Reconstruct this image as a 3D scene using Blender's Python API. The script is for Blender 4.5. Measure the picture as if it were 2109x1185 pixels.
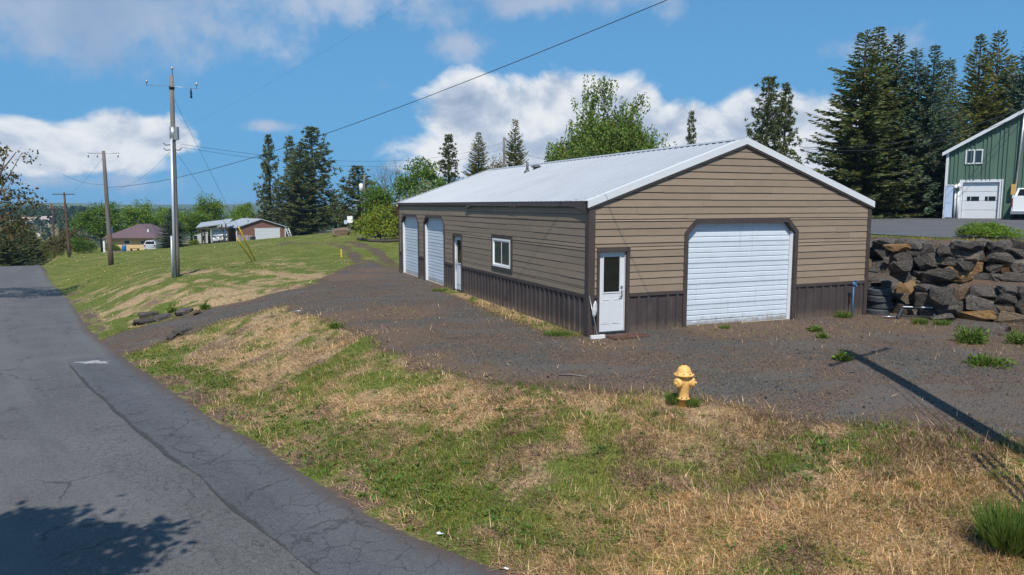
import bpy, bmesh, math, random
import numpy as np
from mathutils import Vector, Matrix
rad = math.radians
for _o in list(bpy.data.objects):
    bpy.data.objects.remove(_o)
SC = bpy.context.scene
COL = SC.collection
# ------------------------------------------------------------------ camera
F, PITCH, CH = 1500.0, 0.1131, 3.372          # focal length in photo pixels (2109 wide), tilt down, height above the yard
cam = bpy.data.cameras.new('camera')
cam.sensor_fit = 'HORIZONTAL'
cam.sensor_width = 36.0
cam.lens = 36.0 * F / 2109.0
cam.clip_start, cam.clip_end = 0.1, 20000.0
camo = bpy.data.objects.new('camera', cam)
COL.objects.link(camo)
camo.location = (0, 0, CH)
camo.rotation_euler = (math.pi / 2 - PITCH, 0, 0)
SC.camera = camo
# ------------------------------------------------------------------ light, sky, exposure
SUN_EL = rad(54.0)
SUN_STRENGTH, SKY_STRENGTH = 5.0, 0.085
sl = bpy.data.lights.new('sun', 'SUN')
sl.energy = SUN_STRENGTH
sl.angle = rad(0.53)
sl.color = (1.0, 0.935, 0.84)
so = bpy.data.objects.new('sun', sl)
COL.objects.link(so)
so.location = (0, -20, 60)
SUN_AZ = rad(0.0)
so.rotation_euler = (math.pi / 2 - SUN_EL, 0, -SUN_AZ)      # light travels along +Y and down
SC.view_settings.view_transform = 'Standard'
SC.view_settings.look = 'None'
SC.view_settings.gamma = 1.0
SC.view_settings.exposure = 0.0
SC.view_settings.use_curve_mapping = False
SC.render.engine = 'CYCLES'
SC.cycles.max_bounces = 8
SC.cycles.diffuse_bounces = 3
SC.cycles.transparent_max_bounces = 12
SC.cycles.volume_bounces = 0
SC.cycles.use_denoising = True


def ray(px, py):
    a, b = (px - 1054.5) / F, -(py - 592.5) / F
    c, s = math.cos(PITCH), math.sin(PITCH)
    return np.array([a, c + b * s, -s + b * c])


class NT:
    """small helper round a node tree"""
    def __init__(self, tree):
        self.t = tree
        self.n = tree.nodes
        self.l = tree.links

    def node(self, typ, **kw):
        nd = self.n.new(typ)
        for k, v in kw.items():
            setattr(nd, k, v)
        return nd

    def put(self, sock, v):
        if v is None:
            return
        if isinstance(v, bpy.types.NodeSocket):
            self.l.new(v, sock)
        elif isinstance(v, (tuple, list)) and len(v) == 3 and sock.type == 'RGBA':
            sock.default_value = (*v, 1)
        else:
            sock.default_value = v

    def math(self, op, a, b=None, c=None, clamp=False):
        nd = self.node('ShaderNodeMath', operation=op, use_clamp=clamp)
        for s, v in zip(nd.inputs, (a, b, c)):
            self.put(s, v)
        return nd.outputs[0]

    def vmath(self, op, a, b=None):
        nd = self.node('ShaderNodeVectorMath', operation=op)
        self.put(nd.inputs[0], a)
        self.put(nd.inputs[1], b)
        return nd.outputs[0]

    def scale(self, a, s):
        nd = self.node('ShaderNodeVectorMath', operation='SCALE')
        self.put(nd.inputs[0], a)
        self.put(nd.inputs['Scale'], s)
        return nd.outputs[0]

    def noise(self, vec, scale, detail=4.0, rough=0.55, dist=0.0, out=0):
        nd = self.node('ShaderNodeTexNoise')
        self.put(nd.inputs['Vector'], vec)
        nd.inputs['Scale'].default_value = scale
        nd.inputs['Detail'].default_value = detail
        nd.inputs['Roughness'].default_value = rough
        nd.inputs['Distortion'].default_value = dist
        return nd.outputs[out]

    def voronoi(self, vec, scale, feature='F1', out='Distance', rnd=1.0):
        nd = self.node('ShaderNodeTexVoronoi', feature=feature)
        self.put(nd.inputs['Vector'], vec)
        nd.inputs['Scale'].default_value = scale
        nd.inputs['Randomness'].default_value = rnd
        return nd.outputs[out]

    def smooth(self, v, a, b, lo=0.0, hi=1.0):
        nd = self.node('ShaderNodeMapRange', interpolation_type='SMOOTHSTEP')
        self.put(nd.inputs[0], v)
        for i, x in zip((1, 2, 3, 4), (a, b, lo, hi)):
            self.put(nd.inputs[i], x)
        return nd.outputs[0]

    def lin(self, v, a, b, lo=0.0, hi=1.0):
        nd = self.node('ShaderNodeMapRange')
        self.put(nd.inputs[0], v)
        for i, x in zip((1, 2, 3, 4), (a, b, lo, hi)):
            self.put(nd.inputs[i], x)
        return nd.outputs[0]

    def mix(self, f, a, b, blend='MIX'):
        nd = self.node('ShaderNodeMix', data_type='RGBA', blend_type=blend)
        self.put(nd.inputs[0], f)
        self.put(nd.inputs[6], a)
        self.put(nd.inputs[7], b)
        return nd.outputs[2]

    def ramp(self, f, stops):
        nd = self.node('ShaderNodeValToRGB')
        self.put(nd.inputs[0], f)
        el = nd.color_ramp.elements
        while len(el) < len(stops):
            el.new(0.5)
        for e, (p, c) in zip(el, stops):
            e.position = p
            e.color = (*c, 1)
        return nd.outputs[0]

    def attr(self, name):
        nd = self.node('ShaderNodeAttribute', attribute_name=name)
        return nd.outputs['Color'], nd.outputs['Fac'], nd.outputs['Vector']

    def sep(self, v):
        nd = self.node('ShaderNodeSeparateXYZ')
        self.put(nd.inputs[0], v)
        return nd.outputs


world = bpy.data.worlds.new('World')
SC.world = world
world.use_nodes = True


def build_world():
    w = NT(world.node_tree)
    w.n.clear()
    out = w.node('ShaderNodeOutputWorld')
    sky = w.node('ShaderNodeTexSky', sky_type='NISHITA')
    sky.sun_disc = False
    sky.sun_elevation = SUN_EL
    sky.sun_rotation = math.pi + SUN_AZ
    sky.altitude = 900
    sky.air_density = 1.0
    sky.dust_density = 0.15
    sky.ozone_density = 2.2
    D = w.node('ShaderNodeTexCoord').outputs['Generated']
    x, y, z = w.sep(D)[0:3]
    skyc = w.mix(1.0, sky.outputs[0], (0.80, 1.16, 1.30), 'MULTIPLY')
    # deeper blue all the way down to the horizon, the same at every bearing
    skyc = w.mix(w.smooth(z, 0.0, 0.35, 0.9, 0.6), skyc, (1.38, 4.15, 7.9))
    az = w.math('ARCTAN2', x, y)
    n1 = w.noise(w.vmath('MULTIPLY', D, (1, 1, 1.5)), 7.0, 9.0, 0.56, 0.25)
    up = w.vmath('ADD', D, (-0.004, 0.0, 0.022))
    n2 = w.noise(w.vmath('MULTIPLY', up, (1, 1, 1.5)), 7.0, 9.0, 0.56, 0.25)
    nf = w.noise(D, 22.0, 6.0, 0.6)

    def blob(px, py, rx, ryu, ryd):
        d = ray(px, py)
        d = d / np.linalg.norm(d)
        a0, e0 = math.atan2(d[0], d[1]), d[2]
        rx, ryu, ryd = rx / F * 0.93, ryu / F * 0.95, ryd / F * 0.95
        da = w.math('MULTIPLY', w.math('SUBTRACT', az, a0), 1 / rx)
        de = w.math('SUBTRACT', z, e0)
        de = w.math('MAXIMUM', w.math('MULTIPLY', de, 1 / ryu), w.math('MULTIPLY', de, -1 / ryd))
        r = w.math('SQRT', w.math('ADD', w.math('MULTIPLY', da, da), w.math('MULTIPLY', de, de)))
        return w.math('SUBTRACT', 1.0, r)

    def group(bl):
        m = None
        for b in bl:
            v = blob(*b)
            m = v if m is None else w.math('SMOOTH_MAX', m, v, 0.15)
        return m
    cum = group([(30, 292, 165, 68, 56), (230, 290, 150, 72, 52), (345, 288, 75, 62, 36), (20, 325, 300, 34, 40),
                 (960, 250, 150, 105, 110), (1140, 215, 165, 100, 150), (1265, 250, 130, 95, 130), (1050, 300, 260, 70, 90),
                 (1430, 270, 110, 80, 80), (1560, 260, 150, 85, 90), (1690, 290, 160, 105, 90)])
    soft = group([(200, 25, 620, 160, 150), (700, 0, 460, 140, 95), (1150, -20, 330, 90, 85), (950, 92, 90, 45, 40), (548, 260, 80, 20, 18),
                  (1800, 95, 110, 45, 40), (120, 372, 240, 30, 34)])
    away = w.math('MAXIMUM', w.smooth(w.math('ABSOLUTE', az), 0.72, 1.0), w.smooth(z, 0.36, 0.5))
    nl = w.noise(w.vmath('MULTIPLY', D, (1, 1, 2.2)), 2.4, 3.0, 0.5)
    wide = w.math('MULTIPLY', away, w.lin(nl, 0.50, 0.76, -0.35, 0.6))
    wide = w.math('ADD', wide, w.math('MULTIPLY', w.math('SUBTRACT', 1.0, away), -0.6))
    cum = w.math('MAXIMUM', cum, wide)
    dens = w.smooth(w.math('ADD', cum, w.math('MULTIPLY', w.math('SUBTRACT', n1, 0.56), 1.9)), -0.02, 0.30)
    dsoft = w.smooth(w.math('ADD', soft, w.math('ADD', w.math('MULTIPLY', w.math('SUBTRACT', n1, 0.53), 2.2), w.math('MULTIPLY', w.math('SUBTRACT', nf, 0.52), 1.6))), 0.0, 0.95)
    dsoft = w.math('MULTIPLY', dsoft, 0.85)
    emb = w.math('ADD', 0.62, w.math('MULTIPLY', w.math('SUBTRACT', n1, n2), 3.4))
    emb = w.math('ADD', emb, w.math('MULTIPLY', w.math('SUBTRACT', nf, 0.5), 0.35))
    emb = w.math('ADD', emb, w.math('MULTIPLY', w.math('SUBTRACT', 0.55, cum), 0.35), clamp=True)
    ccol = w.ramp(emb, [(0.0, (0.30, 0.40, 0.56)), (0.45, (0.50, 0.58, 0.71)), (0.75, (0.72, 0.77, 0.84)), (1.0, (0.82, 0.85, 0.89))])
    scol = w.ramp(w.noise(D, 5.0, 5.0, 0.55), [(0.3, (0.30, 0.41, 0.60)), (0.72, (0.60, 0.66, 0.78))])
    b1 = w.node('ShaderNodeBackground')
    w.put(b1.inputs[0], skyc)
    b1.inputs[1].default_value = SKY_STRENGTH
    b2 = w.node('ShaderNodeBackground')
    w.put(b2.inputs[0], scol)
    b3 = w.node('ShaderNodeBackground')
    w.put(b3.inputs[0], ccol)
    m1, m2 = w.node('ShaderNodeMixShader'), w.node('ShaderNodeMixShader')
    w.put(m1.inputs[0], dsoft)
    w.l.new(b1.outputs[0], m1.inputs[1])
    w.l.new(b2.outputs[0], m1.inputs[2])
    w.put(m2.inputs[0], dens)
    w.l.new(m1.outputs[0], m2.inputs[1])
    w.l.new(b3.outputs[0], m2.inputs[2])
    w.l.new(m2.outputs[0], out.inputs[0])


build_world()

# ------------------------------------------------------------------ helpers
R0 = random.Random(7)
NR = np.random.default_rng(11)


def tag(o, label=None, cat=None, group=None, kind=None):
    if label: o['label'] = label
    if cat: o['category'] = cat
    if group: o['group'] = group
    if kind: o['kind'] = kind
    return o


def empty(name, loc=(0, 0, 0), rz=0.0, label=None, cat=None, group=None):
    o = bpy.data.objects.new(name, None)
    COL.objects.link(o)
    o.empty_display_size = 0.3
    o.location = loc
    o.rotation_euler = (0, 0, rz)
    return tag(o, label, cat, group)


def link(name, me, parent=None, mat=None):
    o = bpy.data.objects.new(name, me)
    COL.objects.link(o)
    if parent is not None:
        o.parent = parent
    if mat is not None and not me.materials:
        me.materials.append(mat)
    return o


def copy_tree(o, parent=None):
    c = o.copy()
    COL.objects.link(c)
    c.parent = parent
    for ch in list(o.children):
        copy_tree(ch, c)
    return c


class MB:
    def __init__(self):
        self.v, self.f, self.s = [], [], []

    def add(self, vs, fs, smooth=False):
        n = len(self.v)
        self.v += [tuple(map(float, p)) for p in vs]
        self.f += [tuple(i + n for i in q) for q in fs]
        self.s += [smooth] * len(fs)
        return self

    def hexa(self, a, b):
        """bottom ring of four points and top ring of four points"""
        return self.add(list(a) + list(b), [(3, 2, 1, 0), (4, 5, 6, 7), (0, 1, 5, 4), (1, 2, 6, 5), (2, 3, 7, 6), (3, 0, 4, 7)])

    def box(self, x0, x1, y0, y1, z0, z1):
        return self.hexa([(x0, y0, z0), (x1, y0, z0), (x1, y1, z0), (x0, y1, z0)], [(x0, y0, z1), (x1, y0, z1), (x1, y1, z1), (x0, y1, z1)])

    def tube(self, pts, rs, n=8, cap=True, smooth=True):
        pts = [Vector(p) for p in pts]
        if not hasattr(rs, '__len__'):
            rs = [rs] * len(pts)
        vs, fs = [], []
        up = Vector((0.13, 0.21, 0.97))
        d0 = (pts[-1] - pts[0]).normalized()
        if abs(d0.dot(up)) > 0.9:
            up = Vector((0.9, 0.37, 0.1))
        for i, p in enumerate(pts):
            d = (pts[min(i + 1, len(pts) - 1)] - pts[max(i - 1, 0)]).normalized()
            a = d.cross(up).normalized()
            b = d.cross(a)
            for k in range(n):
                t = 2 * math.pi * k / n
                vs.append(p + (a * math.cos(t) + b * math.sin(t)) * rs[i])
        for i in range(len(pts) - 1):
            for k in range(n):
                q = (k + 1) % n
                fs.append((i * n + q, i * n + k, (i + 1) * n + k, (i + 1) * n + q))
        self.add(vs, fs, smooth)
        if cap:
            m = len(self.v) - len(vs)
            self.f += [tuple(m + k for k in range(n)), tuple(m + (len(pts) - 1) * n + k for k in reversed(range(n)))]
            self.s += [False, False]
        return self

    def lathe(self, prof, n=20, center=(0, 0, 0), axis='z', smooth=True):
        """prof: (radius, height) from bottom to top"""
        vs, fs = [], []
        for r, h in prof:
            for k in range(n):
                t = 2 * math.pi * k / n
                p = (r * math.cos(t), r * math.sin(t), h)
                if axis == 'x': p = (h, p[0], p[1])
                if axis == 'y': p = (p[1], h, p[0])
                vs.append((p[0] + center[0], p[1] + center[1], p[2] + center[2]))
        for i in range(len(prof) - 1):
            for k in range(n):
                q = (k + 1) % n
                fs.append((i * n + k, i * n + q, (i + 1) * n + q, (i + 1) * n + k))
        fs.append(tuple(reversed(range(n))))
        fs.append(tuple((len(prof) - 1) * n + k for k in range(n)))
        return self.add(vs, fs, smooth)

    def prism(self, poly, a, b):
        """polygon of 3D points extruded by the vector b-a"""
        n = len(poly)
        d = Vector(b) - Vector(a)
        vs = [Vector(p) for p in poly] + [Vector(p) + d for p in poly]
        fs = [tuple(reversed(range(n))), tuple(range(n, 2 * n))] + [(i, (i + 1) % n, n + (i + 1) % n, n + i) for i in range(n)]
        return self.add(vs, fs)

    def mesh(self, name):
        me = bpy.data.meshes.new(name)
        me.from_pydata(self.v, [], self.f)
        me.polygons.foreach_set('use_smooth', self.s)
        bm = bmesh.new()
        bm.from_mesh(me)
        bmesh.ops.recalc_face_normals(bm, faces=bm.faces)
        bm.to_mesh(me)
        bm.free()
        me.update()
        return me

    def obj(self, name, mat, parent=None, bevel=0.0):
        me = self.mesh(name)
        o = link(name, me, parent, mat)
        if bevel:
            m = o.modifiers.new('bevel', 'BEVEL')
            m.width = bevel
            m.segments = 1
            m.limit_method = 'ANGLE'
        return o


def np_mesh(name, V, Fc, cols=None, smooth=False, attr='tint'):
    """big mesh from numpy arrays; Fc (n,3) or (n,4)"""
    V = np.ascontiguousarray(V, dtype=np.float32)
    Fc = np.ascontiguousarray(Fc, dtype=np.int32)
    k = Fc.shape[1]
    me = bpy.data.meshes.new(name)
    me.vertices.add(len(V))
    me.vertices.foreach_set('co', V.ravel())
    me.loops.add(Fc.size)
    me.loops.foreach_set('vertex_index', Fc.ravel())
    me.polygons.add(len(Fc))
    me.polygons.foreach_set('loop_start', np.arange(0, Fc.size, k, dtype=np.int32))
    me.polygons.foreach_set('use_smooth', np.full(len(Fc), smooth))
    if cols is not None:
        c = np.ones((len(V), 4), np.float32)
        c[:, :cols.shape[1]] = cols
        a = me.color_attributes.new(attr, 'FLOAT_COLOR', 'POINT')
        a.data.foreach_set('color', c.ravel())
    me.update(calc_edges=True)
    me.validate()
    return me


# ------------------------------------------------------------------ materials
def new_mat(name):
    m = bpy.data.materials.new(name)
    m.use_nodes = True
    t = NT(m.node_tree)
    t.n.clear()
    out = t.node('ShaderNodeOutputMaterial')
    b = t.node('ShaderNodeBsdfPrincipled')
    t.l.new(b.outputs[0], out.inputs[0])
    return m, t, b, out


def pmat(name, col, rough=0.6, metal=0.0, var=0.12, scale=3.0, dirt=None, dirt_amt=0.4, bump=0.0, bscale=60.0, rnd=0.08, spec=0.4, stretch=(1, 1, 1), splash=0.0):
    m, t, b, out = new_mat(name)
    P = t.node('ShaderNodeTexCoord').outputs['Object']
    Q = t.vmath('MULTIPLY', P, stretch)
    n = t.noise(Q, scale, 6.0, 0.6)
    k = t.lin(n, 0.25, 0.75, 1 - var, 1 + var)
    if rnd:
        oi = t.node('ShaderNodeObjectInfo').outputs['Random']
        k = t.math('MULTIPLY', k, t.lin(oi, 0, 1, 1 - rnd, 1 + rnd))
    c = t.scale(t.vmath('ADD', col, (0, 0, 0)), k)
    if dirt:
        n2 = t.noise(Q, scale * 0.7, 8.0, 0.65, 0.5)
        c = t.mix(t.smooth(n2, 0.48, 0.75, 0.0, dirt_amt), c, dirt)
    if splash:
        z = t.sep(P)[2]
        sp = t.math('ADD', z, t.math('MULTIPLY', t.math('SUBTRACT', t.noise(P, 7.0, 6.0, 0.7), 0.5), 0.55))
        c = t.mix(t.smooth(sp, 0.02, splash, 0.75, 0.0), c, (0.15, 0.115, 0.085))
        st = t.noise(t.vmath('MULTIPLY', P, (9, 9, 0.5)), 1.0, 5.0, 0.65)
        c = t.mix(t.smooth(st, 0.56, 0.74, 0.0, 0.3), c, (0.16, 0.14, 0.12))
    t.put(b.inputs['Base Color'], c)
    b.inputs['Roughness'].default_value = rough
    b.inputs['Metallic'].default_value = metal
    b.inputs['Specular IOR Level'].default_value = spec
    if bump:
        bn = t.node('ShaderNodeBump')
        bn.inputs['Strength'].default_value = bump
        bn.inputs['Distance'].default_value = 0.02
        t.put(bn.inputs['Height'], t.noise(Q, bscale, 5.0, 0.6))
        t.l.new(bn.outputs[0], b.inputs['Normal'])
    return m


def leaf_mat(name, col, trans=0.3, rough=0.6, var=0.35):
    m, t, b, out = new_mat(name)
    a = t.attr('tint')[0]
    c = t.mix(1.0, col, a, 'MULTIPLY')
    t.put(b.inputs['Base Color'], c)
    b.inputs['Roughness'].default_value = rough
    b.inputs['Specular IOR Level'].default_value = 0.25
    tr = t.node('ShaderNodeBsdfTranslucent')
    t.put(tr.inputs[0], t.mix(1.0, c, (1.15, 1.2, 0.6), 'MULTIPLY'))
    mx = t.node('ShaderNodeMixShader')
    mx.inputs[0].default_value = trans
    t.l.new(b.outputs[0], mx.inputs[1])
    t.l.new(tr.outputs[0], mx.inputs[2])
    t.l.new(mx.outputs[0], out.inputs[0])
    return m


def glass_mat(name, col=(0.012, 0.014, 0.015), rough=0.04):
    m, t, b, out = new_mat(name)
    t.put(b.inputs['Base Color'], col)
    b.inputs['Roughness'].default_value = rough
    b.inputs['Specular IOR Level'].default_value = 0.35
    return m


M = {}
M['siding'] = pmat('siding_paint', (0.252, 0.196, 0.143), 0.7, var=0.07, scale=2.2, dirt=(0.17, 0.135, 0.105), dirt_amt=0.3, bump=0.12, bscale=90, rnd=0.085, stretch=(1, 1, 3))
M['trim'] = pmat('brown_trim', (0.062, 0.047, 0.045), 0.6, var=0.15, scale=4, dirt=(0.12, 0.10, 0.09), dirt_amt=0.3)
M['wainscot'] = pmat('brown_steel', (0.060, 0.048, 0.048), 0.5, var=0.14, scale=2.5, dirt=(0.12, 0.105, 0.095), dirt_amt=0.35, stretch=(1, 1, 0.5), splash=0.34)
M['roofwhite'] = pmat('white_steel_roof', (0.35, 0.375, 0.42), 0.5, var=0.05, scale=0.8, dirt=(0.27, 0.28, 0.30), dirt_amt=0.5, rnd=0.02)
M['white'] = pmat('white_paint', (0.62, 0.65, 0.69), 0.5, var=0.04, scale=2.0, dirt=(0.58, 0.57, 0.54), dirt_amt=0.3, rnd=0.02)
M['doorwhite'] = pmat('white_steel_door', (0.58, 0.65, 0.73), 0.5, var=0.05, scale=1.6, dirt=(0.50, 0.55, 0.60), dirt_amt=0.45, rnd=0.05, stretch=(1, 1, 2.5), splash=0.30)
M['vinyl'] = pmat('white_vinyl', (0.78, 0.79, 0.80), 0.35, var=0.02)
M['glass'] = glass_mat('dark_glass')
M['glassblue'] = glass_mat('window_glass', (0.03, 0.045, 0.06), 0.06)
M['black'] = pmat('black_rubber', (0.014, 0.014, 0.015), 0.75, var=0.3, scale=8)
M['tyre'] = pmat('tyre_rubber', (0.050, 0.056, 0.064), 0.7, var=0.2, scale=10, dirt=(0.07, 0.07, 0.07), dirt_amt=0.5)
M['steel'] = pmat('grey_steel', (0.42, 0.43, 0.44), 0.4, 0.7, var=0.2, scale=12, dirt=(0.25, 0.2, 0.16), dirt_amt=0.4)
M['darksteel'] = pmat('dark_steel', (0.03, 0.036, 0.045), 0.5, 0.3, var=0.25, scale=10, dirt=(0.10, 0.07, 0.05), dirt_amt=0.4)
M['concrete'] = pmat('concrete', (0.33, 0.31, 0.28), 0.9, var=0.2, scale=5, dirt=(0.2, 0.18, 0.16), dirt_amt=0.5, bump=0.3)
M['pole'] = pmat('weathered_pole_wood', (0.17, 0.155, 0.145), 0.9, var=0.3, scale=5, dirt=(0.07, 0.055, 0.045), dirt_amt=0.6, bump=0.4, bscale=20, stretch=(6, 6, 0.25), rnd=0.15)
M['polebrown'] = pmat('brown_pole_wood', (0.105, 0.07, 0.05), 0.9, var=0.3, scale=5, dirt=(0.045, 0.032, 0.025), dirt_amt=0.6, bump=0.4, bscale=20, stretch=(6, 6, 0.25), rnd=0.15)
M['hydrant'] = pmat('yellow_hydrant_paint', (0.74, 0.44, 0.14), 0.5, var=0.16, scale=18, dirt=(0.33, 0.18, 0.07), dirt_amt=0.75, bump=0.25, bscale=70)
M['rust'] = pmat('rusty_iron', (0.10, 0.045, 0.025), 0.9, var=0.4, scale=20)
M['bluepaint'] = pmat('blue_paint', (0.05, 0.16, 0.32), 0.5, var=0.2, scale=8, dirt=(0.1, 0.1, 0.1), dirt_amt=0.3)
M['yellowplastic'] = pmat('yellow_plastic', (0.85, 0.58, 0.015), 0.5, var=0.08)
M['wire'] = pmat('black_cable', (0.03, 0.032, 0.036), 0.6, var=0.1)
M['bark'] = pmat('brown_bark', (0.10, 0.075, 0.058), 0.95, var=0.4, scale=4, bump=0.6, bscale=12, stretch=(3, 3, 0.6))
M['birchbark'] = pmat('pale_birch_bark', (0.42, 0.39, 0.34), 0.85, var=0.4, scale=5, dirt=(0.06, 0.05, 0.045), dirt_amt=0.6, stretch=(1, 1, 3))
M['greybark'] = pmat('grey_bare_bark', (0.16, 0.135, 0.125), 0.95, var=0.3, scale=5)

# ------------------------------------------------------------------ terrain
TH, BW, BL, BH, BR = 0.3987, 9.636, 19.56, 3.5, 1.697      # the shed: bearing, width, length, eave height, rise
BO = np.array([1.97, 18.482, 0.0])
UH = np.array([math.cos(TH), math.sin(TH), 0.0])
VH = np.array([-math.sin(TH), math.cos(TH), 0.0])
CAMP = np.array([0, 0, CH])


def at_depth(px, py, Y):
    d = ray(px, py)
    return CAMP + d * (Y / d[1])


def at_z(px, py, z):
    d = ray(px, py)
    return CAMP + d * ((z - CH) / d[2])


def sst(x, a, b):
    t = np.clip((x - a) / (b - a), 0, 1)
    return t * t * (3 - 2 * t)


_H = np.random.default_rng(3).random((256, 256))


def vnoise(x, y, s, off=0.0):
    x, y = np.asarray(x) / s + off, np.asarray(y) / s + off * 1.7
    i, j = np.floor(x).astype(int), np.floor(y).astype(int)
    fx, fy = x - i, y - j
    fx, fy = fx * fx * (3 - 2 * fx), fy * fy * (3 - 2 * fy)
    h = lambda a, b: _H[a % 256, b % 256]
    return (h(i, j) * (1 - fx) + h(i + 1, j) * fx) * (1 - fy) + (h(i, j + 1) * (1 - fx) + h(i + 1, j + 1) * fx) * fy


def fbm(x, y, s, off=0.0, o=4):
    t, a, n = 0, 1.0, 0
    for k in range(o):
        t = t + a * vnoise(x, y, s / 2 ** k, off + k * 13.7)
        n += a
        a *= 0.5
    return t / n


def poly_near(x, y, P):
    """distance to an open polyline, signed (+ = right of travel), and the position along it as (index + fraction)"""
    x, y = np.asarray(x, float), np.asarray(y, float)
    best = np.full(x.shape, 1e18)
    sg, pos = np.zeros(x.shape), np.zeros(x.shape)
    for i in range(len(P) - 1):
        ax, ay, bx, by = P[i][0], P[i][1], P[i + 1][0], P[i + 1][1]
        dx, dy = bx - ax, by - ay
        t = np.clip(((x - ax) * dx + (y - ay) * dy) / (dx * dx + dy * dy), 0, 1)
        qx, qy = x - ax - t * dx, y - ay - t * dy
        d2 = qx * qx + qy * qy
        m = d2 < best - 1e-9
        best = np.where(m, d2, best)
        sg = np.where(m, np.sign(qx * dy - qy * dx), sg)
        pos = np.where(m, i + t, pos)
    return np.sqrt(best) * np.where(sg == 0, 1, sg), pos


def in_poly_sd(x, y, P):
    """signed distance to a closed polygon, negative inside"""
    x, y = np.asarray(x, float), np.asarray(y, float)
    ins = np.zeros(x.shape, bool)
    n = len(P)
    for i in range(n):
        ax, ay, bx, by = P[i][0], P[i][1], P[(i + 1) % n][0], P[(i + 1) % n][1]
        c = ((ay > y) != (by > y))
        with np.errstate(divide='ignore', invalid='ignore'):
            xi = (bx - ax) * (y - ay) / (by - ay) + ax
        ins ^= c & (x < xi)
    d = np.abs(poly_near(x, y, list(P) + [P[0]])[0])
    return np.where(ins, -d, d)


def smooth_line(P, step):
    P = np.array(P, float)
    out = []
    for i in range(len(P) - 1):
        p0, p1, p2, p3 = P[max(i - 1, 0)], P[i], P[i + 1], P[min(i + 2, len(P) - 1)]
        n = max(2, int(np.linalg.norm(p2[:2] - p1[:2]) / step))
        for k in range(n):
            t = k / n
            out.append(0.5 * (2 * p1 + (p2 - p0) * t + (2 * p0 - 5 * p1 + 4 * p2 - p3) * t * t + (3 * p1 - p0 - 3 * p2 + p3) * t ** 3))
    out.append(P[-1])
    return np.array(out)


# right edge of the street, from behind the camera to beyond the crest
_re = [np.array([24, -13, -1.1]), np.array([13, -2.4, -1.15]), np.array([5.0, 4.6, -1.2])]
for px, py, z in ((1040, 1185, -1.25), (850, 1112, -1.25), (700, 1026, -1.25), (564, 939, -1.25), (430, 860, -1.26), (351, 808, -1.28), (274, 756, -1.31), (222, 714, -1.35),
                  (180, 677, -1.42), (142, 613, -1.6), (109, 580, -1.8), (82, 547, -2.25)):
    _re.append(at_z(px, py, z))
_d = (_re[-1] - _re[-2]); _d = _d / np.linalg.norm(_d[:2])
for k, dz in ((14, 1.5), (40, 4.6), (90, 10.5), (160, 17)):
    p = _re[-3 if False else -1] if k == 14 else _base
    if k == 14: _base = _re[-1].copy()
    q = _base + np.array([_d[0] * k, _d[1] * k, 0]); q[2] = _base[2] - dz
    _re.append(q)
ROAD = smooth_line(_re, 1.2)
ROADZ = ROAD[:, 2]
ROAD_W = 6.9
DRIVE = smooth_line([at_z(px, py, z) for px, py, z in ((205, 716, -1.31), (262, 702, -1.22), (345, 678, -1.0), (440, 652, -0.7), (560, 622, -0.3), (680, 598, -0.06), (790, 590, 0.0))], 0.8)
TRACK = [at_z(px, py, 0.0) for px, py in ((800, 575), (778, 545), (752, 522), (700, 503), (640, 491), (585, 487))]
WALL = [np.array(p, float) for p in ((48, 140), (16, 66), (4.6, 44.5), (11.75, 23.0), (13.2, 21.5), (14.7, 20.25), (21.0, 16.6), (40.0, 7.0), (70.0, -14.0))]

_cp = [(1.97, 18.48, 0), (10.85, 22.2, 0), (-5.6, 36.5, 0), (3.3, 40.2, 0.05), (3, 15.2, -0.14), (8, 14.6, -0.1), (12, 17, -0.02), (1, 16.5, -0.1),
       (3.2, 13.3, -0.3), (4, 11, -0.48), (7, 10, -0.5), (8, 7, -0.7), (12, 8, -0.5), (12, 12, -0.22), (17, 14, -0.05), (3, 8, -0.8), (7, 4, -0.95),
       (-4, 27, 0), (-3, 22, -0.06), (-6.2, 23.6, -0.12), (-1.5, 18, -0.2), (0, 15.3, -0.32), (-2.5, 16.5, -0.35), (20, 30, 0.05), (25, 50, 0.1), (40, 60, 0.1),
       (60, 30, 0), (60, 80, 0.2), (0, 60, 0.15), (15, 80, 0.2), (-5, 95, 0.2), (30, 110, 0.2), (-15.8, 34.3, -0.02), (20, 4, -0.5), (30, -6, -0.6)]
for a in ((520, 537, 46), (610, 548, 42), (228, 545, 62), (143, 525, 112), (262, 517, 108), (530, 495, 130), (440, 503, 126), (640, 488, 100), (740, 492, 74),
          (720, 478, 90), (820, 497, 61), (400, 520, 75), (330, 535, 70), (600, 500, 80), (680, 485, 95), (670, 481, 122), (610, 486, 124), (760, 477, 120), (860, 474, 120), (700, 478, 138)):
    _cp.append(tuple(at_depth(*a)))
for px, py, z in ((400, 684, -1.0), (500, 657, -0.55), (600, 641, -0.24), (450, 735, -0.98), (560, 722, -0.62), (640, 690, -0.25)):
    _cp.append(tuple(at_z(px, py, z)))
_cp = np.array(_cp)


def _phi(r2):
    return r2 * np.log(r2 + 1e-9) * 0.5


def _tps():
    n = len(_cp)
    d2 = ((_cp[:, None, :2] - _cp[None, :, :2]) ** 2).sum(-1)
    A = np.zeros((n + 3, n + 3))
    A[:n, :n] = _phi(d2) + np.eye(n) * 0.5
    A[:n, n:] = np.c_[np.ones(n), _cp[:, :2]]
    A[n:, :n] = A[:n, n:].T
    return np.linalg.solve(A, np.r_[_cp[:, 2], 0, 0, 0])


_TW = _tps()


def z_plat(x, y):
    z = _TW[-3] + _TW[-2] * x + _TW[-1] * y
    for (cx, cy, _), w in zip(_cp, _TW[:-3]):
        z = z + w * _phi((x - cx) ** 2 + (y - cy) ** 2)
    return z


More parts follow.
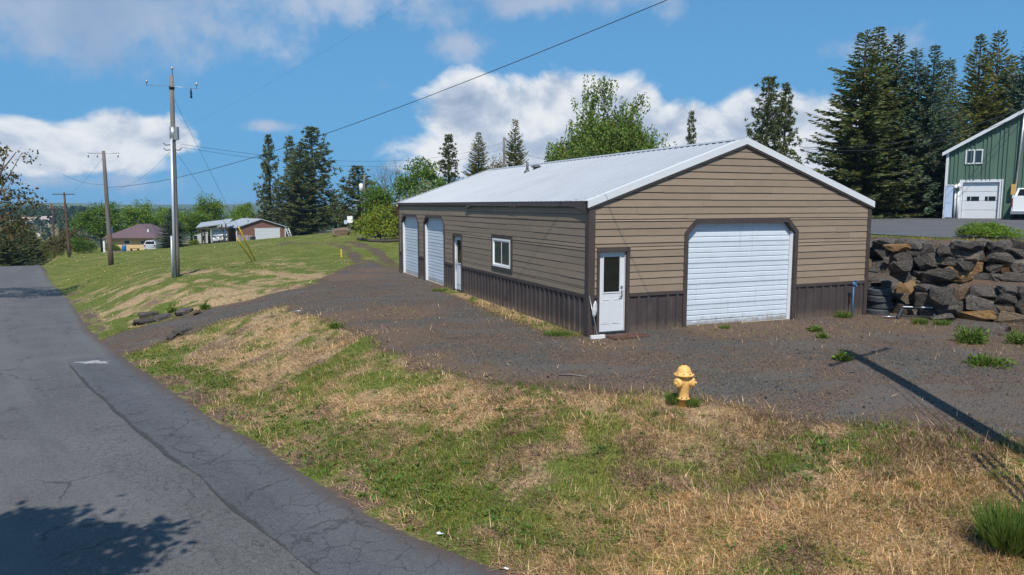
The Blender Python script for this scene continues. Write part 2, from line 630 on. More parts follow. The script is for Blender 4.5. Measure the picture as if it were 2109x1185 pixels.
def z_far(x, y):
    r = np.hypot(x, y)
    az = np.degrees(np.arctan2(x, y))
    v = -5 - 24 * sst(r, 150, 420)
    left = sst(-az, 28.3, 30.5)
    near_hill = (25.0 + 4 * (fbm(x, y, 160, 3.0) - 0.5)) * sst(r, 380, 640) * left
    mid = (17 + 9 * (fbm(x, y, 500, 9.0) - 0.5)) * sst(r, 900, 1500)
    fa = (14 + 26 * (fbm(x, y, 1500, 5.0) - 0.45)) * sst(r, 2000, 4200)
    return v + np.maximum(near_hill, mid) + fa


def wall_d(x, y):
    return poly_near(x, y, WALL)[0]


def height(x, y, rough=True):
    x, y = np.asarray(x, float), np.asarray(y, float)
    r = np.hypot(x, y)
    zp = np.clip(z_plat(x, y), -9, 2.0)
    # terraces of the boulder wall
    dw = -wall_d(x, y)
    zt = 1.0 * sst(dw, 0.28, 0.42) + 0.12 * sst(dw, .6, 1.2) + 1.12 * sst(dw, 1.42, 1.56) + 0.15 * sst(dw, 6, 30)
    zp = zp + zt
    d, pos = poly_near(x, y, ROAD)
    zr = np.interp(pos, np.arange(len(ROAD)), ROADZ)
    wb = 5.2 + 1.6 * (fbm(x, y, 7, 2.0, 2) - 0.5)
    t = np.clip(d / wb, 0, 1)
    prof = 1 - (1 - sst(t, -0.25, 1.0)) ** 1.6
    prof = (prof - prof.min() if False else prof)
    p0 = 1 - (1 - sst(np.zeros(1), -0.25, 1.0)[0]) ** 1.6
    prof = np.clip((prof - p0) / (1 - p0), 0, 1)
    z = zr + (zp - zr) * prof
    if rough:
        bank = prof * (1 - sst(d, 9, 18)) * 1.0
        n = (fbm(x, y, 1.7, 1.0) - 0.5) * 0.30 + (fbm(x, y, 0.5, 4.0, 3) - 0.5) * 0.09
        g = in_poly_sd(x, y, YARD) if len(YARD) else 10
        keep = sst(g, -0.5, 1.2)
        z = z + n * np.clip(bank * keep + 0.10, 0, 1) * sst(r, 0, 5) * (1 - sst(dw, -0.6, -0.2)) + (fbm(x, y, 9, 6.0, 2) - 0.5) * 0.16 * keep * (1 - sst(dw, -0.6, -0.2)) * prof
    # drive ramp
    dd, dp = poly_near(x, y, DRIVE)
    zd = np.interp(dp, np.arange(len(DRIVE)), DRIVE[:, 2])
    kd = (1 - sst(np.abs(dd), 1.35, 2.7)) * (1 - sst(dp, len(DRIVE) - 4, len(DRIVE) - 1.2)) * sst(d, -0.2, 0.6)
    z = z + (zd - z) * kd
    # carriageway bed and the far verge
    z = np.where(d < 0, zr - 0.05 * sst(-d, 0.0, 0.25) + 0.16 * sst(-d, ROAD_W + 0.1, ROAD_W + 1.6) + 0.5 * sst(-d, ROAD_W + 3, ROAD_W + 30), z)
    k = sst(r, 135, 220)
    z = z * (1 - k) + z_far(x, y) * k
    return z


YARD = []
YARD = [tuple(at_z(px, py, z)[:2]) for px, py, z in (
    (618, 640, -0.12), (672, 652, -0.08), (742, 686, -0.08), (842, 733, -0.15), (1000, 768, -0.2), (1200, 797, -0.24), (1405, 818, -0.28), (1600, 848, -0.28), (1760, 866, -0.28),
    (2109, 893, -0.22), (2500, 925, -0.2))] + [(22.5, 15.6), (14.7, 20.1), (13.1, 21.4), (11.75, 22.9), (10.5, 22.3), (2.3, 19.0), (-5.4, 36.6)] + [
    tuple(at_z(px, py, 0)[:2]) for px, py in ((800, 548), (760, 535), (715, 548), (690, 562), (640, 585), (590, 606))]


def ground(x, y):
    return float(height(np.array([x]), np.array([y]))[0])


def hit(px, py, far=260.0):
    """the point of the terrain seen at a photo pixel"""
    d = ray(px, py)
    t = np.geomspace(4.0, far, 700)
    X, Y, Z = d[0] * t, d[1] * t, CH + d[2] * t
    below = Z < height(X, Y)
    if not below.any():
        return at_depth(px, py, far * 0.6)
    i = int(np.argmax(below))
    a, b = t[max(i - 1, 0)], t[i]
    for _ in range(18):
        m = 0.5 * (a + b)
        if CH + d[2] * m < ground(d[0] * m, d[1] * m): b = m
        else: a = m
    return np.array([d[0] * b, d[1] * b, ground(d[0] * b, d[1] * b)])


# ---- cover masks (plan space)
GREEN = []
for px, py, r, v in ((500, 540, 7, .92), (330, 540, 8, .9), (620, 520, 9, .95), (250, 570, 5, .7), (160, 570, 4, .5), (200, 640, 3, .6), (330, 610, 3.5, .5), (480, 590, 3, .48), (240, 600, 3, .46), (420, 600, 2, .4),
                     (640, 545, 2.5, .5), (700, 535, 2.0, .85), (420, 620, 1.8, .38), (560, 590, 1.5, .36), (300, 655, 1.5, .45),
                     (600, 660, 1.6, .22), (420, 690, 1.3, .15), (700, 665, 1.4, .62), (460, 745, 1.2, .45), (560, 740, 1.4, .16), (640, 780, 1.0, .25), (760, 770, 1.2, .6),
                     (380, 800, 1.2, .5), (480, 850, 1.0, .55), (560, 900, 1.0, .55), (700, 880, 1.2, .55), (800, 860, 1.2, .66), (900, 900, 1.2, .5), (760, 960, 1.0, .55), (900, 1000, .9, .5),
                     (1000, 940, .9, .3), (960, 830, 1.0, .3), (1080, 830, 1.0, .1), (1200, 830, 1.2, .12), (1100, 900, 1.0, .1), (1200, 960, 1.0, .16), (1120, 1040, .8, .4), (1280, 1100, .8, .75), (1150, 1070, .7, .7), (1000, 1060, .6, .7),
                     (1350, 900, 1.0, .2), (1450, 1000, 1.0, .12), (1600, 920, 1.2, .34), (1700, 900, 1.2, .42), (1850, 880, 1.2, .5), (1600, 1060, 1.0, .2), (1750, 1010, 1.0, .2), (1980, 1020, 1.2, .1),
                     (1480, 1130, .7, .45), (1400, 1180, .6, .75), (1900, 1130, .9, .2), (2050, 930, 1.0, .35), (1560, 870, 1.0, .3)):
    p = at_z(px, py, -0.15 if py < 640 else (-0.5 if py < 900 else -0.7))
    GREEN.append((p[0], p[1], r, v))


def green_at(x, y):
    num = np.full(np.shape(x), 0.25 * 0.45)
    den = np.full(np.shape(x), 0.25)
    for gx, gy, r, v in GREEN:
        w = np.exp(-((x - gx) ** 2 + (y - gy) ** 2) / (r * r))
        num, den = num + w * v, den + w
    g = num / den
    g = .44 + (g - .44) * .72
    far = sst(np.hypot(x, y), 38, 60)
    g = g * (1 - far) + 0.86 * far
    d = poly_near(x, y, ROAD)[0]
    g = np.where(wall_d(x, y) < -1.6, .85, g)
    edge = np.exp(-((d - 1.0) / 0.55) ** 2) * sst(np.hypot(x, y), 4, 9)
    g = np.maximum(g, 0.72 * edge)
    g = g + (fbm((x * .66 - y * .75) * 3.0, (x * .75 + y * .66), 2.4, 81.0) - .5) * .7 * (1 - far)
    return np.clip(g + .03 + (fbm(x, y, 1.3, 21.0, 5) - 0.5) * 1.2 + (fbm(x, y, 0.35, 33.0, 3) - 0.5) * 1.1, 0, 1)


def gravel_at(x, y):
    sd = in_poly_sd(x, y, YARD)
    dd, dp = poly_near(x, y, DRIVE)
    sd = np.minimum(sd, np.abs(dd) - 1.55)
    dt = np.abs(poly_near(x, y, TRACK)[0])
    rut = np.minimum(np.abs(dt - 0.85) - 0.42, 9)
    sd = np.minimum(sd, rut + 0.25)
    sd = sd + (fbm(x, y, 1.3, 8.0) - 0.5) * 0.9 + (fbm(x, y, 0.35, 18.0, 2) - 0.5) * 0.25
    q = np.stack([x - BO[0], y - BO[1], 0 * x], -1)
    lu, lv = q @ UH, q @ VH
    strip = sst(lu, -1.25 + .9 * (fbm(x, y, 1.6, 27.0) - .3), -.35) * (1 - sst(lu, .1, .3)) * sst(lv, -.2, .5) * (1 - sst(lv, 10.5, 13.5))
    return (1 - sst(sd, -0.5, 0.5)) * (1 - .9 * strip)


def weedy_at(x, y):
    """thin brown weeds and litter over the gravel"""
    w = np.zeros(np.shape(x))
    for px, py, r in ((690, 655, 1.4), (760, 690, 1.7), (850, 735, 1.4), (960, 757, 1.2), (1100, 778, 1.0), (830, 650, 1.4), (1500, 690, 1.6), (1650, 690, 1.6), (1850, 680, 1.8), (1560, 838, .9),
                      (1900, 870, 1.0), (1320, 800, .9), (800, 560, 2.0), (730, 575, 1.6), (1250, 715, .9), (2050, 720, 1.4)):
        p = at_z(px, py, -.12)
        w = np.maximum(w, np.exp(-((x - p[0]) ** 2 + (y - p[1]) ** 2) / (r * r)))
    return w


def lot_sd(x, y):
    """asphalt lot above the boulder wall, negative inside"""
    dw = -wall_d(x, y)
    return np.maximum(2.9 - dw, np.maximum(in_poly_sd(x, y, [(6, 62), (8, 47), (13, 25), (16, 20), (45, 8), (60, 20), (60, 62)]), -99))


def axis_lines(lo, hi, a, b, h, grow):
    c = list(np.arange(a, b + 1e-6, h))
    s, v = h, b
    while v < hi:
        s *= grow; v += s; c.append(min(v, hi))
    s, v = h, a
    while v > lo:
        s *= grow; v -= s; c.insert(0, max(v, lo))
    return np.array(c)


def build_ground():
    xs = axis_lines(-5200, 5200, -18, 18, 0.17, 1.07)
    ys = axis_lines(-300, 6000, 5.5, 30, 0.17, 1.055)
    X, Y = np.meshgrid(xs, ys)
    x, y = X.ravel(), Y.ravel()
    z = height(x, y)
    gr = gravel_at(x, y)
    gn = green_at(x, y)
    soil = sst(fbm(x, y, 1.4, 50.0, 5) + (fbm(x, y, 0.3, 60.0, 3) - 0.5) * 0.5, 0.52, 0.72) * 0.6
    d = poly_near(x, y, ROAD)[0]
    soil = np.maximum(soil, (1 - sst(np.abs(d - 0.2), 0.2, 0.65)))
    weedy = weedy_at(x, y)
    soil = np.where(gr > .5, weedy, soil)
    lot = lot_sd(x, y)
    dw = -wall_d(x, y)
    gr = np.maximum(gr, sst(dw, -0.3, 0.0) * (1 - sst(dw, 1.7, 2.1)) * 0.9)
    V = np.c_[x, y, z]
    nx, ny = len(xs), len(ys)
    i = np.arange(nx * ny).reshape(ny, nx)
    Fq = np.stack([i[:-1, :-1], i[:-1, 1:], i[1:, 1:], i[1:, :-1]], -1).reshape(-1, 4)
    cols = np.c_[gr, gn, soil, np.clip(sst(np.hypot(x, y), 30, 60), 0, 1)]
    me = np_mesh('ground', V, Fq, cols, True, 'cover')
    o = link('ground', me, None, M['ground'])
    tag(o, 'uneven grassy ground with a mown lawn and dry bank beside the street', 'ground', kind='structure')
    # the gravel sheet, a few millimetres above
    fc = Fq[(gr[Fq].mean(1) > 0.5) & (np.hypot(x, y)[Fq].mean(1) < 110) & (dw[Fq].max(1) < 0.1)]
    us, inv = np.unique(fc, return_inverse=True)
    V2 = V[us].copy(); V2[:, 2] += 0.005
    me = np_mesh('gravel_drive', V2, inv.reshape(-1, 4), cols[us], True, 'cover')
    o = link('gravel_drive', me, None, M['ground'])
    tag(o, 'dark grey gravel drive and yard in front of the tan shed', 'drive', kind='structure')
    # asphalt of the upper lot
    sd = lot
    fc = Fq[(sd[Fq].max(1) < 0.2)]
    us, inv = np.unique(fc, return_inverse=True)
    V2 = V[us].copy(); V2[:, 2] += 0.03
    me = np_mesh('parking_lot', V2, inv.reshape(-1, 4), None, True)
    o = link('parking_lot', me, None, M['lot'])
    tag(o, 'grey asphalt lot above the boulder wall in front of the green building', 'parking lot', kind='structure')


def mat_ground():
    m, t, b, out = new_mat('ground_cover')
    P = t.node('ShaderNodeTexCoord').outputs['Object']
    col, fac, vec = t.attr('cover')
    na = t.node('ShaderNodeAttribute', attribute_name='cover')
    far = na.outputs['Alpha']
    gr, gn, so_ = t.sep(na.outputs['Vector'])[0:3]
    n_f = t.noise(P, 16.0, 6.0, 0.65)
    n_ff = t.noise(P, 70.0, 4.0, 0.6)
    n_m = t.noise(P, 2.2, 5.0, 0.6)
    n_l = t.noise(P, 0.35, 4.0, 0.6)
    # grass: straw to green
    straw = t.ramp(n_f, [(0.30, (0.10, 0.070, 0.050)), (0.5, (0.32, 0.225, 0.130)), (0.70, (0.53, 0.39, 0.225))])
    grn = t.ramp(n_f, [(0.28, (0.030, 0.044, 0.010)), (0.5, (0.090, 0.118, 0.024)), (0.72, (0.165, 0.185, 0.045))])
    lawn = t.ramp(t.noise(t.vmath('MULTIPLY', P, (0.5, 1.0, 1)), 1.1, 8.0, 0.7), [(0.3, (0.068, 0.088, 0.014)), (0.48, (0.110, 0.132, 0.024)), (0.60, (0.180, 0.178, 0.050)), (0.76, (0.28, 0.235, 0.105))])
    grn = t.mix(t.math('MULTIPLY', far, 0.85), grn, lawn)
    straw = t.mix(t.math('MULTIPLY', far, 0.75), straw, t.ramp(t.noise(t.vmath('MULTIPLY', P, (0.5, 1.0, 1)), 1.7, 8.0, 0.75), [(0.32, (0.115, 0.105, 0.035)), (0.5, (0.225, 0.19, 0.075)), (0.7, (0.37, 0.29, 0.135))]))
    g = t.smooth(t.math('ADD', gn, t.math('MULTIPLY', t.math('SUBTRACT', n_m, 0.5), 0.5)), 0.28, 0.72)
    c = t.mix(g, straw, grn)
    soilc = t.ramp(n_ff, [(0.3, (0.040, 0.029, 0.027)), (0.7, (0.13, 0.094, 0.080))])
    c = t.mix(t.smooth(t.math('ADD', t.math('MULTIPLY', so_, t.math('SUBTRACT', 1.0, g)), t.math('MULTIPLY', t.math('SUBTRACT', n_f, 0.5), 0.9)), 0.35, 0.75, 0.0, 0.9), c, soilc)
    # gravel
    vb = t.sep(t.voronoi(P, 60.0, 'F1', 'Color'))[0]
    gc = t.ramp(t.math('ADD', t.math('MULTIPLY', vb, 0.4), t.math('MULTIPLY', t.noise(P, 38.0, 5.0, 0.7), 0.6)), [(0.28, (0.027, 0.025, 0.023)), (0.5, (0.075, 0.069, 0.063)), (0.72, (0.157, 0.144, 0.131))])
    gbrown = t.mix(1.0, gc, (1.30, 1.02, 0.86), 'MULTIPLY')
    gc = t.mix(t.smooth(t.math('ADD', n_l, t.math('MULTIPLY', t.math('SUBTRACT', n_m, 0.5), 0.7)), 0.36, 0.60), gc, gbrown)
    gc = t.mix(t.smooth(t.math('ADD', t.noise(P, 0.55, 6.0, 0.65), t.math('MULTIPLY', t.math('SUBTRACT', n_f, 0.5), 0.35)), 0.56, 0.74, 0.0, 0.6), gc, (0.094, 0.062, 0.046))
    # paler wheel tracks and compacted lanes, darker damp hollows
    Pr = t.vmath('ADD', P, t.scale(t.noise(P, 0.25, 2.0, out=1), 2.5))
    gc = t.mix(t.smooth(t.noise(t.vmath('MULTIPLY', Pr, (0.22, 1.0, 1)), 1.25, 3.0), 0.50, 0.62, 0.0, 0.6), gc, t.mix(n_ff, (0.077, 0.073, 0.070), (0.128, 0.121, 0.115)))
    gc = t.mix(t.smooth(t.noise(P, 0.7, 5.0, 0.6), 0.58, 0.72, 0.0, 0.45), gc, (0.040, 0.037, 0.035))
    gc = t.mix(t.smooth(t.math('ADD', so_, t.math('MULTIPLY', t.math('SUBTRACT', t.noise(P, 3.0, 7.0, 0.7), 0.5), 1.2)), 0.2, 0.7, 0.0, 0.85), gc, t.ramp(n_ff, [(0.3, (0.058, 0.040, 0.031)), (0.7, (0.205, 0.140, 0.104))]))
    # thin weeds in the gravel
    gc = t.mix(t.smooth(t.math('ADD', t.noise(P, 1.1, 7.0, 0.7), t.math('MULTIPLY', t.math('SUBTRACT', n_f, 0.5), 0.4)), 0.62, 0.76, 0.0, 0.6), gc, (0.085, 0.085, 0.035))
    ge = t.math('ADD', gr, t.math('MULTIPLY', t.math('SUBTRACT', n_f, 0.5), 0.7))
    ge = t.math('ADD', ge, t.math('MULTIPLY', t.math('SUBTRACT', n_m, 0.5), 0.5))
    rim = t.ramp(n_f, [(0.3, (0.055, 0.036, 0.029)), (0.7, (0.155, 0.100, 0.072))])
    c = t.mix(t.smooth(ge, 0.12, 0.42, 0.0, 0.85), c, rim)
    gm = t.smooth(ge, 0.42, 0.85)
    c = t.mix(gm, c, gc)
    # distant fields
    pos = t.node('ShaderNodeNewGeometry').outputs['Position']
    dist = t.node('ShaderNodeVectorMath', operation='LENGTH')
    t.put(dist.inputs[0], pos)
    fv = t.voronoi(t.vmath('MULTIPLY', pos, (1, 0.6, 0)), 0.0045, 'F1', 'Color')
    fld = t.ramp(t.sep(fv)[0], [(0.1, (0.055, 0.10, 0.025)), (0.45, (0.075, 0.13, 0.035)), (0.6, (0.20, 0.17, 0.09)), (0.75, (0.06, 0.095, 0.035)), (0.95, (0.15, 0.12, 0.08))])
    fld = t.mix(t.smooth(t.noise(pos, 0.012, 6.0, 0.6), 0.52, 0.6, 0.0, 0.7), fld, (0.03, 0.045, 0.02))
    c = t.mix(t.smooth(dist.outputs['Value'], 190, 300), c, fld)
    t.put(b.inputs['Base Color'], c)
    b.inputs['Roughness'].default_value = 0.95
    b.inputs['Specular IOR Level'].default_value = 0.15
    bn = t.node('ShaderNodeBump')
    bn.inputs['Strength'].default_value = 0.55
    bn.inputs['Distance'].default_value = 0.03
    t.put(bn.inputs['Height'], t.math('ADD', n_f, t.math('MULTIPLY', t.voronoi(P, 60.0), 0.4)))
    t.l.new(bn.outputs[0], b.inputs['Normal'])
    return m


def asphalt(name, base, cracks):
    m, t, b, out = new_mat(name)
    P = t.node('ShaderNodeTexCoord').outputs['Object']
    uv = t.node('ShaderNodeUVMap', uv_map='lane').outputs[0] if cracks else P
    s_, t_ = t.sep(uv)[0:2]
    n1 = t.noise(P, 0.5, 6.0, 0.6)
    n2 = t.noise(P, 55.0, 3.0, 0.6)
    sp = t.sep(t.voronoi(P, 75.0, 'F1', 'Color'))[1]
    k = t.math('ADD', t.lin(n1, 0.3, 0.7, 0.84, 1.16), t.math('MULTIPLY', t.math('SUBTRACT', n2, 0.5), 1.1))
    k = t.math('ADD', k, t.math('MULTIPLY', t.math('SUBTRACT', t.noise(P, 9.0, 6.0, 0.75), 0.5), 0.75))
    k = t.math('ADD', k, t.math('MULTIPLY', t.math('SUBTRACT', sp, 0.5), 0.55))
    c = t.scale(t.vmath('ADD', base, (0, 0, 0)), k)
    h = n2
    if cracks:
        # worn paler wheel paths along the lane
        wp = t.noise(t.vmath('MULTIPLY', uv, (0.05, 0.9, 1)), 1.0, 3.0)
        c = t.mix(t.smooth(wp, 0.45, 0.68, 0.0, 0.35), c, (0.138, 0.136, 0.138))
        Pd = t.vmath('ADD', P, t.scale(t.noise(P, 2.2, 4.0, 0.6, out=1), 0.35))
        zone = t.smooth(t.math('ADD', t_, t.math('MULTIPLY', t.math('SUBTRACT', t.noise(P, 0.4, 3.0), 0.5), 2.2)), -3.4, -2.3)
        zone = t.math('MULTIPLY', zone, t.smooth(s_, 30, 16, 0.25, 1.0)) if cracks == 1 else t.smooth(s_, 24, 16)
        e1 = t.voronoi(Pd, 2.1 if cracks == 2 else 5.2, 'DISTANCE_TO_EDGE')
        wd = t.noise(P, 1.1, 4.0)
        ck = t.smooth(e1, 0.0, t.lin(wd, 0.35, 0.7, 0.008, 0.06 if cracks == 1 else 0.036), 1.0, 0.0)
        ck = t.math('MULTIPLY', ck, zone)
        e2 = t.voronoi(t.vmath('ADD', P, t.scale(t.noise(P, 1.2, 5.0, 0.6, out=1), 0.9)), 0.55, 'DISTANCE_TO_EDGE')
        ck2 = t.math('MULTIPLY', t.smooth(e2, 0.0, 0.02, 1.0, 0.0), t.smooth(t.noise(P, 0.6, 2.0), 0.48, 0.56))
        ck = t.math('MAXIMUM', ck, ck2)
        c = t.mix(t.math('MULTIPLY', ck, 0.64), c, (0.030, 0.030, 0.031))
        if cracks == 2:
            c = t.mix(t.smooth(t.math('ADD', t_, t.math('MULTIPLY', t.math('SUBTRACT', t.noise(P, 1.2, 4.0), 0.5), 0.25)), -1.43, -1.37, 0.75, 0.0), c, (0.035, 0.035, 0.036))
        else:
            c = t.mix(t.smooth(t.noise(t.vmath('MULTIPLY', uv, (0.25, 1.2, 1)), 1.0, 5.0, 0.6), 0.55, 0.72, 0.0, 0.4), c, (0.062, 0.062, 0.064))
        # dusty brown shoulder
        c = t.mix(t.smooth(t.math('ADD', t_, t.math('MULTIPLY', t.math('SUBTRACT', t.noise(P, 5.0, 6.0, 0.7), 0.5), 0.7)), -0.34, 0.05, 0.0, 0.85), c, (0.085, 0.062, 0.05))
        h = t.math('SUBTRACT', h, t.math('MULTIPLY', ck, 1.5))
    t.put(b.inputs['Base Color'], c)
    b.inputs['Roughness'].default_value = 0.85
    b.inputs['Specular IOR Level'].default_value = 0.3
    bn = t.node('ShaderNodeBump')
    bn.inputs['Strength'].default_value = 0.4
    bn.inputs['Distance'].default_value = 0.012
    t.put(bn.inputs['Height'], h)
    t.l.new(bn.outputs[0], b.inputs['Normal'])
    return m


M['ground'] = mat_ground()
M['road'] = asphalt('worn_asphalt', (0.104, 0.102, 0.104), 1)
M['patch'] = asphalt('asphalt_patch', (0.082, 0.085, 0.094), 2)
M['lot'] = asphalt('lot_asphalt', (0.10, 0.10, 0.105), 0)


def road_strip(name, t0, t1, lift, mat, label, cat, s0=0, s1=1e9, edge0=0.0, edge1=0.0):
    C = smooth_line(ROAD[:, :3], 0.3)
    seg = np.r_[0, np.cumsum(np.linalg.norm(np.diff(C[:, :2], axis=0), axis=1))]
    T = np.gradient(C[:, :2], axis=0); T /= np.linalg.norm(T, axis=1)[:, None]
    Nn = np.c_[T[:, 1], -T[:, 0]]
    near = int(np.argmin(np.hypot(C[:, 0], C[:, 1])))
    ss = seg - seg[near]
    keep = (ss >= s0) & (ss <= s1)
    C, Nn, ss = C[keep], Nn[keep], ss[keep]
    k = 8
    V, UV = [], []
    for j in range(k + 1):
        f = j / k
        e0 = edge0 * (2 * fbm(ss, ss * 0, 1.6, 4.0) - 1) if edge0 else 0
        e1 = edge1 * (2 * fbm(ss, ss * 0, 0.9, 7.0) - 1) if edge1 else 0
        tt = (t0 + e0) * (1 - f) + (t1 + e1) * f
        V.append(np.c_[C[:, 0] + Nn[:, 0] * tt, C[:, 1] + Nn[:, 1] * tt, C[:, 2] + lift + 0.03 * sst(-tt, 0, 3.4) - 0.03 * sst(-tt, 3.4, 6.9)])
        UV.append(np.c_[ss, tt + 0 * ss])
    n = len(C)
    V, UV = np.vstack(V), np.vstack(UV)
    i = np.arange((k + 1) * n).reshape(k + 1, n)
    Fq = np.stack([i[:-1, :-1], i[1:, :-1], i[1:, 1:], i[:-1, 1:]], -1).reshape(-1, 4)
    me = np_mesh(name, V, Fq, None, True)
    uvl = me.uv_layers.new(name='lane')
    li = np.zeros(len(me.loops), np.int32)
    me.loops.foreach_get('vertex_index', li)
    uvl.data.foreach_set('uv', UV[li].astype(np.float32).ravel())
    o = link(name, me, None, mat)
    tag(o, label, cat, kind='structure')
    return o


build_ground()
road_strip('road', -ROAD_W, 0.06, 0.004, M['road'], 'worn grey asphalt street running away past the grassy bank', 'road', edge1=0.13, edge0=0.15)
road_strip('road_patch', -1.45, -0.02, 0.012, M['patch'], 'darker asphalt repair strip along the right edge of the street', 'road patch', s0=-16, s1=24.5, edge0=0.12, edge1=0.10)


def paint_mark():
    c = hit(190, 751)
    rng = np.random.default_rng(2)
    pts = []
    for k in range(18):
        a = 2 * math.pi * k / 18
        r = 1 + 0.9 * (rng.random() - 0.5)
        pts.append((c[0] + math.cos(a) * 0.5 * r, c[1] + math.sin(a) * 0.2 * r))
    mb = MB()
    mb.add([(x, y, c[2] + 0.075) for x, y in pts], [tuple(range(18))])
    o = mb.obj('road_marking', pmat('worn_white_paint', (0.30, 0.30, 0.30), 0.8, var=0.5, scale=9, dirt=(0.10, 0.10, 0.105), dirt_amt=0.95))
    tag(o, 'worn pale patch on the street near the drive mouth', 'road marking', kind='structure')


paint_mark()

# ------------------------------------------------------------------ the tan metal shed
SL = BR / (BW / 2)
SHED = empty('metal_shed', tuple(BO), TH, 'tan lap sided shed with brown steel skirt, white metal roof and white overhead doors', 'shed')


def rect_minus(a0, a1, holes):
    """the parts of the interval a0..a1 outside the holes"""
    out, a = [], a0
    for h0, h1 in sorted(holes):
        if h1 <= a0 or h0 >= a1: continue
        if h0 > a: out.append((a, h0))
        a = max(a, h1)
    if a < a1: out.append((a, a1))
    return out


FG = lambda a, off, z: (a, -off, z)            # gable: along u, proud of the wall towards the street
FL = lambda a, off, z: (-off, a, z)            # long side: along v, proud towards the drive


def quad_slab(f, corners, off0, off1, mb=None):
    """corners: four (a, z); off1 may be a (bottom, top) pair"""
    mb = mb or MB()
    o1 = off1 if isinstance(off1, tuple) else (off1, off1)
    fr = [f(corners[0][0], o1[0], corners[0][1]), f(corners[1][0], o1[0], corners[1][1]), f(corners[2][0], o1[1], corners[2][1]), f(corners[3][0], o1[1], corners[3][1])]
    bk = [f(a, off0, z) for a, z in corners]
    mb.hexa(bk, fr)
    return mb


def shed_walls():
    g = MB()
    for a0, a1, z0, z1 in ((0, .3, .06, BH - .12), (.3, 1.07, 2.16, BH - .12), (1.07, 3.03, .06, BH - .12), (3.03, 6.68, 2.9, BH - .12), (6.68, BW, .06, BH - .12)):
        g.box(a0, a1, 0.0, 0.13, z0, z1)
    g.prism([(0, 0, BH - .12), (BW, 0, BH - .12), (BW, 0, BH - .06), (BW / 2, 0, BH + BR - .09), (0, 0, BH - .06)], (0, 0, 0), (0, .13, 0))
    for s in (0, 1):
        a, b = (3.03, 3.32) if not s else (6.68, 6.39)
        g.prism([(a, 0.004, 2.58), (b, 0.004, 2.9), (a, 0.004, 2.9)], (0, 0, 0), (0, .12, 0))
    gw = g.obj('gable_wall', M['trim'], SHED)
    l = MB()
    for a0, a1, z0, z1 in ((.13, 9.98, .06, BH - .1), (9.98, 10.9, 2.16, BH - .1), (10.9, 12.17, .06, BH - .1), (12.17, 14.98, 2.83, BH - .1), (14.98, 16.06, .06, BH - .1),
                           (16.06, 18.92, 2.83, BH - .1), (18.92, BL, .06, BH - .1)):
        l.box(0.0, 0.13, a0, a1, z0, z1)
    for c0, c1 in ((12.17, 14.98), (16.06, 18.92)):
        for s in (0, 1):
            a, b = (c0, c0 + .28) if not s else (c1, c1 - .28)
            l.prism([(0.004, a, 2.52), (0.004, b, 2.83), (0.004, a, 2.83)], (0, 0, 0), (.12, 0, 0))
    lw = l.obj('long_wall', M['trim'], SHED)
    r = MB()
    r.box(BW - .13, BW, .135, BL - .135, .06, BH - .1)
    rw = r.obj('far_side_wall', M['siding'], SHED)
    b = MB()
    b.box(0.14, BW - 0.14, BL - .13, BL, .06, BH - .12)
    b.prism([(0.14, BL, BH - .12), (BW - .14, BL, BH - .12), (BW / 2, BL, BH + BR - .09)], (0, 0, 0), (0, -.13, 0))
    b.obj('rear_wall', M['siding'], SHED)
    s = MB()
    s.box(0.02, BW - .02, 0.02, BL - .02, -0.9, 0.055)
    s.obj('foundation_slab', M['concrete'], SHED)
    return gw, lw, rw


GW, LW, RW = shed_walls()


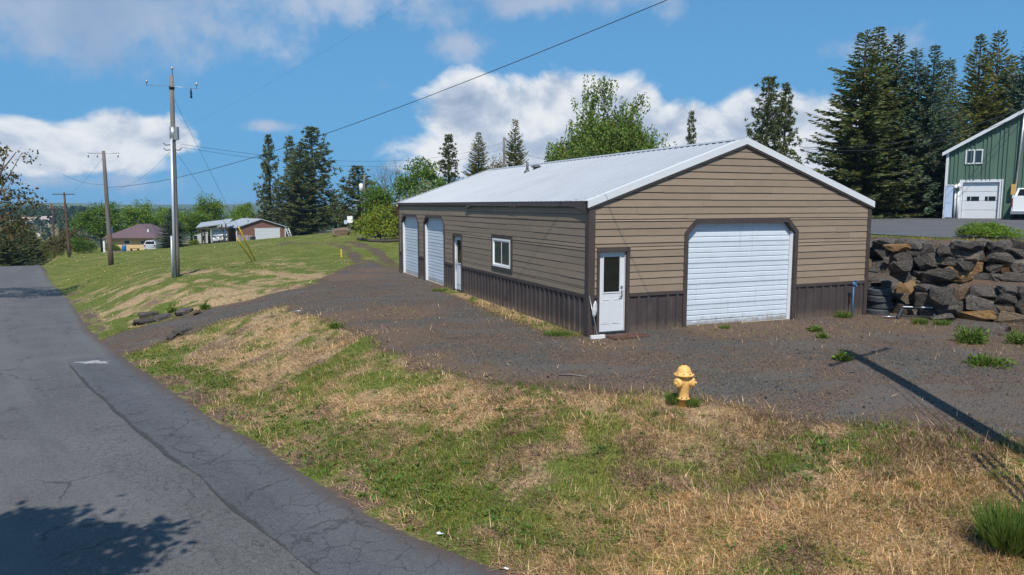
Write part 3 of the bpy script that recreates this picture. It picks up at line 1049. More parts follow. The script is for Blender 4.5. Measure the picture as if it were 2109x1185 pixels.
def planks():
    rng = random.Random(4)
    z0, dz = 1.075, 0.1875

    def piece(f, wall, ab, bb, bt, at_, zb, zt, wob=True):
        if bb - ab < .03 and bt - at_ < .03: return
        if at_ > bt: at_ = bt = (at_ + bt) / 2
        if ab > bb: ab = bb = (ab + bb) / 2
        j = (lambda: rng.uniform(-.005, .005)) if wob else (lambda: 0.0)
        quad_slab(f, [(ab, zb + j()), (bb, zb + j()), (bt, zt - .014), (at_, zt - .014)], 0.0, ((.030 if wall is GW else .017) + rng.uniform(-.004, .005), .012)).obj('siding_plank', M['siding'], wall)

    def row(f, wall, lo, hi, zb, zt, openings):
        """one course between the outlines lo(z) and hi(z), kept clear of openings (a0, a1, top, cut corner)"""
        ops = [o for o in openings if zb < o[2] - .005 and zt > o[4]]
        tops = sorted({o[2] for o in ops if o[2] < zt - .02} | {o[4] for o in ops if zb + .02 < o[4]})
        if tops:
            row(f, wall, lo, hi, zb, tops[0] - .001, openings)
            row(f, wall, lo, hi, tops[0] + .001, zt, openings)
            return
        edges = [(lo(zb), lo(zt))]
        for a0, a1, zt_, ch, _ in sorted(ops):
            k = lambda z: max(0.0, z - (zt_ - ch))
            edges += [(a0 + k(zb), a0 + k(zt)), (a1 - k(zb), a1 - k(zt))]
        edges.append((hi(zb), hi(zt)))
        for (ab, at_), (bb, bt) in zip(edges[0::2], edges[1::2]):
            if bb - ab < .03: continue
            c = ab + rng.uniform(.9, 3.66)
            pb, pt = ab, at_
            while c < min(bb, bt) - .5:
                if c > max(pb, pt) + .4:
                    piece(f, wall, pb, c - .002, c - .002, pt, zb, zt)
                    pb = pt = c + .002
                c += 3.66
            piece(f, wall, pb, bb, bt, pt, zb, zt)
    k = 0
    lo = lambda z: max(0.13, (z - (BH - .10)) / SL + 0.02)
    while True:
        zb, zt = z0 + k * dz, z0 + (k + 1) * dz
        zt = min(zt, BH + BR - .13)
        if lo(zb) > BW / 2 - 0.25: break
        row(FG, GW, lo, lambda z: BW - max(.09, lo(z) - .04 if lo(z) > .14 else .09), zb, zt, [(.203, 1.18, 2.29, 0, 0), (2.872, 6.838, 3.008, .37, 0)])
        k += 1
    for k in range(12):
        zb, zt = z0 + k * dz, min(z0 + (k + 1) * dz, 3.31)
        row(FL, LW, lambda z: .13, lambda z: BL - .09, zb, zt, [(9.905, 10.985, 2.275, 0, 0), (4.99, 6.79, 2.372, 0, 1.218), (12.043, 15.107, 2.928, .34, 0), (15.933, 19.047, 2.928, .34, 0)])


def plank(m, parent, rng):
    m.obj('siding_plank', M['siding'], parent)


planks()


def ribbed(f, a0, a1, z0, z1, pitch=.305, parent=None, phase=0.0):
    """painted steel skirt panels with raised ribs"""
    a = a0
    while a < a1 - .02:
        b = min(a + pitch * 3, a1)
        prof = []
        k0 = math.floor((a - phase) / pitch)
        prof.append((a, .006))
        for k in range(k0, k0 + 6):
            c = phase + k * pitch + pitch / 2
            for da, o in ((-.045, .006), (-.032, .042), (.032, .042), (.045, .006)):
                if a + .002 < c + da < b - .002: prof.append((c + da, o))
        prof.append((b - .0015, prof[-1][1] if abs(prof[-1][0] - b) < .05 else .006))
        vs, fs = [], []
        for p, o in prof:
            vs += [f(p, o, z0), f(p, o, z1)]
        for i in range(len(prof) - 1):
            fs.append((2 * i, 2 * i + 2, 2 * i + 3, 2 * i + 1))
        n = len(vs)
        for p, o in prof:
            vs += [f(p, .001, z0), f(p, .001, z1)]
        for i in range(len(prof) - 1):
            fs.append((n + 2 * i, n + 2 * i + 1, n + 2 * i + 3, n + 2 * i + 2))
            fs.append((2 * i, n + 2 * i, n + 2 * i + 2, 2 * i + 2))
            fs.append((2 * i + 1, 2 * i + 3, n + 2 * i + 3, n + 2 * i + 1))
        MB().add(vs, fs).obj('skirt_panel', M['wainscot'], parent)
        a = b


def trims():
    for a0, a1 in ((.13, .198), (1.2, 2.88), (6.85, BW - .09)):
        ribbed(FG, a0, a1, .0, 1.0, parent=GW, phase=.1)
    for a0, a1 in ((.13, 9.86), (11.0, 12.02), (15.1, 15.92), (19.06, BL - .09)):
        ribbed(FL, a0, a1, .02, 1.0, parent=LW)
    for a0, a1 in ((.13, .198), (1.2, 2.88), (6.85, BW - .09)):
        MB().box(a0, a1, -.047, -.001, .985, 1.075).obj('skirt_trim', M['trim'], GW)
    for a0, a1 in ((.13, 9.86), (11.0, 12.02), (15.1, 15.92), (19.06, BL - .09)):
        MB().box(-.047, -.001, a0, a1, .985, 1.075).obj('skirt_trim', M['trim'], LW)
    c = MB()
    c.box(-.056, .13, -.056, .0, -.02, BH - .1)
    c.box(-.056, .0, .0, .13, -.02, BH - .1)
    c.obj('corner_trim', M['trim'], SHED)
    c = MB()
    c.box(BW - .09, BW + .046, -.046, .0, -.02, BH - .12)
    c.box(BW, BW + .046, .0, .12, -.02, BH - .12)
    c.obj('corner_trim', M['trim'], SHED)
    c = MB()
    c.box(-.046, .0, BL - .09, BL + .03, -.02, BH - .12)
    c.obj('corner_trim', M['trim'], SHED)
    f = MB()
    f.box(-.075, -.012, -.03, BL + .03, BH - .155, BH - .03)
    f.obj('fascia_board', M['trim'], SHED)
    # sagging loose flashing under the eave of the near half
    f = MB()
    for v0, v1, d0, d1 in ((.05, 4.55, .145, .02), (4.6, 9.3, .05, .12)):
        n = 14
        pts = []
        for i in range(n + 1):
            s = i / n
            v = v0 + (v1 - v0) * s
            drop = d0 * max(0, 1 - s * 6) + d1 * max(0, s * 7 - 6) + .035 * math.sin(math.pi * s) * 0.6
            pts.append((v, BH - .155 - drop))
        for (va, za), (vb, zb) in zip(pts[:-1], pts[1:]):
            f.hexa([(-.10, va, za), (-.10, vb, zb), (-.088, vb, zb), (-.088, va, za)], [(-.082, va, BH - .07), (-.082, vb, BH - .07), (-.0765, vb, BH - .07), (-.0765, va, BH - .07)])
    f.obj('loose_flashing', M['trim'], SHED)


trims()


def roof():
    """ribbed white sheets on both slopes, one object a sheet"""
    v0, v1, w = -.06, BL + .06, .915
    e0, top = -.075, BW / 2
    def slope_pt(side, u, v, h):
        z = BH - .02 + SL * u + h
        return (u if side == 0 else BW - u, v, z)
    base = {}
    for side in (0, 1):
        rf = MB()
        rf.hexa([slope_pt(side, e0 + .02, v0 + .03, -.06), slope_pt(side, top, v0 + .03, -.06), slope_pt(side, top, v1 - .03, -.06), slope_pt(side, e0 + .02, v1 - .03, -.06)],
                [slope_pt(side, e0 + .02, v0 + .03, -.004), slope_pt(side, top, v0 + .03, -.004), slope_pt(side, top, v1 - .03, -.004), slope_pt(side, e0 + .02, v1 - .03, -.004)])
        deck = rf.obj('roof', M['trim'], SHED)
        v = v0
        while v < v1 - .01:
            b = min(v + w, v1)
            prof = [(v, 0)]
            c = v + .05
            while c < b - .03:
                prof += [(c - .03, .0), (c - .014, .026), (c + .014, .026), (c + .03, .0)]
                c += w / 3
            prof.append((b - .002, 0))
            prof = sorted(set(prof))
            vs, fs = [], []
            for q, h in prof:
                vs += [slope_pt(side, e0, q, h), slope_pt(side, top, q, h)]
            n = len(vs)
            for q, h in prof:
                vs += [slope_pt(side, e0, q, h - .003), slope_pt(side, top, q, h - .003)]
            for i in range(len(prof) - 1):
                fs.append((2 * i, 2 * i + 1, 2 * i + 3, 2 * i + 2))
                fs.append((n + 2 * i, n + 2 * i + 2, n + 2 * i + 3, n + 2 * i + 1))
                fs.append((2 * i, 2 * i + 2, n + 2 * i + 2, n + 2 * i))
            MB().add(vs, fs).obj('roof_sheet', M['roofwhite'], deck)
            v = b
        # gable end trim: a white angle over the sheets with a brown strip below
        for vv, sg in ((v0, 1), (v1, -1)):
            t = MB()
            p = lambda u, dv, h: slope_pt(side, u, vv + sg * dv, h)
            ea = e0 - .03
            t.hexa([p(ea, -.035, -.15), p(ea, .0, -.15), p(ea, .0, .032), p(ea, -.035, .032)], [p(top, -.035, -.15), p(top, .0, -.15), p(top, .0, .032), p(top, -.035, .032)])
            t.hexa([p(ea, .001, .028), p(ea, .16, .028), p(ea, .16, .034), p(ea, .001, .034)], [p(top, .001, .028), p(top, .16, .028), p(top, .16, .034), p(top, .001, .034)])
            t.obj('rake_trim', M['white'], deck)
        t = MB()
        p = lambda u, dv, h: slope_pt(side, u, v0 + dv, h)
        t.hexa([p(e0, -.02, -.205), p(e0, .05, -.205), p(e0, .05, -.152), p(e0, -.02, -.152)], [p(top, -.02, -.205), p(top, .05, -.205), p(top, .05, -.152), p(top, -.02, -.152)])
        t.obj('rake_strip', M['trim'], deck)
        if side == 0:
            base = deck
    r = MB()
    for side in (0, 1):
        p = lambda u, v, h: slope_pt(side, u, v, h)
        r.hexa([p(top - .2, v0 - .03, .03), p(top, v0 - .03, .03), p(top, v1 + .03, .03), p(top - .2, v1 + .03, .03)],
               [p(top - .2, v0 - .03, .036), p(top, v0 - .03, .037), p(top, v1 + .03, .037), p(top - .2, v1 + .03, .036)])
    r.obj('ridge_cap', M['roofwhite'], SHED)
    # vents on the slope that faces the drive
    for px, py, kind in ((1086, 354, 0), (1104, 347, 1)):
        nrm = -SL * UH + np.array([0, 0, 1])
        d = ray(px, py)
        p0 = BO + np.array([0, 0, BH])
        t = np.dot(p0 - CAMP, nrm) / np.dot(d, nrm)
        q = CAMP + d * t - BO
        u, v = q @ UH, q @ VH
        z = BH - .02 + SL * u
        m = MB()
        if kind == 0:
            m.lathe([(.15, -.04), (.13, .04), (.075, .09), (.075, .10)], 12, (u, v, z))
            m.lathe([(.055, .0), (.055, .42), (.045, .42)], 12, (u, v, z))
            m.obj('vent_pipe', M['ventgrey'], base)
        else:
            m.lathe([(.12, -.03), (.12, .07)], 12, (u, v, z))
            m.lathe([(.21, .06), (.22, .09), (.15, .15), (.03, .18)], 14, (u, v, z))
            m.obj('roof_vent', M['ventgrey'], base)


M['ventgrey'] = pmat('grey_vent_metal', (.12, .125, .13), .6, .2, var=.15, scale=9)
roof()


def overhead_door(name, f, a0, a1, top, sections, depth=.125, label=None):
    """steel sectional door set back in its opening"""
    o = MB()
    fb = lambda a, off, z: f(a, off - depth, z)
    o.hexa([fb(a0, -.06, .0), fb(a1, -.06, .0), fb(a1, -.03, .0), fb(a0, -.03, .0)], [fb(a0, -.06, top + .05), fb(a1, -.06, top + .05), fb(a1, -.03, top + .05), fb(a0, -.03, top + .05)])
    door = o.obj(name, M['doorwhite'], SHED)
    if label: door['label'] = label
    h = (top - .02) / sections
    for k in range(sections):
        z0 = .03 + k * h
        prof = []
        n = 4
        for j in range(n):
            s = h / n
            zz = z0 + j * s
            prof += [(zz + .004, .0), (zz + .016, .0), (zz + .034, .016), (zz + s - .008, .012)]
        prof[0] = (z0 + .003, .0)
        prof[-1] = (z0 + h - .003, .012)
        vs, fs = [], []
        for z, off in prof:
            vs += [fb(a0 + .01, off, z), fb(a1 - .01, off, z)]
        n0 = len(vs)
        for z, off in prof:
            vs += [fb(a0 + .01, -.028, z), fb(a1 - .01, -.028, z)]
        q = len(prof)
        for i in range(q - 1):
            fs += [(2 * i, 2 * i + 1, 2 * i + 3, 2 * i + 2), (n0 + 2 * i, n0 + 2 * i + 2, n0 + 2 * i + 3, n0 + 2 * i + 1),
                   (2 * i, 2 * i + 2, n0 + 2 * i + 2, n0 + 2 * i), (2 * i + 1, n0 + 2 * i + 1, n0 + 2 * i + 3, 2 * i + 3)]
        fs += [(0, n0, n0 + 1, 1), (2 * q - 2, 2 * q - 1, n0 + 2 * q - 1, n0 + 2 * q - 2)]
        MB().add(vs, fs).obj('door_section', M['doorwhite'], door)
    s = MB()
    s.hexa([fb(a0, -.03, .0), fb(a1, -.03, .0), fb(a1, .02, .0), fb(a0, .02, .0)], [fb(a0, -.03, .029), fb(a1, -.03, .029), fb(a1, .014, .029), fb(a0, .014, .029)])
    s.obj('weather_seal', M['black'], door)
    # white inner jambs, clipped corners
    for e, sg in ((a0, 1), (a1, -1)):
        j = MB()
        j.hexa([fb(e, .0, 0), fb(e + sg * .045, .018, 0), fb(e + sg * .045, .05, 0), fb(e, depth - .005, 0)],
               [fb(e, .0, top - .28), fb(e + sg * .045, .018, top - .28), fb(e + sg * .045, .05, top - .28), fb(e, depth - .005, top - .28)])
        j.obj('jamb', M['white'], door)
    return door


def opening_trim(f, a0, a1, top, name, cham, w=.105, side_l=True, side_r=True):
    """brown casing round an overhead door, its top corners cut off"""
    ai0, ai1 = a0, a1
    m = MB()
    o0, o1 = .0005, .048
    q = lambda cs: quad_slab(f, cs, o0, o1, m)
    ti = top
    q([(ai0 - w, -.02), (ai0, -.02), (ai0, ti - cham), (ai0 - w, ti - cham + w * .4)])
    q([(ai1, -.02), (ai1 + w, -.02), (ai1 + w, ti - cham + w * .4), (ai1, ti - cham)])
    q([(ai0 - w, ti - cham + w * .4), (ai0, ti - cham), (ai0 + cham, ti), (ai0 + cham - w * .4, ti + w)])
    q([(ai1, ti - cham), (ai1 + w, ti - cham + w * .4), (ai1 - cham + w * .4, ti + w), (ai1 - cham, ti)])
    q([(ai0 + cham - w * .4, ti + w), (ai0 + cham, ti), (ai1 - cham, ti), (ai1 - cham + w * .4, ti + w)])
    return m.obj(name, M['trim'], SHED)


overhead_door('overhead_door', FG, 3.03, 6.68, 2.9, 5)
opening_trim(FG, 3.0, 6.71, 2.88, 'door_casing', .30, .125)
overhead_door('overhead_door', FL, 12.17, 14.98, 2.84, 5)
opening_trim(FL, 12.15, 15.0, 2.82, 'door_casing', .28)
overhead_door('overhead_door', FL, 16.06, 18.92, 2.84, 5)
opening_trim(FL, 16.04, 18.94, 2.82, 'door_casing', .28)


def entry_door(f, a0, a1, zt, hinge_right, z0=.09):
    """half glazed white steel door with two raised panels, its frame, lever and deadbolt"""
    g = lambda a, off, z: f(a, off - .06, z)
    d = MB()
    w = a1 - a0
    ga0, ga1, gz0, gz1 = a0 + .13, a1 - .13, 1.12, zt - .10
    for c in ([(a0, z0), (a1, z0), (a1, gz0), (a0, gz0)], [(a0, gz1), (a1, gz1), (a1, zt), (a0, zt)], [(a0, gz0), (ga0, gz0), (ga0, gz1), (a0, gz1)], [(ga1, gz0), (a1, gz0), (a1, gz1), (ga1, gz1)]):
        quad_slab(g, c, -.03, .0, d)
    door = d.obj('entry_door', M['white'], SHED)
    p = quad_slab(g, [(ga0, gz0), (ga1, gz0), (ga1, gz1), (ga0, gz1)], -.025, -.008)
    p.obj('pane', M['glass'], door)
    fr = MB()
    for c in ([(ga0 - .03, gz0 - .03), (ga1 + .03, gz0 - .03), (ga1 + .03, gz0), (ga0 - .03, gz0)], [(ga0 - .03, gz1), (ga1 + .03, gz1), (ga1 + .03, gz1 + .03), (ga0 - .03, gz1 + .03)],
              [(ga0 - .03, gz0), (ga0, gz0), (ga0, gz1), (ga0 - .03, gz1)], [(ga1, gz0), (ga1 + .03, gz0), (ga1 + .03, gz1), (ga1, gz1)]):
        quad_slab(g, c, .0005, .014, fr)
    fr.obj('pane_frame', M['white'], door)
    mid = (a0 + a1) / 2
    for b0, b1 in ((a0 + .10, mid - .045), (mid + .045, a1 - .10)):
        m = MB()
        zz0, zz1 = z0 + .2, gz0 - .19
        for c in ([(b0, zz0), (b1, zz0), (b1 - .02, zz0 + .02), (b0 + .02, zz0 + .02)], [(b0 + .02, zz1 - .02), (b1 - .02, zz1 - .02), (b1, zz1), (b0, zz1)],
                  [(b0, zz0), (b0 + .02, zz0 + .02), (b0 + .02, zz1 - .02), (b0, zz1)], [(b1 - .02, zz0 + .02), (b1, zz0), (b1, zz1), (b1 - .02, zz1 - .02)]):
            quad_slab(g, c, .0005, .010, m)
        quad_slab(g, [(b0 + .035, zz0 + .035), (b1 - .035, zz0 + .035), (b1 - .05, zz1 - .05), (b0 + .05, zz1 - .05)], .0005, .006, m)
        m.obj('raised_panel', M['white'], door)
    ha = a0 + .065 if hinge_right else a1 - .065
    sg = 1 if hinge_right else -1
    k = MB()
    for zz in (1.24, 1.02):
        k.tube([g(ha, .0, zz), g(ha, .025, zz)], .036, 12)
    k.tube([g(ha, .02, 1.02), g(ha, .055, 1.02), g(ha + sg * .10, .06, 1.01)], .012, 8)
    k.tube([g(ha, .02, 1.13), g(ha, .05, 1.13)], .025, 10)
    k.obj('door_lever', M['steel'], door)
    jm = MB()
    for b0, b1 in ((a0 - .045, a0 - .003), (a1 + .003, a1 + .045)):
        quad_slab(g, [(b0, z0 - .03), (b1, z0 - .03), (b1, zt + .045), (b0, zt + .045)], -.06, .045, jm)
    quad_slab(g, [(a0 - .003, zt + .004), (a1 + .003, zt + .004), (a1 + .003, zt + .045), (a0 - .003, zt + .045)], -.06, .045, jm)
    jm.obj('door_frame', M['white'], door)
    th = quad_slab(g, [(a0 - .05, -.01), (a1 + .05, -.01), (a1 + .05, z0 - .005), (a0 - .05, z0 - .005)], -.05, .075)
    th.obj('threshold', M['darksteel'], door)
    cs = MB()
    c0, c1, ct = a0 - .11, a1 + .12, zt + .15
    quad_slab(f, [(c0, -.02), (c0 + .075, -.02), (c0 + .075, ct - .115), (c0, ct - .115)], .0005, .047, cs)
    quad_slab(f, [(c1 - .085, -.02), (c1, -.02), (c1, ct - .115), (c1 - .085, ct - .115)], .0005, .047, cs)
    quad_slab(f, [(c0 - .005, ct - .112), (c1 + .005, ct - .112), (c1 + .005, ct), (c0 - .005, ct)], .0005, .052, cs)
    cs.obj('casing', M['trim'], door)
    return door


entry_door(FG, .318, 1.055, 2.135, False)
entry_door(FL, 10.02, 10.86, 2.12, False)


def shed_window():
    f = FL
    a0, a1, z0, z1 = 5.12, 6.66, 1.33, 2.26
    fr = MB()
    for c in ([(a0, z0), (a1, z0), (a1, z0 + .07), (a0, z0 + .07)], [(a0, z1 - .06), (a1, z1 - .06), (a1, z1), (a0, z1)], [(a0, z0 + .07), (a0 + .07, z0 + .07), (a0 + .07, z1 - .06), (a0, z1 - .06)],
              [(a1 - .07, z0 + .07), (a1, z0 + .07), (a1, z1 - .06), (a1 - .07, z1 - .06)]):
        quad_slab(f, c, .001, .05, fr)
    w = fr.obj('sliding_window', M['vinyl'], SHED)
    mid = (a0 + a1) / 2
    for b0, b1, off in ((a0 + .07, mid + .02, .036), (mid - .02, a1 - .07, .022)):
        s = MB()
        z2, z3 = z0 + .07, z1 - .06
        for c in ([(b0, z2), (b1, z2), (b1, z2 + .04), (b0, z2 + .04)], [(b0, z3 - .04), (b1, z3 - .04), (b1, z3), (b0, z3)], [(b0, z2 + .04), (b0 + .045, z2 + .04), (b0 + .045, z3 - .04), (b0, z3 - .04)],
                  [(b1 - .045, z2 + .04), (b1, z2 + .04), (b1, z3 - .04), (b1 - .045, z3 - .04)]):
            quad_slab(f, c, off - .012, off, s)
        s.obj('sash', M['vinyl'], w)
        quad_slab(f, [(b0 + .045, z2 + .04), (b1 - .045, z2 + .04), (b1 - .045, z3 - .04), (b0 + .045, z3 - .04)], off - .010, off - .005).obj('pane', M['glassblue'], w)
    cs = MB()
    for c in ([(a0 - .125, z0 - .11), (a1 + .125, z0 - .11), (a1 + .125, z0 - .002), (a0 - .125, z0 - .002)], [(a0 - .125, z1 + .002), (a1 + .125, z1 + .002), (a1 + .125, z1 + .11), (a0 - .125, z1 + .11)],
              [(a0 - .1, z0 - .001), (a0 - .002, z0 - .001), (a0 - .002, z1 + .001), (a0 - .1, z1 + .001)], [(a1 + .002, z0 - .001), (a1 + .1, z0 - .001), (a1 + .1, z1 + .001), (a1 + .002, z1 + .001)]):
        quad_slab(f, c, .0005, .045, cs)
    cs.obj('casing', M['trim'], w)


shed_window()

# ------------------------------------------------------------------ boulder wall
def mat_rock(name, dark, light, rustc, rust):
    m, t, b, out = new_mat(name)
    P = t.node('ShaderNodeTexCoord').outputs['Object']
    oi = t.node('ShaderNodeObjectInfo').outputs['Random']
    n = t.noise(P, 5.0, 8.0, 0.65)
    n2 = t.noise(P, 1.6, 5.0, 0.6)
    n3 = t.noise(P, 3.0, 9.0, 0.75, 0.6)
    c = t.ramp(t.math('ADD', t.math('MULTIPLY', n, 0.5), t.math('MULTIPLY', n3, 0.5)), [(0.36, dark), (0.52, light), (0.68, tuple(1.9 * q for q in light))])
    c = t.scale(c, t.lin(oi, 0, 1, 0.65, 1.45))
    w = t.node('ShaderNodeNewGeometry').outputs['Position']
    rf = t.smooth(t.math('ADD', t.noise(w, 1.1, 6.0, 0.6), t.math('MULTIPLY', t.math('SUBTRACT', oi, 0.5), 0.35)), 0.66 - rust, 0.78 - rust)
    c = t.mix(t.math('MULTIPLY', rf, 0.85), c, t.mix(n2, rustc, (0.30, 0.23, 0.16)))
    c = t.mix(t.smooth(t.noise(P, 11.0, 6.0, 0.75), 0.56, 0.70, 0.0, 0.6), c, (0.22, 0.215, 0.19))
    c = t.mix(t.smooth(t.noise(P, 6.0, 8.0, 0.8), 0.52, 0.36, 0.0, 0.55), c, (0.022, 0.020, 0.019))
    t.put(b.inputs['Base Color'], c)
    b.inputs['Roughness'].default_value = 0.9
    b.inputs['Specular IOR Level'].default_value = 0.25
    bn = t.node('ShaderNodeBump')
    bn.inputs['Strength'].default_value = 1.0
    bn.inputs['Distance'].default_value = 0.12
    t.put(bn.inputs['Height'], t.math('ADD', n, t.math('MULTIPLY', t.noise(P, 14.0, 6.0, 0.7), 0.5)))
    t.l.new(bn.outputs[0], b.inputs['Normal'])
    return m


M['rock'] = mat_rock('grey_basalt', (0.050, 0.045, 0.042), (0.150, 0.132, 0.118), (0.17, 0.11, 0.065), 0.05)
M['rockorange'] = mat_rock('rusty_orange_basalt', (0.16, 0.085, 0.035), (0.36, 0.205, 0.085), (0.42, 0.24, 0.09), 0.2)
M['rocktan'] = mat_rock('tan_brown_basalt', (0.11, 0.08, 0.058), (0.25, 0.18, 0.125), (0.30, 0.18, 0.09), 0.12)


def rock_mesh(name, seed, n=24, p=0.60, sub=True):
    rng = np.random.default_rng(seed)
    bm = bmesh.new()
    d = rng.normal(size=(n, 3))
    d /= np.linalg.norm(d, axis=1)[:, None]
    q = np.sign(d) * np.abs(d) ** p
    q *= (1 + 0.16 * (rng.random((n, 1)) - 0.5) * 2)
    q = np.clip(q, -1, 1)
    for v in q: bm.verts.new(v)
    r = bmesh.ops.convex_hull(bm, input=bm.verts)
    bmesh.ops.delete(bm, geom=list({g for g in r['geom_interior'] if isinstance(g, bmesh.types.BMVert)} | {g for g in r['geom_unused'] if isinstance(g, bmesh.types.BMVert)}), context='VERTS')
    if sub:
        bmesh.ops.dissolve_limit(bm, angle_limit=rad(9), verts=bm.verts, edges=bm.edges)
    bmesh.ops.triangulate(bm, faces=bm.faces)
    bmesh.ops.subdivide_edges(bm, edges=bm.edges, cuts=1, use_grid_fill=True)
    for v in bm.verts:
        v.co *= 1 + .07 * (rng.random() - .5)
        v.co += Vector(rng.normal(size=3)) * .016
    bmesh.ops.recalc_face_normals(bm, faces=bm.faces)
    me = bpy.data.meshes.new(name)
    bm.to_mesh(me)
    bm.free()
    return me


ROCKS = [rock_mesh('boulder', s) for s in range(40, 54)]


def rock_obj(name, me, mat, loc, dims, rot, parent=None):
    o = bpy.data.objects.new(name, me)
    COL.objects.link(o)
    o.parent = parent
    o.location = loc
    o.scale = [d / 2 for d in dims]
    o.rotation_euler = rot
    if not me.materials: me.materials.append(M['rock'])
    if mat is not None:
        o.material_slots[0].link = 'OBJECT'
        o.material_slots[0].material = mat
    return o


def boulder_tier(label, off, zbase, zh, s0, s1, seed, orange, tan):
    rng = random.Random(seed)
    L = smooth_line(WALL, 0.15)[:, :2]
    seg = np.r_[0, np.cumsum(np.linalg.norm(np.diff(L, axis=0), axis=1))]
    ref = int(np.argmin(np.hypot(L[:, 0] - 11.75, L[:, 1] - 23.0)))
    seg = seg - seg[ref]
    T = np.gradient(L, axis=0); T /= np.linalg.norm(T, axis=1)[:, None]
    at = lambda s: (np.interp(s, seg, L[:, 0]), np.interp(s, seg, L[:, 1]), np.interp(s, seg, T[:, 0]), np.interp(s, seg, T[:, 1]))
    bx, by, _, _ = at(1.5)
    root = empty('boulder_wall', (bx, by, zbase), 0, label, 'boulder wall')
    ds = 0.05
    n = int((s1 - s0) / ds)
    sky = np.zeros(n)
    stones = []
    while True:
        i = int(np.argmin(sky + np.array([0.0005 * k for k in range(n)]) * 0))
        if sky[i] > zh - 0.12: break
        j = i
        while j < n and sky[j] <= sky[i] + 0.10: j += 1
        room = (j - i) * ds
        w = rng.choice((0.24, 0.36, 0.5, 0.65, 0.85)) * rng.uniform(0.85, 1.15)
        if room - w < 0.3: w = room if room < 1.3 else room / 2
        k = max(1, int(round(w / ds)))
        base = sky[i:i + k].max()
        h = min(rng.uniform(0.22, 0.46) * (0.8 if w < .45 else 1.0), zh + rng.uniform(-.06, .08) - base)
        if w >= 0.22 and h > 0.10:
            stones.append((s0 + (i + k / 2) * ds, base + h / 2, w, h))
        sky[i:i + k] = base + h
    objs = []
    for s, z, w, h in stones:
        x, y, tx, ty = at(s)
        d = off + rng.uniform(-.05, .07) + 0.12 * z
        cx, cy = x - ty * d, y + tx * d
        dep = rng.uniform(.45, .65)
        # normal that points uphill is the left of travel
        o = rock_obj('boulder', ROCKS[rng.randrange(len(ROCKS))], None, (cx - bx, cy - by, z), (w * 1.16 + .05, dep * 1.15, h * 1.24 + .04),
                     (rng.uniform(-.10, .10), rng.uniform(-.14, .14), math.atan2(ty, tx) + rng.uniform(-.12, .12) + (math.pi if rng.random() < .5 else 0)), root)
        objs.append((o, np.array([cx - -ty * .25 * -1, cy, z + zbase])))
    for lst, mt in ((orange, M['rockorange']), (tan, M['rocktan'])):
        for px, py in lst:
            best, bd = None, 1e9
            for o, p in objs:
                v = p - CAMP
                c_, s_ = math.cos(PITCH), math.sin(PITCH)
                dd = v[1] * c_ - v[2] * s_
                qx, qy = 1054.5 + F * v[0] / dd, 592.5 - F * (v[1] * s_ + v[2] * c_) / dd
                e = (qx - px) ** 2 + 2 * (qy - py) ** 2
                if e < bd and o.material_slots[0].link != 'OBJECT': best, bd = o, e
            if best is not None and bd < 3000:
                best.material_slots[0].link = 'OBJECT'
                best.material_slots[0].material = mt
    return root


boulder_tier('lower tier of the dark basalt boulder wall, its foot in the weedy gravel', 0.18, -0.04, 1.04, -2.5, 9.6, 21, [(1875, 583), (2050, 647)], [(1842, 610), (1990, 610)])
boulder_tier('upper tier of the boulder wall with bright orange boulders, under the grass verge', 1.34, 1.06, 1.17, -3.5, 9.6, 35, [(2021, 538), (2076, 541), (1990, 568), (1838, 513)], [(1796, 558), (1940, 565)])
# loose stones at the foot and along the drive
for i, (px, py, dm, mt, lb) in enumerate((
        (2092, 684, (.42, .4, .26), 'rocktan', 'tan loose boulder in the weeds at the foot of the boulder wall'),
        (2062, 692, (.16, .14, .1), 'rocktan', 'small pinkish stone beside the tan loose boulder'))):
    p = hit(px, py)
    tag(rock_obj('loose_boulder', ROCKS[i], M[mt], (p[0], p[1], p[2] + dm[2] * .3), dm, (0, 0, i)), lb, 'boulder')
for i, (px, py, dm, lb) in enumerate((
        (306, 651, (.8, .5, .28), 'flat dark stone uppermost of the row on the upper side of the drive mouth'), (299, 667, (.85, .5, .30), 'flat dark stone lowest of the row beside the drive mouth'),
        (340, 657, (.9, .5, .28), 'long flat dark stone in the middle of the row beside the drive'), (379, 646, (.85, .5, .32), 'thick dark stone at the uphill end of the row beside the drive'),
        (402, 648, (.5, .4, .25), 'brown earthy stone just past the uphill end of the stone row'),
        (376, 684, (.9, .5, .22), 'pale grey flat stone on the lower edge of the drive'), (352, 697, (.5, .3, .2), 'dark sharp stone tucked under the pale flat stone by the drive'))):
    p = hit(px, py)
    tag(rock_obj('edge_stone', ROCKS[(i * 3 + 1) % 14], M['rocktan'] if i == 4 else M['rock'], (p[0], p[1], p[2] + .04), dm, (.05, -.05, .5 + .2 * i)), lb, 'stone', 'flat stones edging the drive mouth')

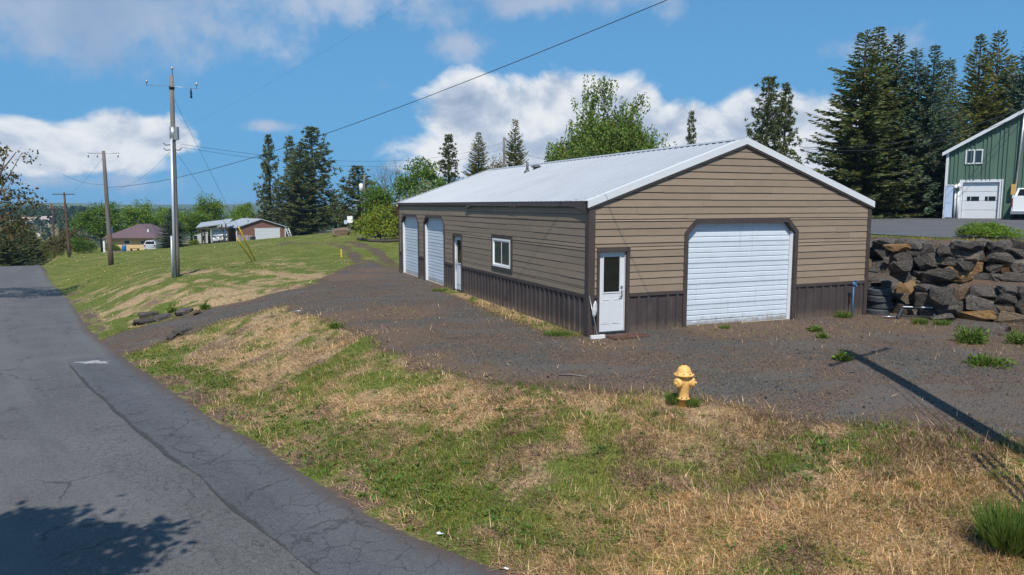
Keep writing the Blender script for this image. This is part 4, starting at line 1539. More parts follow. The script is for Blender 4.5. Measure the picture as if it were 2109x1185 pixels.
# ------------------------------------------------------------------ fire hydrant
def fire_hydrant():
    p = hit(1407, 834)
    rt = empty('fire_hydrant', (p[0], p[1], p[2] - .02), rad(8), 'yellow fire hydrant with two hose caps standing in the dry grass', 'fire hydrant')
    b = MB()
    b.lathe([(.10, -.05), (.10, .13), (.125, .135), (.125, .165), (.105, .17), (.098, .20), (.102, .30), (.118, .36), (.128, .42), (.128, .47), (.118, .52), (.112, .55), (.112, .575)], 24)
    body = b.obj('barrel', M['hydrant'], rt)
    c = MB()
    c.lathe([(.155, .572), (.185, .578), (.19, .595), (.185, .615), (.175, .618), (.135, .62), (.13, .66), (.118, .70), (.092, .737), (.055, .758), (.05, .77), (.0, .772)], 28)
    bon = c.obj('bonnet', M['hydrant'], rt)
    n = MB()
    n.lathe([(.03, .765), (.026, .80), (.018, .803)], 5, smooth=False)
    n.obj('operating_nut', M['rust'], bon)
    for k in range(8):
        a = 2 * math.pi * (k + .5) / 8
        q = MB()
        q.lathe([(.016, .612), (.016, .632), (.004, .634)], 6, (math.cos(a) * .160, math.sin(a) * .160, 0), smooth=False)
        q.obj('bolt', M['rust'], bon)
    for sg in (-1, 1):
        a = rad(-90 + sg * 62)
        dx, dy = math.cos(a), math.sin(a)
        m = MB()
        zc = .455
        ax = lambda t: (dx * t, dy * t, zc)
        m.tube([ax(.05), ax(.14), ax(.15)], [.088, .082, .082], 18)
        m.obj('nozzle', M['hydrant'], body)
        m = MB()
        m.tube([ax(.148), ax(.152), ax(.18), ax(.20), ax(.204)], [.09, .094, .094, .07, .05], 18)
        m.tube([ax(.2), ax(.235)], [.026, .022], 5, smooth=False)
        m.obj('nozzle_cap', M['hydrant'], body)
        ch = MB()
        pts = []
        for i in range(9):
            t = i / 8
            pts.append((dx * (.17 - .06 * t), dy * (.17 - .06 * t) , zc - .09 - .18 * math.sin(t * math.pi / 2) + (.0 if i else .0)))
        ch.tube(pts, .006, 5)
        ch.obj('chain', M['rust'], body)
    for k in range(8):
        a = 2 * math.pi * (k + .2) / 8
        q = MB()
        q.lathe([(.014, .162), (.014, .185), (.004, .187)], 6, (math.cos(a) * .113, math.sin(a) * .113, 0), smooth=False)
        q.obj('bolt', M['rust'], body)


fire_hydrant()

# ------------------------------------------------------------------ small things round the shed
def shed_pt(u, v, z=0.0):
    return BO + UH * u + VH * v + np.array([0, 0, z])


def tyres():
    base = shed_pt(BW + .52, -.1)
    rng = random.Random(3)
    zg = ground(base[0], base[1])
    names = ('topmost worn tyre of the stack by the shed corner', 'second tyre from the top of the stack by the shed corner', 'third tyre from the top of the stack by the shed corner', 'lowest tyre of the stack, lying on the ground by the shed corner')
    me = MB()
    R, w = .345, .205
    prof = []
    for r, z in ((.20, .03), (.215, .012), (.27, .0), (.315, .008), (.335, .028), (.345, .05), (.345, .066), (.338, .068), (.338, .076), (.345, .078), (.345, .1), (.338, .102), (.338, .11), (.345, .112),
                 (.345, .135), (.338, .137), (.338, .145), (.345, .147), (.345, .158), (.335, .182), (.315, .2), (.27, .208), (.215, .196), (.20, .178), (.205, .17), (.205, .04), (.20, .03)):
        prof.append((r, z))
    vs, fs = [], []
    n = 40
    for r, z in prof:
        for k in range(n):
            a = 2 * math.pi * k / n
            vs.append((r * math.cos(a), r * math.sin(a), z))
    for i in range(len(prof) - 1):
        for k in range(n):
            fs.append((i * n + k, i * n + (k + 1) % n, (i + 1) * n + (k + 1) % n, (i + 1) * n + k))
    mesh = MB().add(vs, fs, True).mesh('tyre')
    mesh.materials.append(M['tyre'])
    for k in range(4):
        o = link('tyre', mesh)
        o.location = (base[0] + rng.uniform(-.035, .035), base[1] + rng.uniform(-.03, .03), zg - .03 + .207 * (3 - k))
        o.rotation_euler = (rng.uniform(-.03, .03), rng.uniform(-.03, .03), rng.uniform(0, 6))
        tag(o, names[k], 'tyre', 'old tyres stacked by the shed corner')


tyres()


def tow_frame():
    p, q = hit(1846, 657), hit(1926, 660)
    r = empty('towing_frame', tuple(p), 0, 'dark steel towing frame with white reflective strips lying before the boulders', 'towing frame')
    d = q - p
    d[2] = 0
    n = np.array([-d[1], d[0], 0]) / np.linalg.norm(d)
    L = lambda t, o, z: tuple(d * t + n * o + np.array([0, 0, z]))
    for t in (.02, .92):
        m = MB()
        m.tube([L(t, -.05, .03), L(t + .16, .22, .30)], .045, 4, smooth=False)
        m.tube([L(t + .16, .22, .30), L(t + .15, .30, .02)], .03, 4, smooth=False)
        m.obj('side_arm', M['darksteel'], r)
    m = MB()
    m.tube([L(.17, .21, .31), L(1.02, .21, .31)], .035, 4, smooth=False)
    cb = m.obj('cross_bar', M['darksteel'], r)
    for a, b in ((.2, .45), (.68, .97)):
        m = MB()
        m.tube([L(a, .205, .338), L(b, .205, .338)], .022, 4, smooth=False)
        m.obj('reflective_strip', M['white'], cb)
    m = MB()
    m.tube([L(-.25, .02, .09), L(1.2, .08, .10)], .02, 6)
    m.obj('rod', M['darksteel'], r)
    m = MB()
    m.tube([L(-.38, -.04, .05), L(-.02, -.02, .07)], .03, 6)
    m.obj('coupler', M['steel'], r)


tow_frame()


def yard_hydrant():
    b = shed_pt(8.86, -.26)
    zg = ground(b[0], b[1])
    r = empty('yard_hydrant', (b[0], b[1], zg), TH, 'blue frost free yard hydrant standing against the brown skirt', 'yard hydrant')
    MB().tube([(0, 0, -.05), (0, 0, .95)], .022, 10).obj('standpipe', M['bluepaint'], r)
    m = MB()
    m.tube([(0, 0, .94), (0, 0, 1.06)], [.035, .04], 10)
    m.tube([(0, 0, 1.0), (.0, -.09, .98), (.0, -.12, .94)], .024, 8)
    m.obj('head', M['bluepaint'], r)
    m = MB()
    m.tube([(0, .02, 1.05), (0.02, -.05, 1.12), (.05, -.14, 1.09)], .014, 6)
    m.tube([(-.05, 0, 1.03), (.12, .0, 1.02)], .016, 6)
    m.obj('lever', M['bluepaint'], r)


yard_hydrant()


def broom():
    f = shed_pt(.06, -.36)
    f[2] = ground(f[0], f[1]) + .01
    t = shed_pt(-.03, -.07, 1.07)
    r = empty('push_broom', tuple(f), TH, 'pale push broom leaning on the shed corner beside the entry door', 'push broom')
    inv = Matrix.Rotation(-TH, 3, 'Z')
    v = inv @ Vector(t - f)
    MB().tube([(0, 0, .05), tuple(v)], .013, 8).obj('handle', M['steel'], r)
    MB().box(-.2, .2, -.035, .035, .045, .085).obj('broom_block', M['vinyl'], r)
    m = MB()
    for i in range(26):
        x = -.19 + .38 * i / 25
        m.hexa([(x - .006, -.045, 0), (x + .006, -.045, 0), (x + .006, .045, 0), (x - .006, .045, 0)], [(x - .006, -.03, .045), (x + .006, -.03, .045), (x + .006, .03, .045), (x - .006, .03, .045)])
    tag(m.obj('bristles', M['white'], r), kind='stuff')
    # a bag tied to the handle
    rng = np.random.default_rng(5)
    bm = bmesh.new()
    bmesh.ops.create_icosphere(bm, subdivisions=3, radius=1)
    for q in bm.verts:
        c = q.co.copy()
        w = .55 + .45 * (1 - c.z) / 2
        s = 1 + .18 * math.sin(9 * c.x + 5 * c.z) * math.cos(7 * c.y - 4 * c.z)
        q.co = (c.x * .085 * w * s, c.y * .05 * w * s, c.z * .21)
    me = bpy.data.meshes.new('plastic_bag')
    bm.to_mesh(me); bm.free()
    for pl in me.polygons: pl.use_smooth = True
    p = t * .62 + f * .38 + UH * .05 - VH * .03
    o = link('plastic_bag', me, None, pmat('crumpled_clear_plastic', (.50, .52, .56), .3, var=.35, scale=14))
    o.location = p + np.array([0, 0, .08])
    o.rotation_euler = (0, .1, TH)
    tag(o, 'crumpled whitish plastic bag tied to the push broom handle', 'bag')


broom()


def door_mat():
    c = shed_pt(.86, -.52)
    m = MB()
    rng = random.Random(8)
    n = 12
    for i in range(n):
        for j in range(5):
            if (i in (0, n - 1)) and rng.random() < .4: continue
            x, y = -.52 + i * .088, -.2 + j * .082
            m.box(x + rng.uniform(-.008, .008), x + .074, y, y + .068 + rng.uniform(-.012, .008), 0, .014 + rng.uniform(0, .012))
    m.box(-.52, .53, -.235, -.205, -.01, .022)
    m.box(-.53, .54, -.21, .215, -.012, .006)
    o = m.obj('door_mat', pmat('red_brown_mat', (.115, .055, .042), .95, var=.5, scale=16, dirt=(.16, .12, .09), dirt_amt=.6))
    o.location = (c[0], c[1], ground(c[0], c[1]) + .02)
    o.rotation_euler = (0, 0, TH + .05)
    tag(o, 'frayed red brown door mat on the gravel before the entry door', 'door mat')


door_mat()
# sticks and scraps on the ground
for i, (px, py, L_, a, mt, nm, lb, cat) in enumerate((
        (1180, 776, .62, -.35, 'greybark', 'stick', 'grey broken stick on the gravel edge left of the hydrant', 'stick'), (615, 643, .45, .15, 'steel', 'metal_strip', 'thin pale metal strip on the grass beside the drive', 'strip'),
        (1010, 775, .28, .9, 'bark', 'bark_scrap', 'short dark bark scrap where the gravel meets the dry grass', 'bark'))):
    p = hit(px, py)
    m = MB()
    m.tube([(-L_ / 2, 0, .02), (0, .02, .035), (L_ / 2, 0, .02)], [.018, .02, .012], 6)
    o = m.obj(nm, M[mt])
    o.location, o.rotation_euler = tuple(p), (0, 0, a)
    tag(o, lb, cat)
for i, (px, py, lb) in enumerate(((899, 1106, 'white paper scrap on the brown dirt edge of the street'), (1036, 1178, 'small white scrap on the asphalt at the bottom edge of the street'))):
    p = hit(px, py)
    m = MB()
    rng = random.Random(i)
    g = [[(x * .03 + rng.uniform(-.01, .01), y * .025 + rng.uniform(-.01, .01), .012 + rng.uniform(0, .035)) for x in range(4)] for y in range(3)]
    m.add([q for r_ in g for q in r_], [(y * 4 + x, y * 4 + x + 1, y * 4 + x + 5, y * 4 + x + 4) for y in range(2) for x in range(3)])
    o = m.obj('paper_scrap', M['vinyl'])
    o.location = (p[0], p[1], p[2] + .012)
    tag(o, lb, 'paper scrap')
p = hit(703, 531)
o = MB().box(-.03, .03, -.01, .01, -.1, .55).obj('marker_stake', M['yellowplastic'])
o.location = tuple(p)
tag(o, 'short yellow marker stake at the lawn edge beside the gravel track', 'marker stake')

# ------------------------------------------------------------------ poles and wires
def sagging(a, b, sag, n=24):
    a, b = np.array(a, float), np.array(b, float)
    return [tuple(a + (b - a) * t + np.array([0, 0, -4 * sag * t * (1 - t)])) for t in np.linspace(0, 1, n + 1)]


def wire(name, a, b, sag, r, label, n=24, cat='cable', group=None):
    o = MB().tube(sagging(a, b, sag, n), r, 5).obj(name, M['wire'])
    return tag(o, label, cat, group)


def power_pole(base, top, r0, r1, label, mat='pole', group='wooden power poles', arm=None, armz=.35, armrot=0.0, brown=None):
    base, top = np.array(base, float), np.array(top, float)
    r = empty('power_pole', tuple(base), 0, label, 'power pole', group)
    v = top - base
    z0 = -.5 * v / np.linalg.norm(v)
    pts = [tuple(z0 + (v - z0) * t) for t in np.linspace(0, 1, 7)]
    MB().tube(pts, list(np.linspace(r0, r1, 7)), 12).obj('shaft', M[mat], r)
    if brown:
        MB().tube([tuple(z0), tuple(v * brown)], [r0 + .012, r0 + .008], 12).obj('butt_sleeve', M['polebrown'], r)
    if arm:
        c = v * (1 - armz / np.linalg.norm(v))
        dx, dy = math.cos(armrot), math.sin(armrot)
        m = MB()
        h = arm / 2
        nn = (-dy * (r1 + .05), dx * (r1 + .05))
        m.tube([(c[0] - dx * h - nn[0], c[1] - dy * h - nn[1], c[2]), (c[0] + dx * h - nn[0], c[1] + dy * h - nn[1], c[2])], .055, 4, smooth=False)
        a = m.obj('crossarm', M[mat], r)
        for t in (-.92, -.45, .45, .92):
            m = MB()
            cx, cy = c[0] + dx * h * t - nn[0], c[1] + dy * h * t - nn[1]
            m.lathe([(.015, .04), (.015, .10), (.05, .11), (.045, .17), (.02, .2)], 8, (cx, cy, c[2]))
            m.obj('insulator', M['steel'], a)
    return r, v


M['pvc'] = pmat('silver_conduit', (.50, .55, .62), .4, .3, var=.1)


def poles():
    P1 = hit(365, 571)
    T1 = at_depth(353, 156, P1[1])
    r, v = power_pole(P1, T1, .128, .092, 'grey power pole with silver conduits standing on the near lawn', arm=None)
    # the thin steel arm near the top, its insulators, the upper pin
    c = v * (1 - .5 / 9.4)
    arm = MB().tube([(c[0] - 1.2, c[1], c[2] + .07), (c[0], c[1] - .11, c[2]), (c[0] + 1.25, c[1], c[2] - .1)], .011, 6).obj('crossarm', M['steel'], r)
    for dx, dz, h in ((-1.15, .08, .22), (1.15, -.06, .25)):
        MB().lathe([(.012, 0), (.012, h * .4), (.05, h * .45), (.04, h)], 8, (c[0] + dx, c[1], c[2] + dz)).obj('insulator', M['steel'], arm)
    MB().lathe([(.02, -.46), (.055, -.44), (.04, -.3), (.055, -.24), (.04, -.1), (.02, -.02)], 8, (c[0] + .88, c[1], c[2] - .07)).obj('insulator', M['darksteel'], arm)
    MB().lathe([(.02, 0), (.02, .28), (.055, .3), (.04, .42)], 8, (v[0] + .05, v[1], v[2] - .02)).obj('insulator', M['steel'], r)
    b = MB()
    b.tube([tuple(c + np.array([0, 0, -.12])), tuple(c + np.array([0, 0, .02]))], .125, 10)
    b.obj('pole_band', M['darksteel'], r)
    # pale equipment cabinet where the cables drop
    k0, k1 = v * .685, v * .75
    MB().tube([tuple(k0), tuple(k1)], .155, 10).obj('sleeve', M['steel'], r)
    MB().box(k0[0] + .12, k0[0] + .30, k0[1] - .2, k0[1] - .02, k0[2] + .02, k1[2]).obj('equipment_box', M['steel'], r)
    for zf, s in ((.665, -1), (.64, -1), (.64, 1)):
        q = v * zf
        MB().tube([tuple(q), (q[0] + s * .3, q[1] - .1, q[2] - .04), (q[0] + s * .42, q[1] - .1, q[2] + .05)], .022, 6).obj('bracket', M['darksteel'], r)
    zt = lambda py: at_depth(362, py, P1[1])[2] - P1[2]
    vt = lambda z: v * (z / v[2])
    a, z1 = vt(zt(287)), zt(287)
    m = MB()
    m.tube([(-.03, -.205, -.2), (a[0] - .01, a[1] - .165, z1)], .058, 10)
    m.obj('conduit', M['pvc'], r)
    a = vt(zt(486))
    m = MB()
    m.tube([(-.17, -.12, -.2), (a[0] - .17, a[1] - .11, zt(486))], .045, 10)
    m.obj('conduit', M['pvc'], r)
    # guys with yellow guards
    A = hit(523, 538)
    for i, zf in enumerate((.885, .63)):
        q = P1 + vt(v[2] * zf) + np.array([.1, 0, 0])
        s = A + np.array([.10 - .22 * i, .1 * i, 0])
        g = empty('guy_wire', tuple(s), 0, ('upper guy wire of the near power pole with the longer yellow guard', 'lower guy wire of the near power pole with its yellow guard')[i], 'guy wire', 'guys of the near power pole')
        d = q - s
        MB().tube([(0, 0, -.1), tuple(d)], .007, 5).obj('strand', M['wire'], g)
        n = d / np.linalg.norm(d)
        L = 3.6 - .4 * i
        MB().tube([tuple(n * .12), tuple(n * L)], .034, 8).obj('guard', M['yellowplastic'], g)
    # second and third poles down the street
    P2 = hit(229, 546)
    T2 = at_depth(213, 311, P2[1])
    r2, v2 = power_pole(P2, T2, .17, .11, 'leaning grey power pole with a brown foot, second along the bank', arm=None, brown=.27)
    c = v2 * .985
    arm = MB().tube([(c[0] - 1.15, c[1], c[2] - .05), (c[0] + 1.1, c[1], c[2] - .05)], .025, 5).obj('crossarm', M['steel'], r2)
    for dx in (-1.1, -.45, 1.0):
        MB().lathe([(.012, -.1), (.012, -.02), (.05, 0), (.045, -.3), (.02, -.36)][::-1], 8, (c[0] + dx, c[1], c[2])).obj('insulator', M['steel'], arm)
    P3 = hit(143, 527)
    T3 = at_depth(132, 396, P3[1])
    power_pole(P3, T3, .18, .12, 'brown power pole with one crossarm beside the reddish shrubs', 'polebrown', arm=3.0, armz=.3)
    b = at_depth(110, 500, 118); tp = at_depth(108.5, 429, 118)
    b[2] = ground(b[0], b[1])
    r4, v4 = power_pole(b, tp, .16, .11, 'distant power pole with a street lamp arm beyond the shrubs', 'polebrown', arm=2.6, armz=.1)
    q = v4 * .62
    m = MB(); m.tube([tuple(q), (q[0] - .9, q[1], q[2] + .35), (q[0] - 1.3, q[1], q[2] + .38)], .04, 6)
    m.obj('lamp_arm', M['steel'], r4)
    b = at_depth(86, 541, 150); tp = at_depth(84, 466, 150)
    b[2] = ground(b[0], b[1])
    r5, v5 = power_pole(b, tp, .16, .11, 'far grey power pole with a white transformer at the street crest', arm=2.6, armz=.2)
    q = v5 * .72
    q = tp - b - np.array([0, 0, 2.0])
    MB().lathe([(.28, -.45), (.28, .4), (.15, .5)], 12, (q[0] - .45, q[1] - .1, q[2])).obj('transformer', M['vinyl'], r5)
    # pole behind the shed, pole among the shrubs
    b = at_depth(1039, 420, 72); b[2] = ground(b[0], b[1])
    r6, v6 = power_pole(b, at_depth(1038, 283, 72), .16, .11, 'grey power pole rising behind the shed roof ridge')
    b = at_depth(752, 480, 92); b[2] = ground(b[0], b[1])
    t7 = at_depth(750, 360, 92)
    r7, v7 = power_pole(b, t7, .16, .11, 'grey power pole with a white transformer behind the bright shrub')
    MB().lathe([(.26, -.5), (.26, .4), (.14, .5)], 12, (v7[0] - .42, v7[1], v7[2] - 1.6)).obj('transformer', M['vinyl'], r7)
    m = MB(); q = v7 * .52
    m.tube([tuple(q), (q[0] - 1.2, q[1], q[2] + .25), (q[0] - 1.7, q[1], q[2] + .25)], .04, 6)
    m.obj('lamp_arm', M['steel'], r7)
    # the pole just outside the right edge that throws the long shadow
    g0 = np.array([7.78, 9.55, 0.0]); g0[2] = ground(g0[0], g0[1])
    t0 = g0 + np.array([-.02, 0, 10.25])
    r0, v0 = power_pole(g0, t0, .18, .135, 'tall wooden power pole at the right that throws the long shadow over the gravel', arm=2.7, armz=.55, armrot=math.atan2(1.6, 2.03))
    A0 = np.array([6.62, 8.62, 0]); A0[2] = ground(A0[0], A0[1])
    for i in range(3):
        q = t0 - np.array([0, 0, .9 + 1.7 * i])
        s = A0 + np.array([.09 * i, -.03 * i, 0])
        g = empty('guy_wire', tuple(s), 0, ('outermost', 'middle', 'innermost')[i] + ' of three guarded guy wires at the right edge, over the tall grass', 'guy wire', 'guys of the tall right pole')
        d = q - s
        MB().tube([(0, 0, -.1), tuple(d)], .008, 5).obj('strand', M['wire'], g)
        n = d / np.linalg.norm(d)
        MB().tube([tuple(n * .25), tuple(n * 2.6)], .03, 8).obj('guard', M['yellowplastic'], g)
    # the long cable across the sky
    B = at_depth(222, 386, P2[1])
    pa, pb = np.array(g0[:2]), B[:2]
    ts, zs = [], []
    for px, py in ((1385, 0), (1054, 132), (820, 215), (665, 278), (540, 319), (435, 352), (222, 386)):
        d = ray(px, py)
        k = d[0] / d[1]
        dd = pb - pa
        t = (k * pa[1] - pa[0]) / (dd[0] - k * dd[1])
        ts.append(t); zs.append(CH + d[2] / d[1] * (pa[1] + t * dd[1]))
    co = np.polyfit(ts, zs, 2)
    pts = [tuple(np.r_[pa + (pb - pa) * t, np.polyval(co, t)]) for t in np.linspace(0, 1, 40)]
    tag(MB().tube(pts, list(np.linspace(.0075, .013, 40)), 6).obj('overhead_cable', M['wire']), 'thick black cable sweeping across the sky from upper right to the second pole', 'cable')
    pts = [(x - .25, y, z + 1.9 + 1.3 * (1 - i / 39)) for i, (x, y, z) in enumerate(pts)]
    tag(MB().tube(pts, .0016, 5).obj('overhead_cable', M['wire']), 'hair thin cable above the thick black one across the sky', 'cable')
    w1 = at_depth(371, 297, P1[1])
    wire('overhead_cable', w1, at_depth(1036, 294, 72), 1.25, .008, 'upper of two thin cables from the near pole to the pole behind the shed')
    wire('overhead_cable', at_depth(371, 303, P1[1]), at_depth(1036, 306, 72), 1.3, .007, 'lower of two thin cables from the near pole to the pole behind the shed')
    wire('overhead_cable', at_depth(214, 322, P2[1]), at_depth(132, 400, P3[1]), .6, .008, 'cable between the second and third street poles')
    wire('overhead_cable', at_depth(216, 380, P2[1]), at_depth(130, 360, P2[1] - 6), .2, .008, 'short cable running left from the second street pole')
    wire('overhead_cable', at_depth(355, 308, P1[1]), at_depth(222, 392, P2[1]), .5, .005, 'thin cable between the near pole and the second street pole')
    wire('overhead_cable', at_depth(1040, 296, 72), at_depth(1130, 330, 66), .25, .012, 'short cable dropping right from the pole behind the shed')
    return P1, P2


P1, P2 = poles()

# ------------------------------------------------------------------ green building on the upper lot
M['green'] = pmat('green_steel', (.080, .145, .108), .55, var=.1, scale=1.5, dirt=(.12, .15, .12), dirt_amt=.25, stretch=(2, 2, .4))
M['blueshade'] = pmat('shade_blue_white', (.45, .55, .72), .5, var=.08)  # white, with the blue of shade put into the colour


def green_building():
    Y, A = 50.0, rad(33)
    ca, sa = math.cos(A), math.sin(A)
    x0 = at_depth(1945, 420, Y)[0]

    def U(px):
        k = (px - 1054.5) / F / (math.cos(PITCH) + (592.5 - 430) / F * math.sin(PITCH))
        return (k * Y - x0) / (ca + k * sa)
    zb = at_depth(1978, 451, Y)[2]
    Zl = lambda py, px=2000: at_depth(px, py, Y - U(px) * sa)[2] - zb
    W_, D_ = 15.0, 12.0
    r = empty('green_building', (x0, Y, zb), -A, 'green ribbed steel building with white garage door on the upper lot', 'building')
    e = Zl(312, 1946)
    sl = (Zl(222, 2106) - e) / (U(2106) - U(1946))
    top = lambda u: e + sl * (u if u < W_ / 2 else W_ - u)
    d0, d1, dt = U(1980), U(2055), Zl(376)
    w = MB()
    w.prism([(0, .05, -.3), (d0, .05, -.3), (d0, .05, top(d0) - .1), (0, .05, e - .1)], (0, 0, 0), (0, .15, 0))
    w.prism([(d0, .05, dt), (d1, .05, dt), (d1, .05, top(d1) - .1), (d0, .05, top(d0) - .1)], (0, 0, 0), (0, .15, 0))
    w.prism([(d1, .05, -.3), (W_, .05, -.3), (W_, .05, e - .1), (W_ / 2, .05, top(W_ / 2) - .1), (d1, .05, top(d1) - .1)], (0, 0, 0), (0, .15, 0))
    w.box(0, .15, .2, D_, -.3, e - .1)
    w.box(W_ - .15, W_, .2, D_, -.3, e - .1)
    wall = w.obj('wall', M['green'], r)
    pitch = .225
    u = 0.0
    while u < W_ - .01:
        v = min(u + .9, W_)
        spans = [(0.0, None)]
        mid = (u + v) / 2
        zlo = 0.0
        cuts = [u, v]
        for c in (d0, d1):
            if u + .02 < c < v - .02: cuts.append(c)
        cuts.sort()
        for a, b in zip(cuts[:-1], cuts[1:]):
            zl = dt + .1 if d0 - .01 < (a + b) / 2 < d1 + .01 else 0.0
            prof = [(a, .0)]
            k = math.ceil(a / pitch)
            while k * pitch + .05 < b:
                c = k * pitch + .02
                if c - .05 > a: prof += [(c - .03, 0), (c - .028, .075), (c + .028, .075), (c + .03, 0)]
                k += 1
            prof.append((b - .004, .0))
            vs, fs = [], []
            for q, o in prof: vs += [(q, .045 - o, zl), (q, .045 - o, top(q) - .05)]
            for i in range(len(prof) - 1): fs.append((2 * i, 2 * i + 2, 2 * i + 3, 2 * i + 1))
            MB().add(vs, fs).obj('wall_panel', M['green'], wall)
        u = v
    for s in (0, 1):
        rf = MB()
        fx = lambda u: u if s == 0 else W_ - u
        z = lambda u: e + sl * u
        rf.hexa([(fx(-.3), -.25, z(-.3)), (fx(W_ / 2), -.25, z(W_ / 2)), (fx(W_ / 2), D_, z(W_ / 2)), (fx(-.3), D_, z(-.3))],
                [(fx(-.3), -.25, z(-.3) + .08), (fx(W_ / 2), -.25, z(W_ / 2) + .08), (fx(W_ / 2), D_, z(W_ / 2) + .08), (fx(-.3), D_, z(-.3) + .08)])
        ro = rf.obj('roof', M['roofwhite'], r)
        t = MB()
        t.hexa([(fx(-.3), -.3, z(-.3) - .14), (fx(W_ / 2), -.3, z(W_ / 2) - .14), (fx(W_ / 2), -.255, z(W_ / 2) - .14), (fx(-.3), -.255, z(-.3) - .14)],
               [(fx(-.3), -.3, z(-.3) + .09), (fx(W_ / 2), -.3, z(W_ / 2) + .09), (fx(W_ / 2), -.255, z(W_ / 2) + .09), (fx(-.3), -.255, z(-.3) + .09)])
        t.obj('rake_trim', M['white'], ro)
    # garage door
    dm = MB().box(d0, d1, .16, .19, 0, dt)
    dr = dm.obj('garage_door', M['white'], r)
    hs = dt / 4
    wz0, wz1 = Zl(414), Zl(405)
    for k in range(4):
        MB().box(d0 + .02, d1 - .02, .12, .158, k * hs + .012, (k + 1) * hs - .012).obj('door_section', M['white'], dr)
    for a, b in ((1990, 1997), (1998.5, 2015), (2027, 2033), (2034.5, 2049)):
        MB().box(U(a), U(b), .105, .119, wz0, wz1).obj('pane', M['glass'], dr)
    t = MB()
    t.box(d0 - .2, d0, -.03, .12, -.02, dt + .18)
    t.box(d1, d1 + .2, -.03, .12, -.02, dt + .18)
    t.box(d0 - .001, d1 + .001, -.028, .12, dt + .001, dt + .178)
    t.obj('door_casing', M['white'], dr)
    # window
    a0, a1, z0, z1 = U(1981), U(2017), Zl(338), Zl(308)
    f = MB()
    f.box(a0, a1, -.03, .04, z0, z0 + .08); f.box(a0, a1, -.03, .04, z1 - .08, z1)
    f.box(a0, a0 + .08, -.029, .04, z0 + .08, z1 - .08); f.box(a1 - .08, a1, -.029, .04, z0 + .08, z1 - .08)
    f.box((a0 + a1) / 2 - .04, (a0 + a1) / 2 + .04, -.029, .04, z0 + .08, z1 - .08)
    wn = f.obj('window', M['white'], r)
    for b0, b1 in ((a0 + .08, (a0 + a1) / 2 - .04), ((a0 + a1) / 2 + .04, a1 - .08)):
        MB().box(b0, b1, -.012, .03, z0 + .08, z1 - .08).obj('pane', M['glassblue'], wn)
    # service mast with its meter box
    mx = U(2088)
    m = MB()
    m.tube([(mx, -.12, 1.6), (U(2096), -.14, Zl(216))], .07, 8)
    m.lathe([(.10, -.05), (.12, .1), (.05, .2)], 8, (U(2096), -.14, Zl(216)))
    m.obj('service_mast', M['steel'], r)
    MB().box(U(2079), U(2089), -.3, -.02, Zl(402), Zl(381)).obj('meter_box', pmat('ochre_box', (.45, .27, .09), .6), r)
    # corner post, downpipes, lamps
    for a in (1966, 1972):
        MB().tube([(U(a), -.1, 0), (U(a), -.1, Zl(392))], .07, 8).obj('downpipe', M['white'], r)
    m = MB()
    m.box(-.06, .1, -.06, .0, 0, e - .1)
    m.obj('corner_trim', M['white'], r)
    for a, b in ((1966, 388), (1972, 386)):
        m = MB()
        m.lathe([(.16, 0), (.13, .12), (.06, .22)], 10, (U(a), -.25, Zl(b)))
        m.tube([(U(a), -.22, Zl(b) + .2), (U(a), .0, Zl(b) + .3)], .03, 6)
        m.obj('flood_lamp', M['vinyl'], r)
    # service lines to the left
    mt = np.array([x0, Y, zb]) + np.array([U(2096) * ca, -U(2096) * sa - .14, Zl(218, 2096)])
    wire('service_line', mt, at_depth(1650, 303, 40), .8, .016, 'upper service line running left from the mast of the green building')
    wire('service_line', mt + np.array([0, 0, -.5]), at_depth(1655, 306, 40), .9, .014, 'lower service line running left from the mast of the green building')
    # pale cabinet left of the corner
    cb = empty('storage_cabinet', (at_depth(1952, 440, Y - 1.2)[0], Y - 1.2, zb), -A, 'tall narrow white cabinet coloured blue as in shade, at the left corner of the green building', 'cabinet')
    MB().box(-.22, .22, -.25, .25, .1, 2.2).obj('body', M['blueshade'], cb)
    MB().box(-.20, .20, -.28, -.251, 1.08, 2.16).obj('door', M['blueshade'], cb)
    MB().box(-.20, .20, -.28, -.251, .14, 1.04).obj('door', M['blueshade'], cb)
    MB().box(-.26, .26, -.3, .28, 2.2, 2.28).obj('top', M['white'], cb)
    # white pickup at the right edge
    vx = at_depth(2082, 440, Y - 6.5)[0]
    vh = empty('pickup_truck', (vx, Y - 6.5, ground(vx, Y - 6.5)), -.62, 'white pickup truck parked before the green building, its bed towards us', 'pickup truck')
    m = MB()
    m.box(0, .06, 0, 2.0, .45, 1.5); m.box(.06, 1.9, 0, .06, .5, 1.45); m.box(1.9, 1.96, 0, 2.0, .45, 1.5); m.box(.06, 1.9, .06, 2.0, .7, .78)
    m.box(.0, 1.96, 2.0, 5.2, .45, 1.35)
    m.obj('body', M['vinyl'], vh)
    m = MB().hexa([(.05, 2.0, 1.35), (1.91, 2.0, 1.35), (1.91, 3.9, 1.35), (.05, 3.9, 1.35)], [(.22, 2.2, 1.95), (1.74, 2.2, 1.95), (1.74, 3.2, 1.95), (.22, 3.2, 1.95)])
    cabn = m.obj('cab', M['vinyl'], vh)
    MB().hexa([(.2, 1.985, 1.42), (1.76, 1.985, 1.42), (1.76, 2.0, 1.42), (.2, 2.0, 1.42)], [(.32, 2.15, 1.88), (1.64, 2.15, 1.88), (1.64, 2.17, 1.88), (.32, 2.17, 1.88)]).obj('rear_window', M['glass'], cabn)
    MB().box(.06, 1.9, -.05, -.001, .55, 1.44).obj('tailgate', M['vinyl'], vh)
    MB().box(-.03, 1.99, -.15, -.052, .38, .54).obj('bumper', M['steel'], vh)
    for a in (0.0, 1.82):
        MB().box(a, a + .14, -.03, -.0015, .8, 1.3).obj('tail_lamp', pmat('red_lens', (.3, .02, .02), .3), vh)
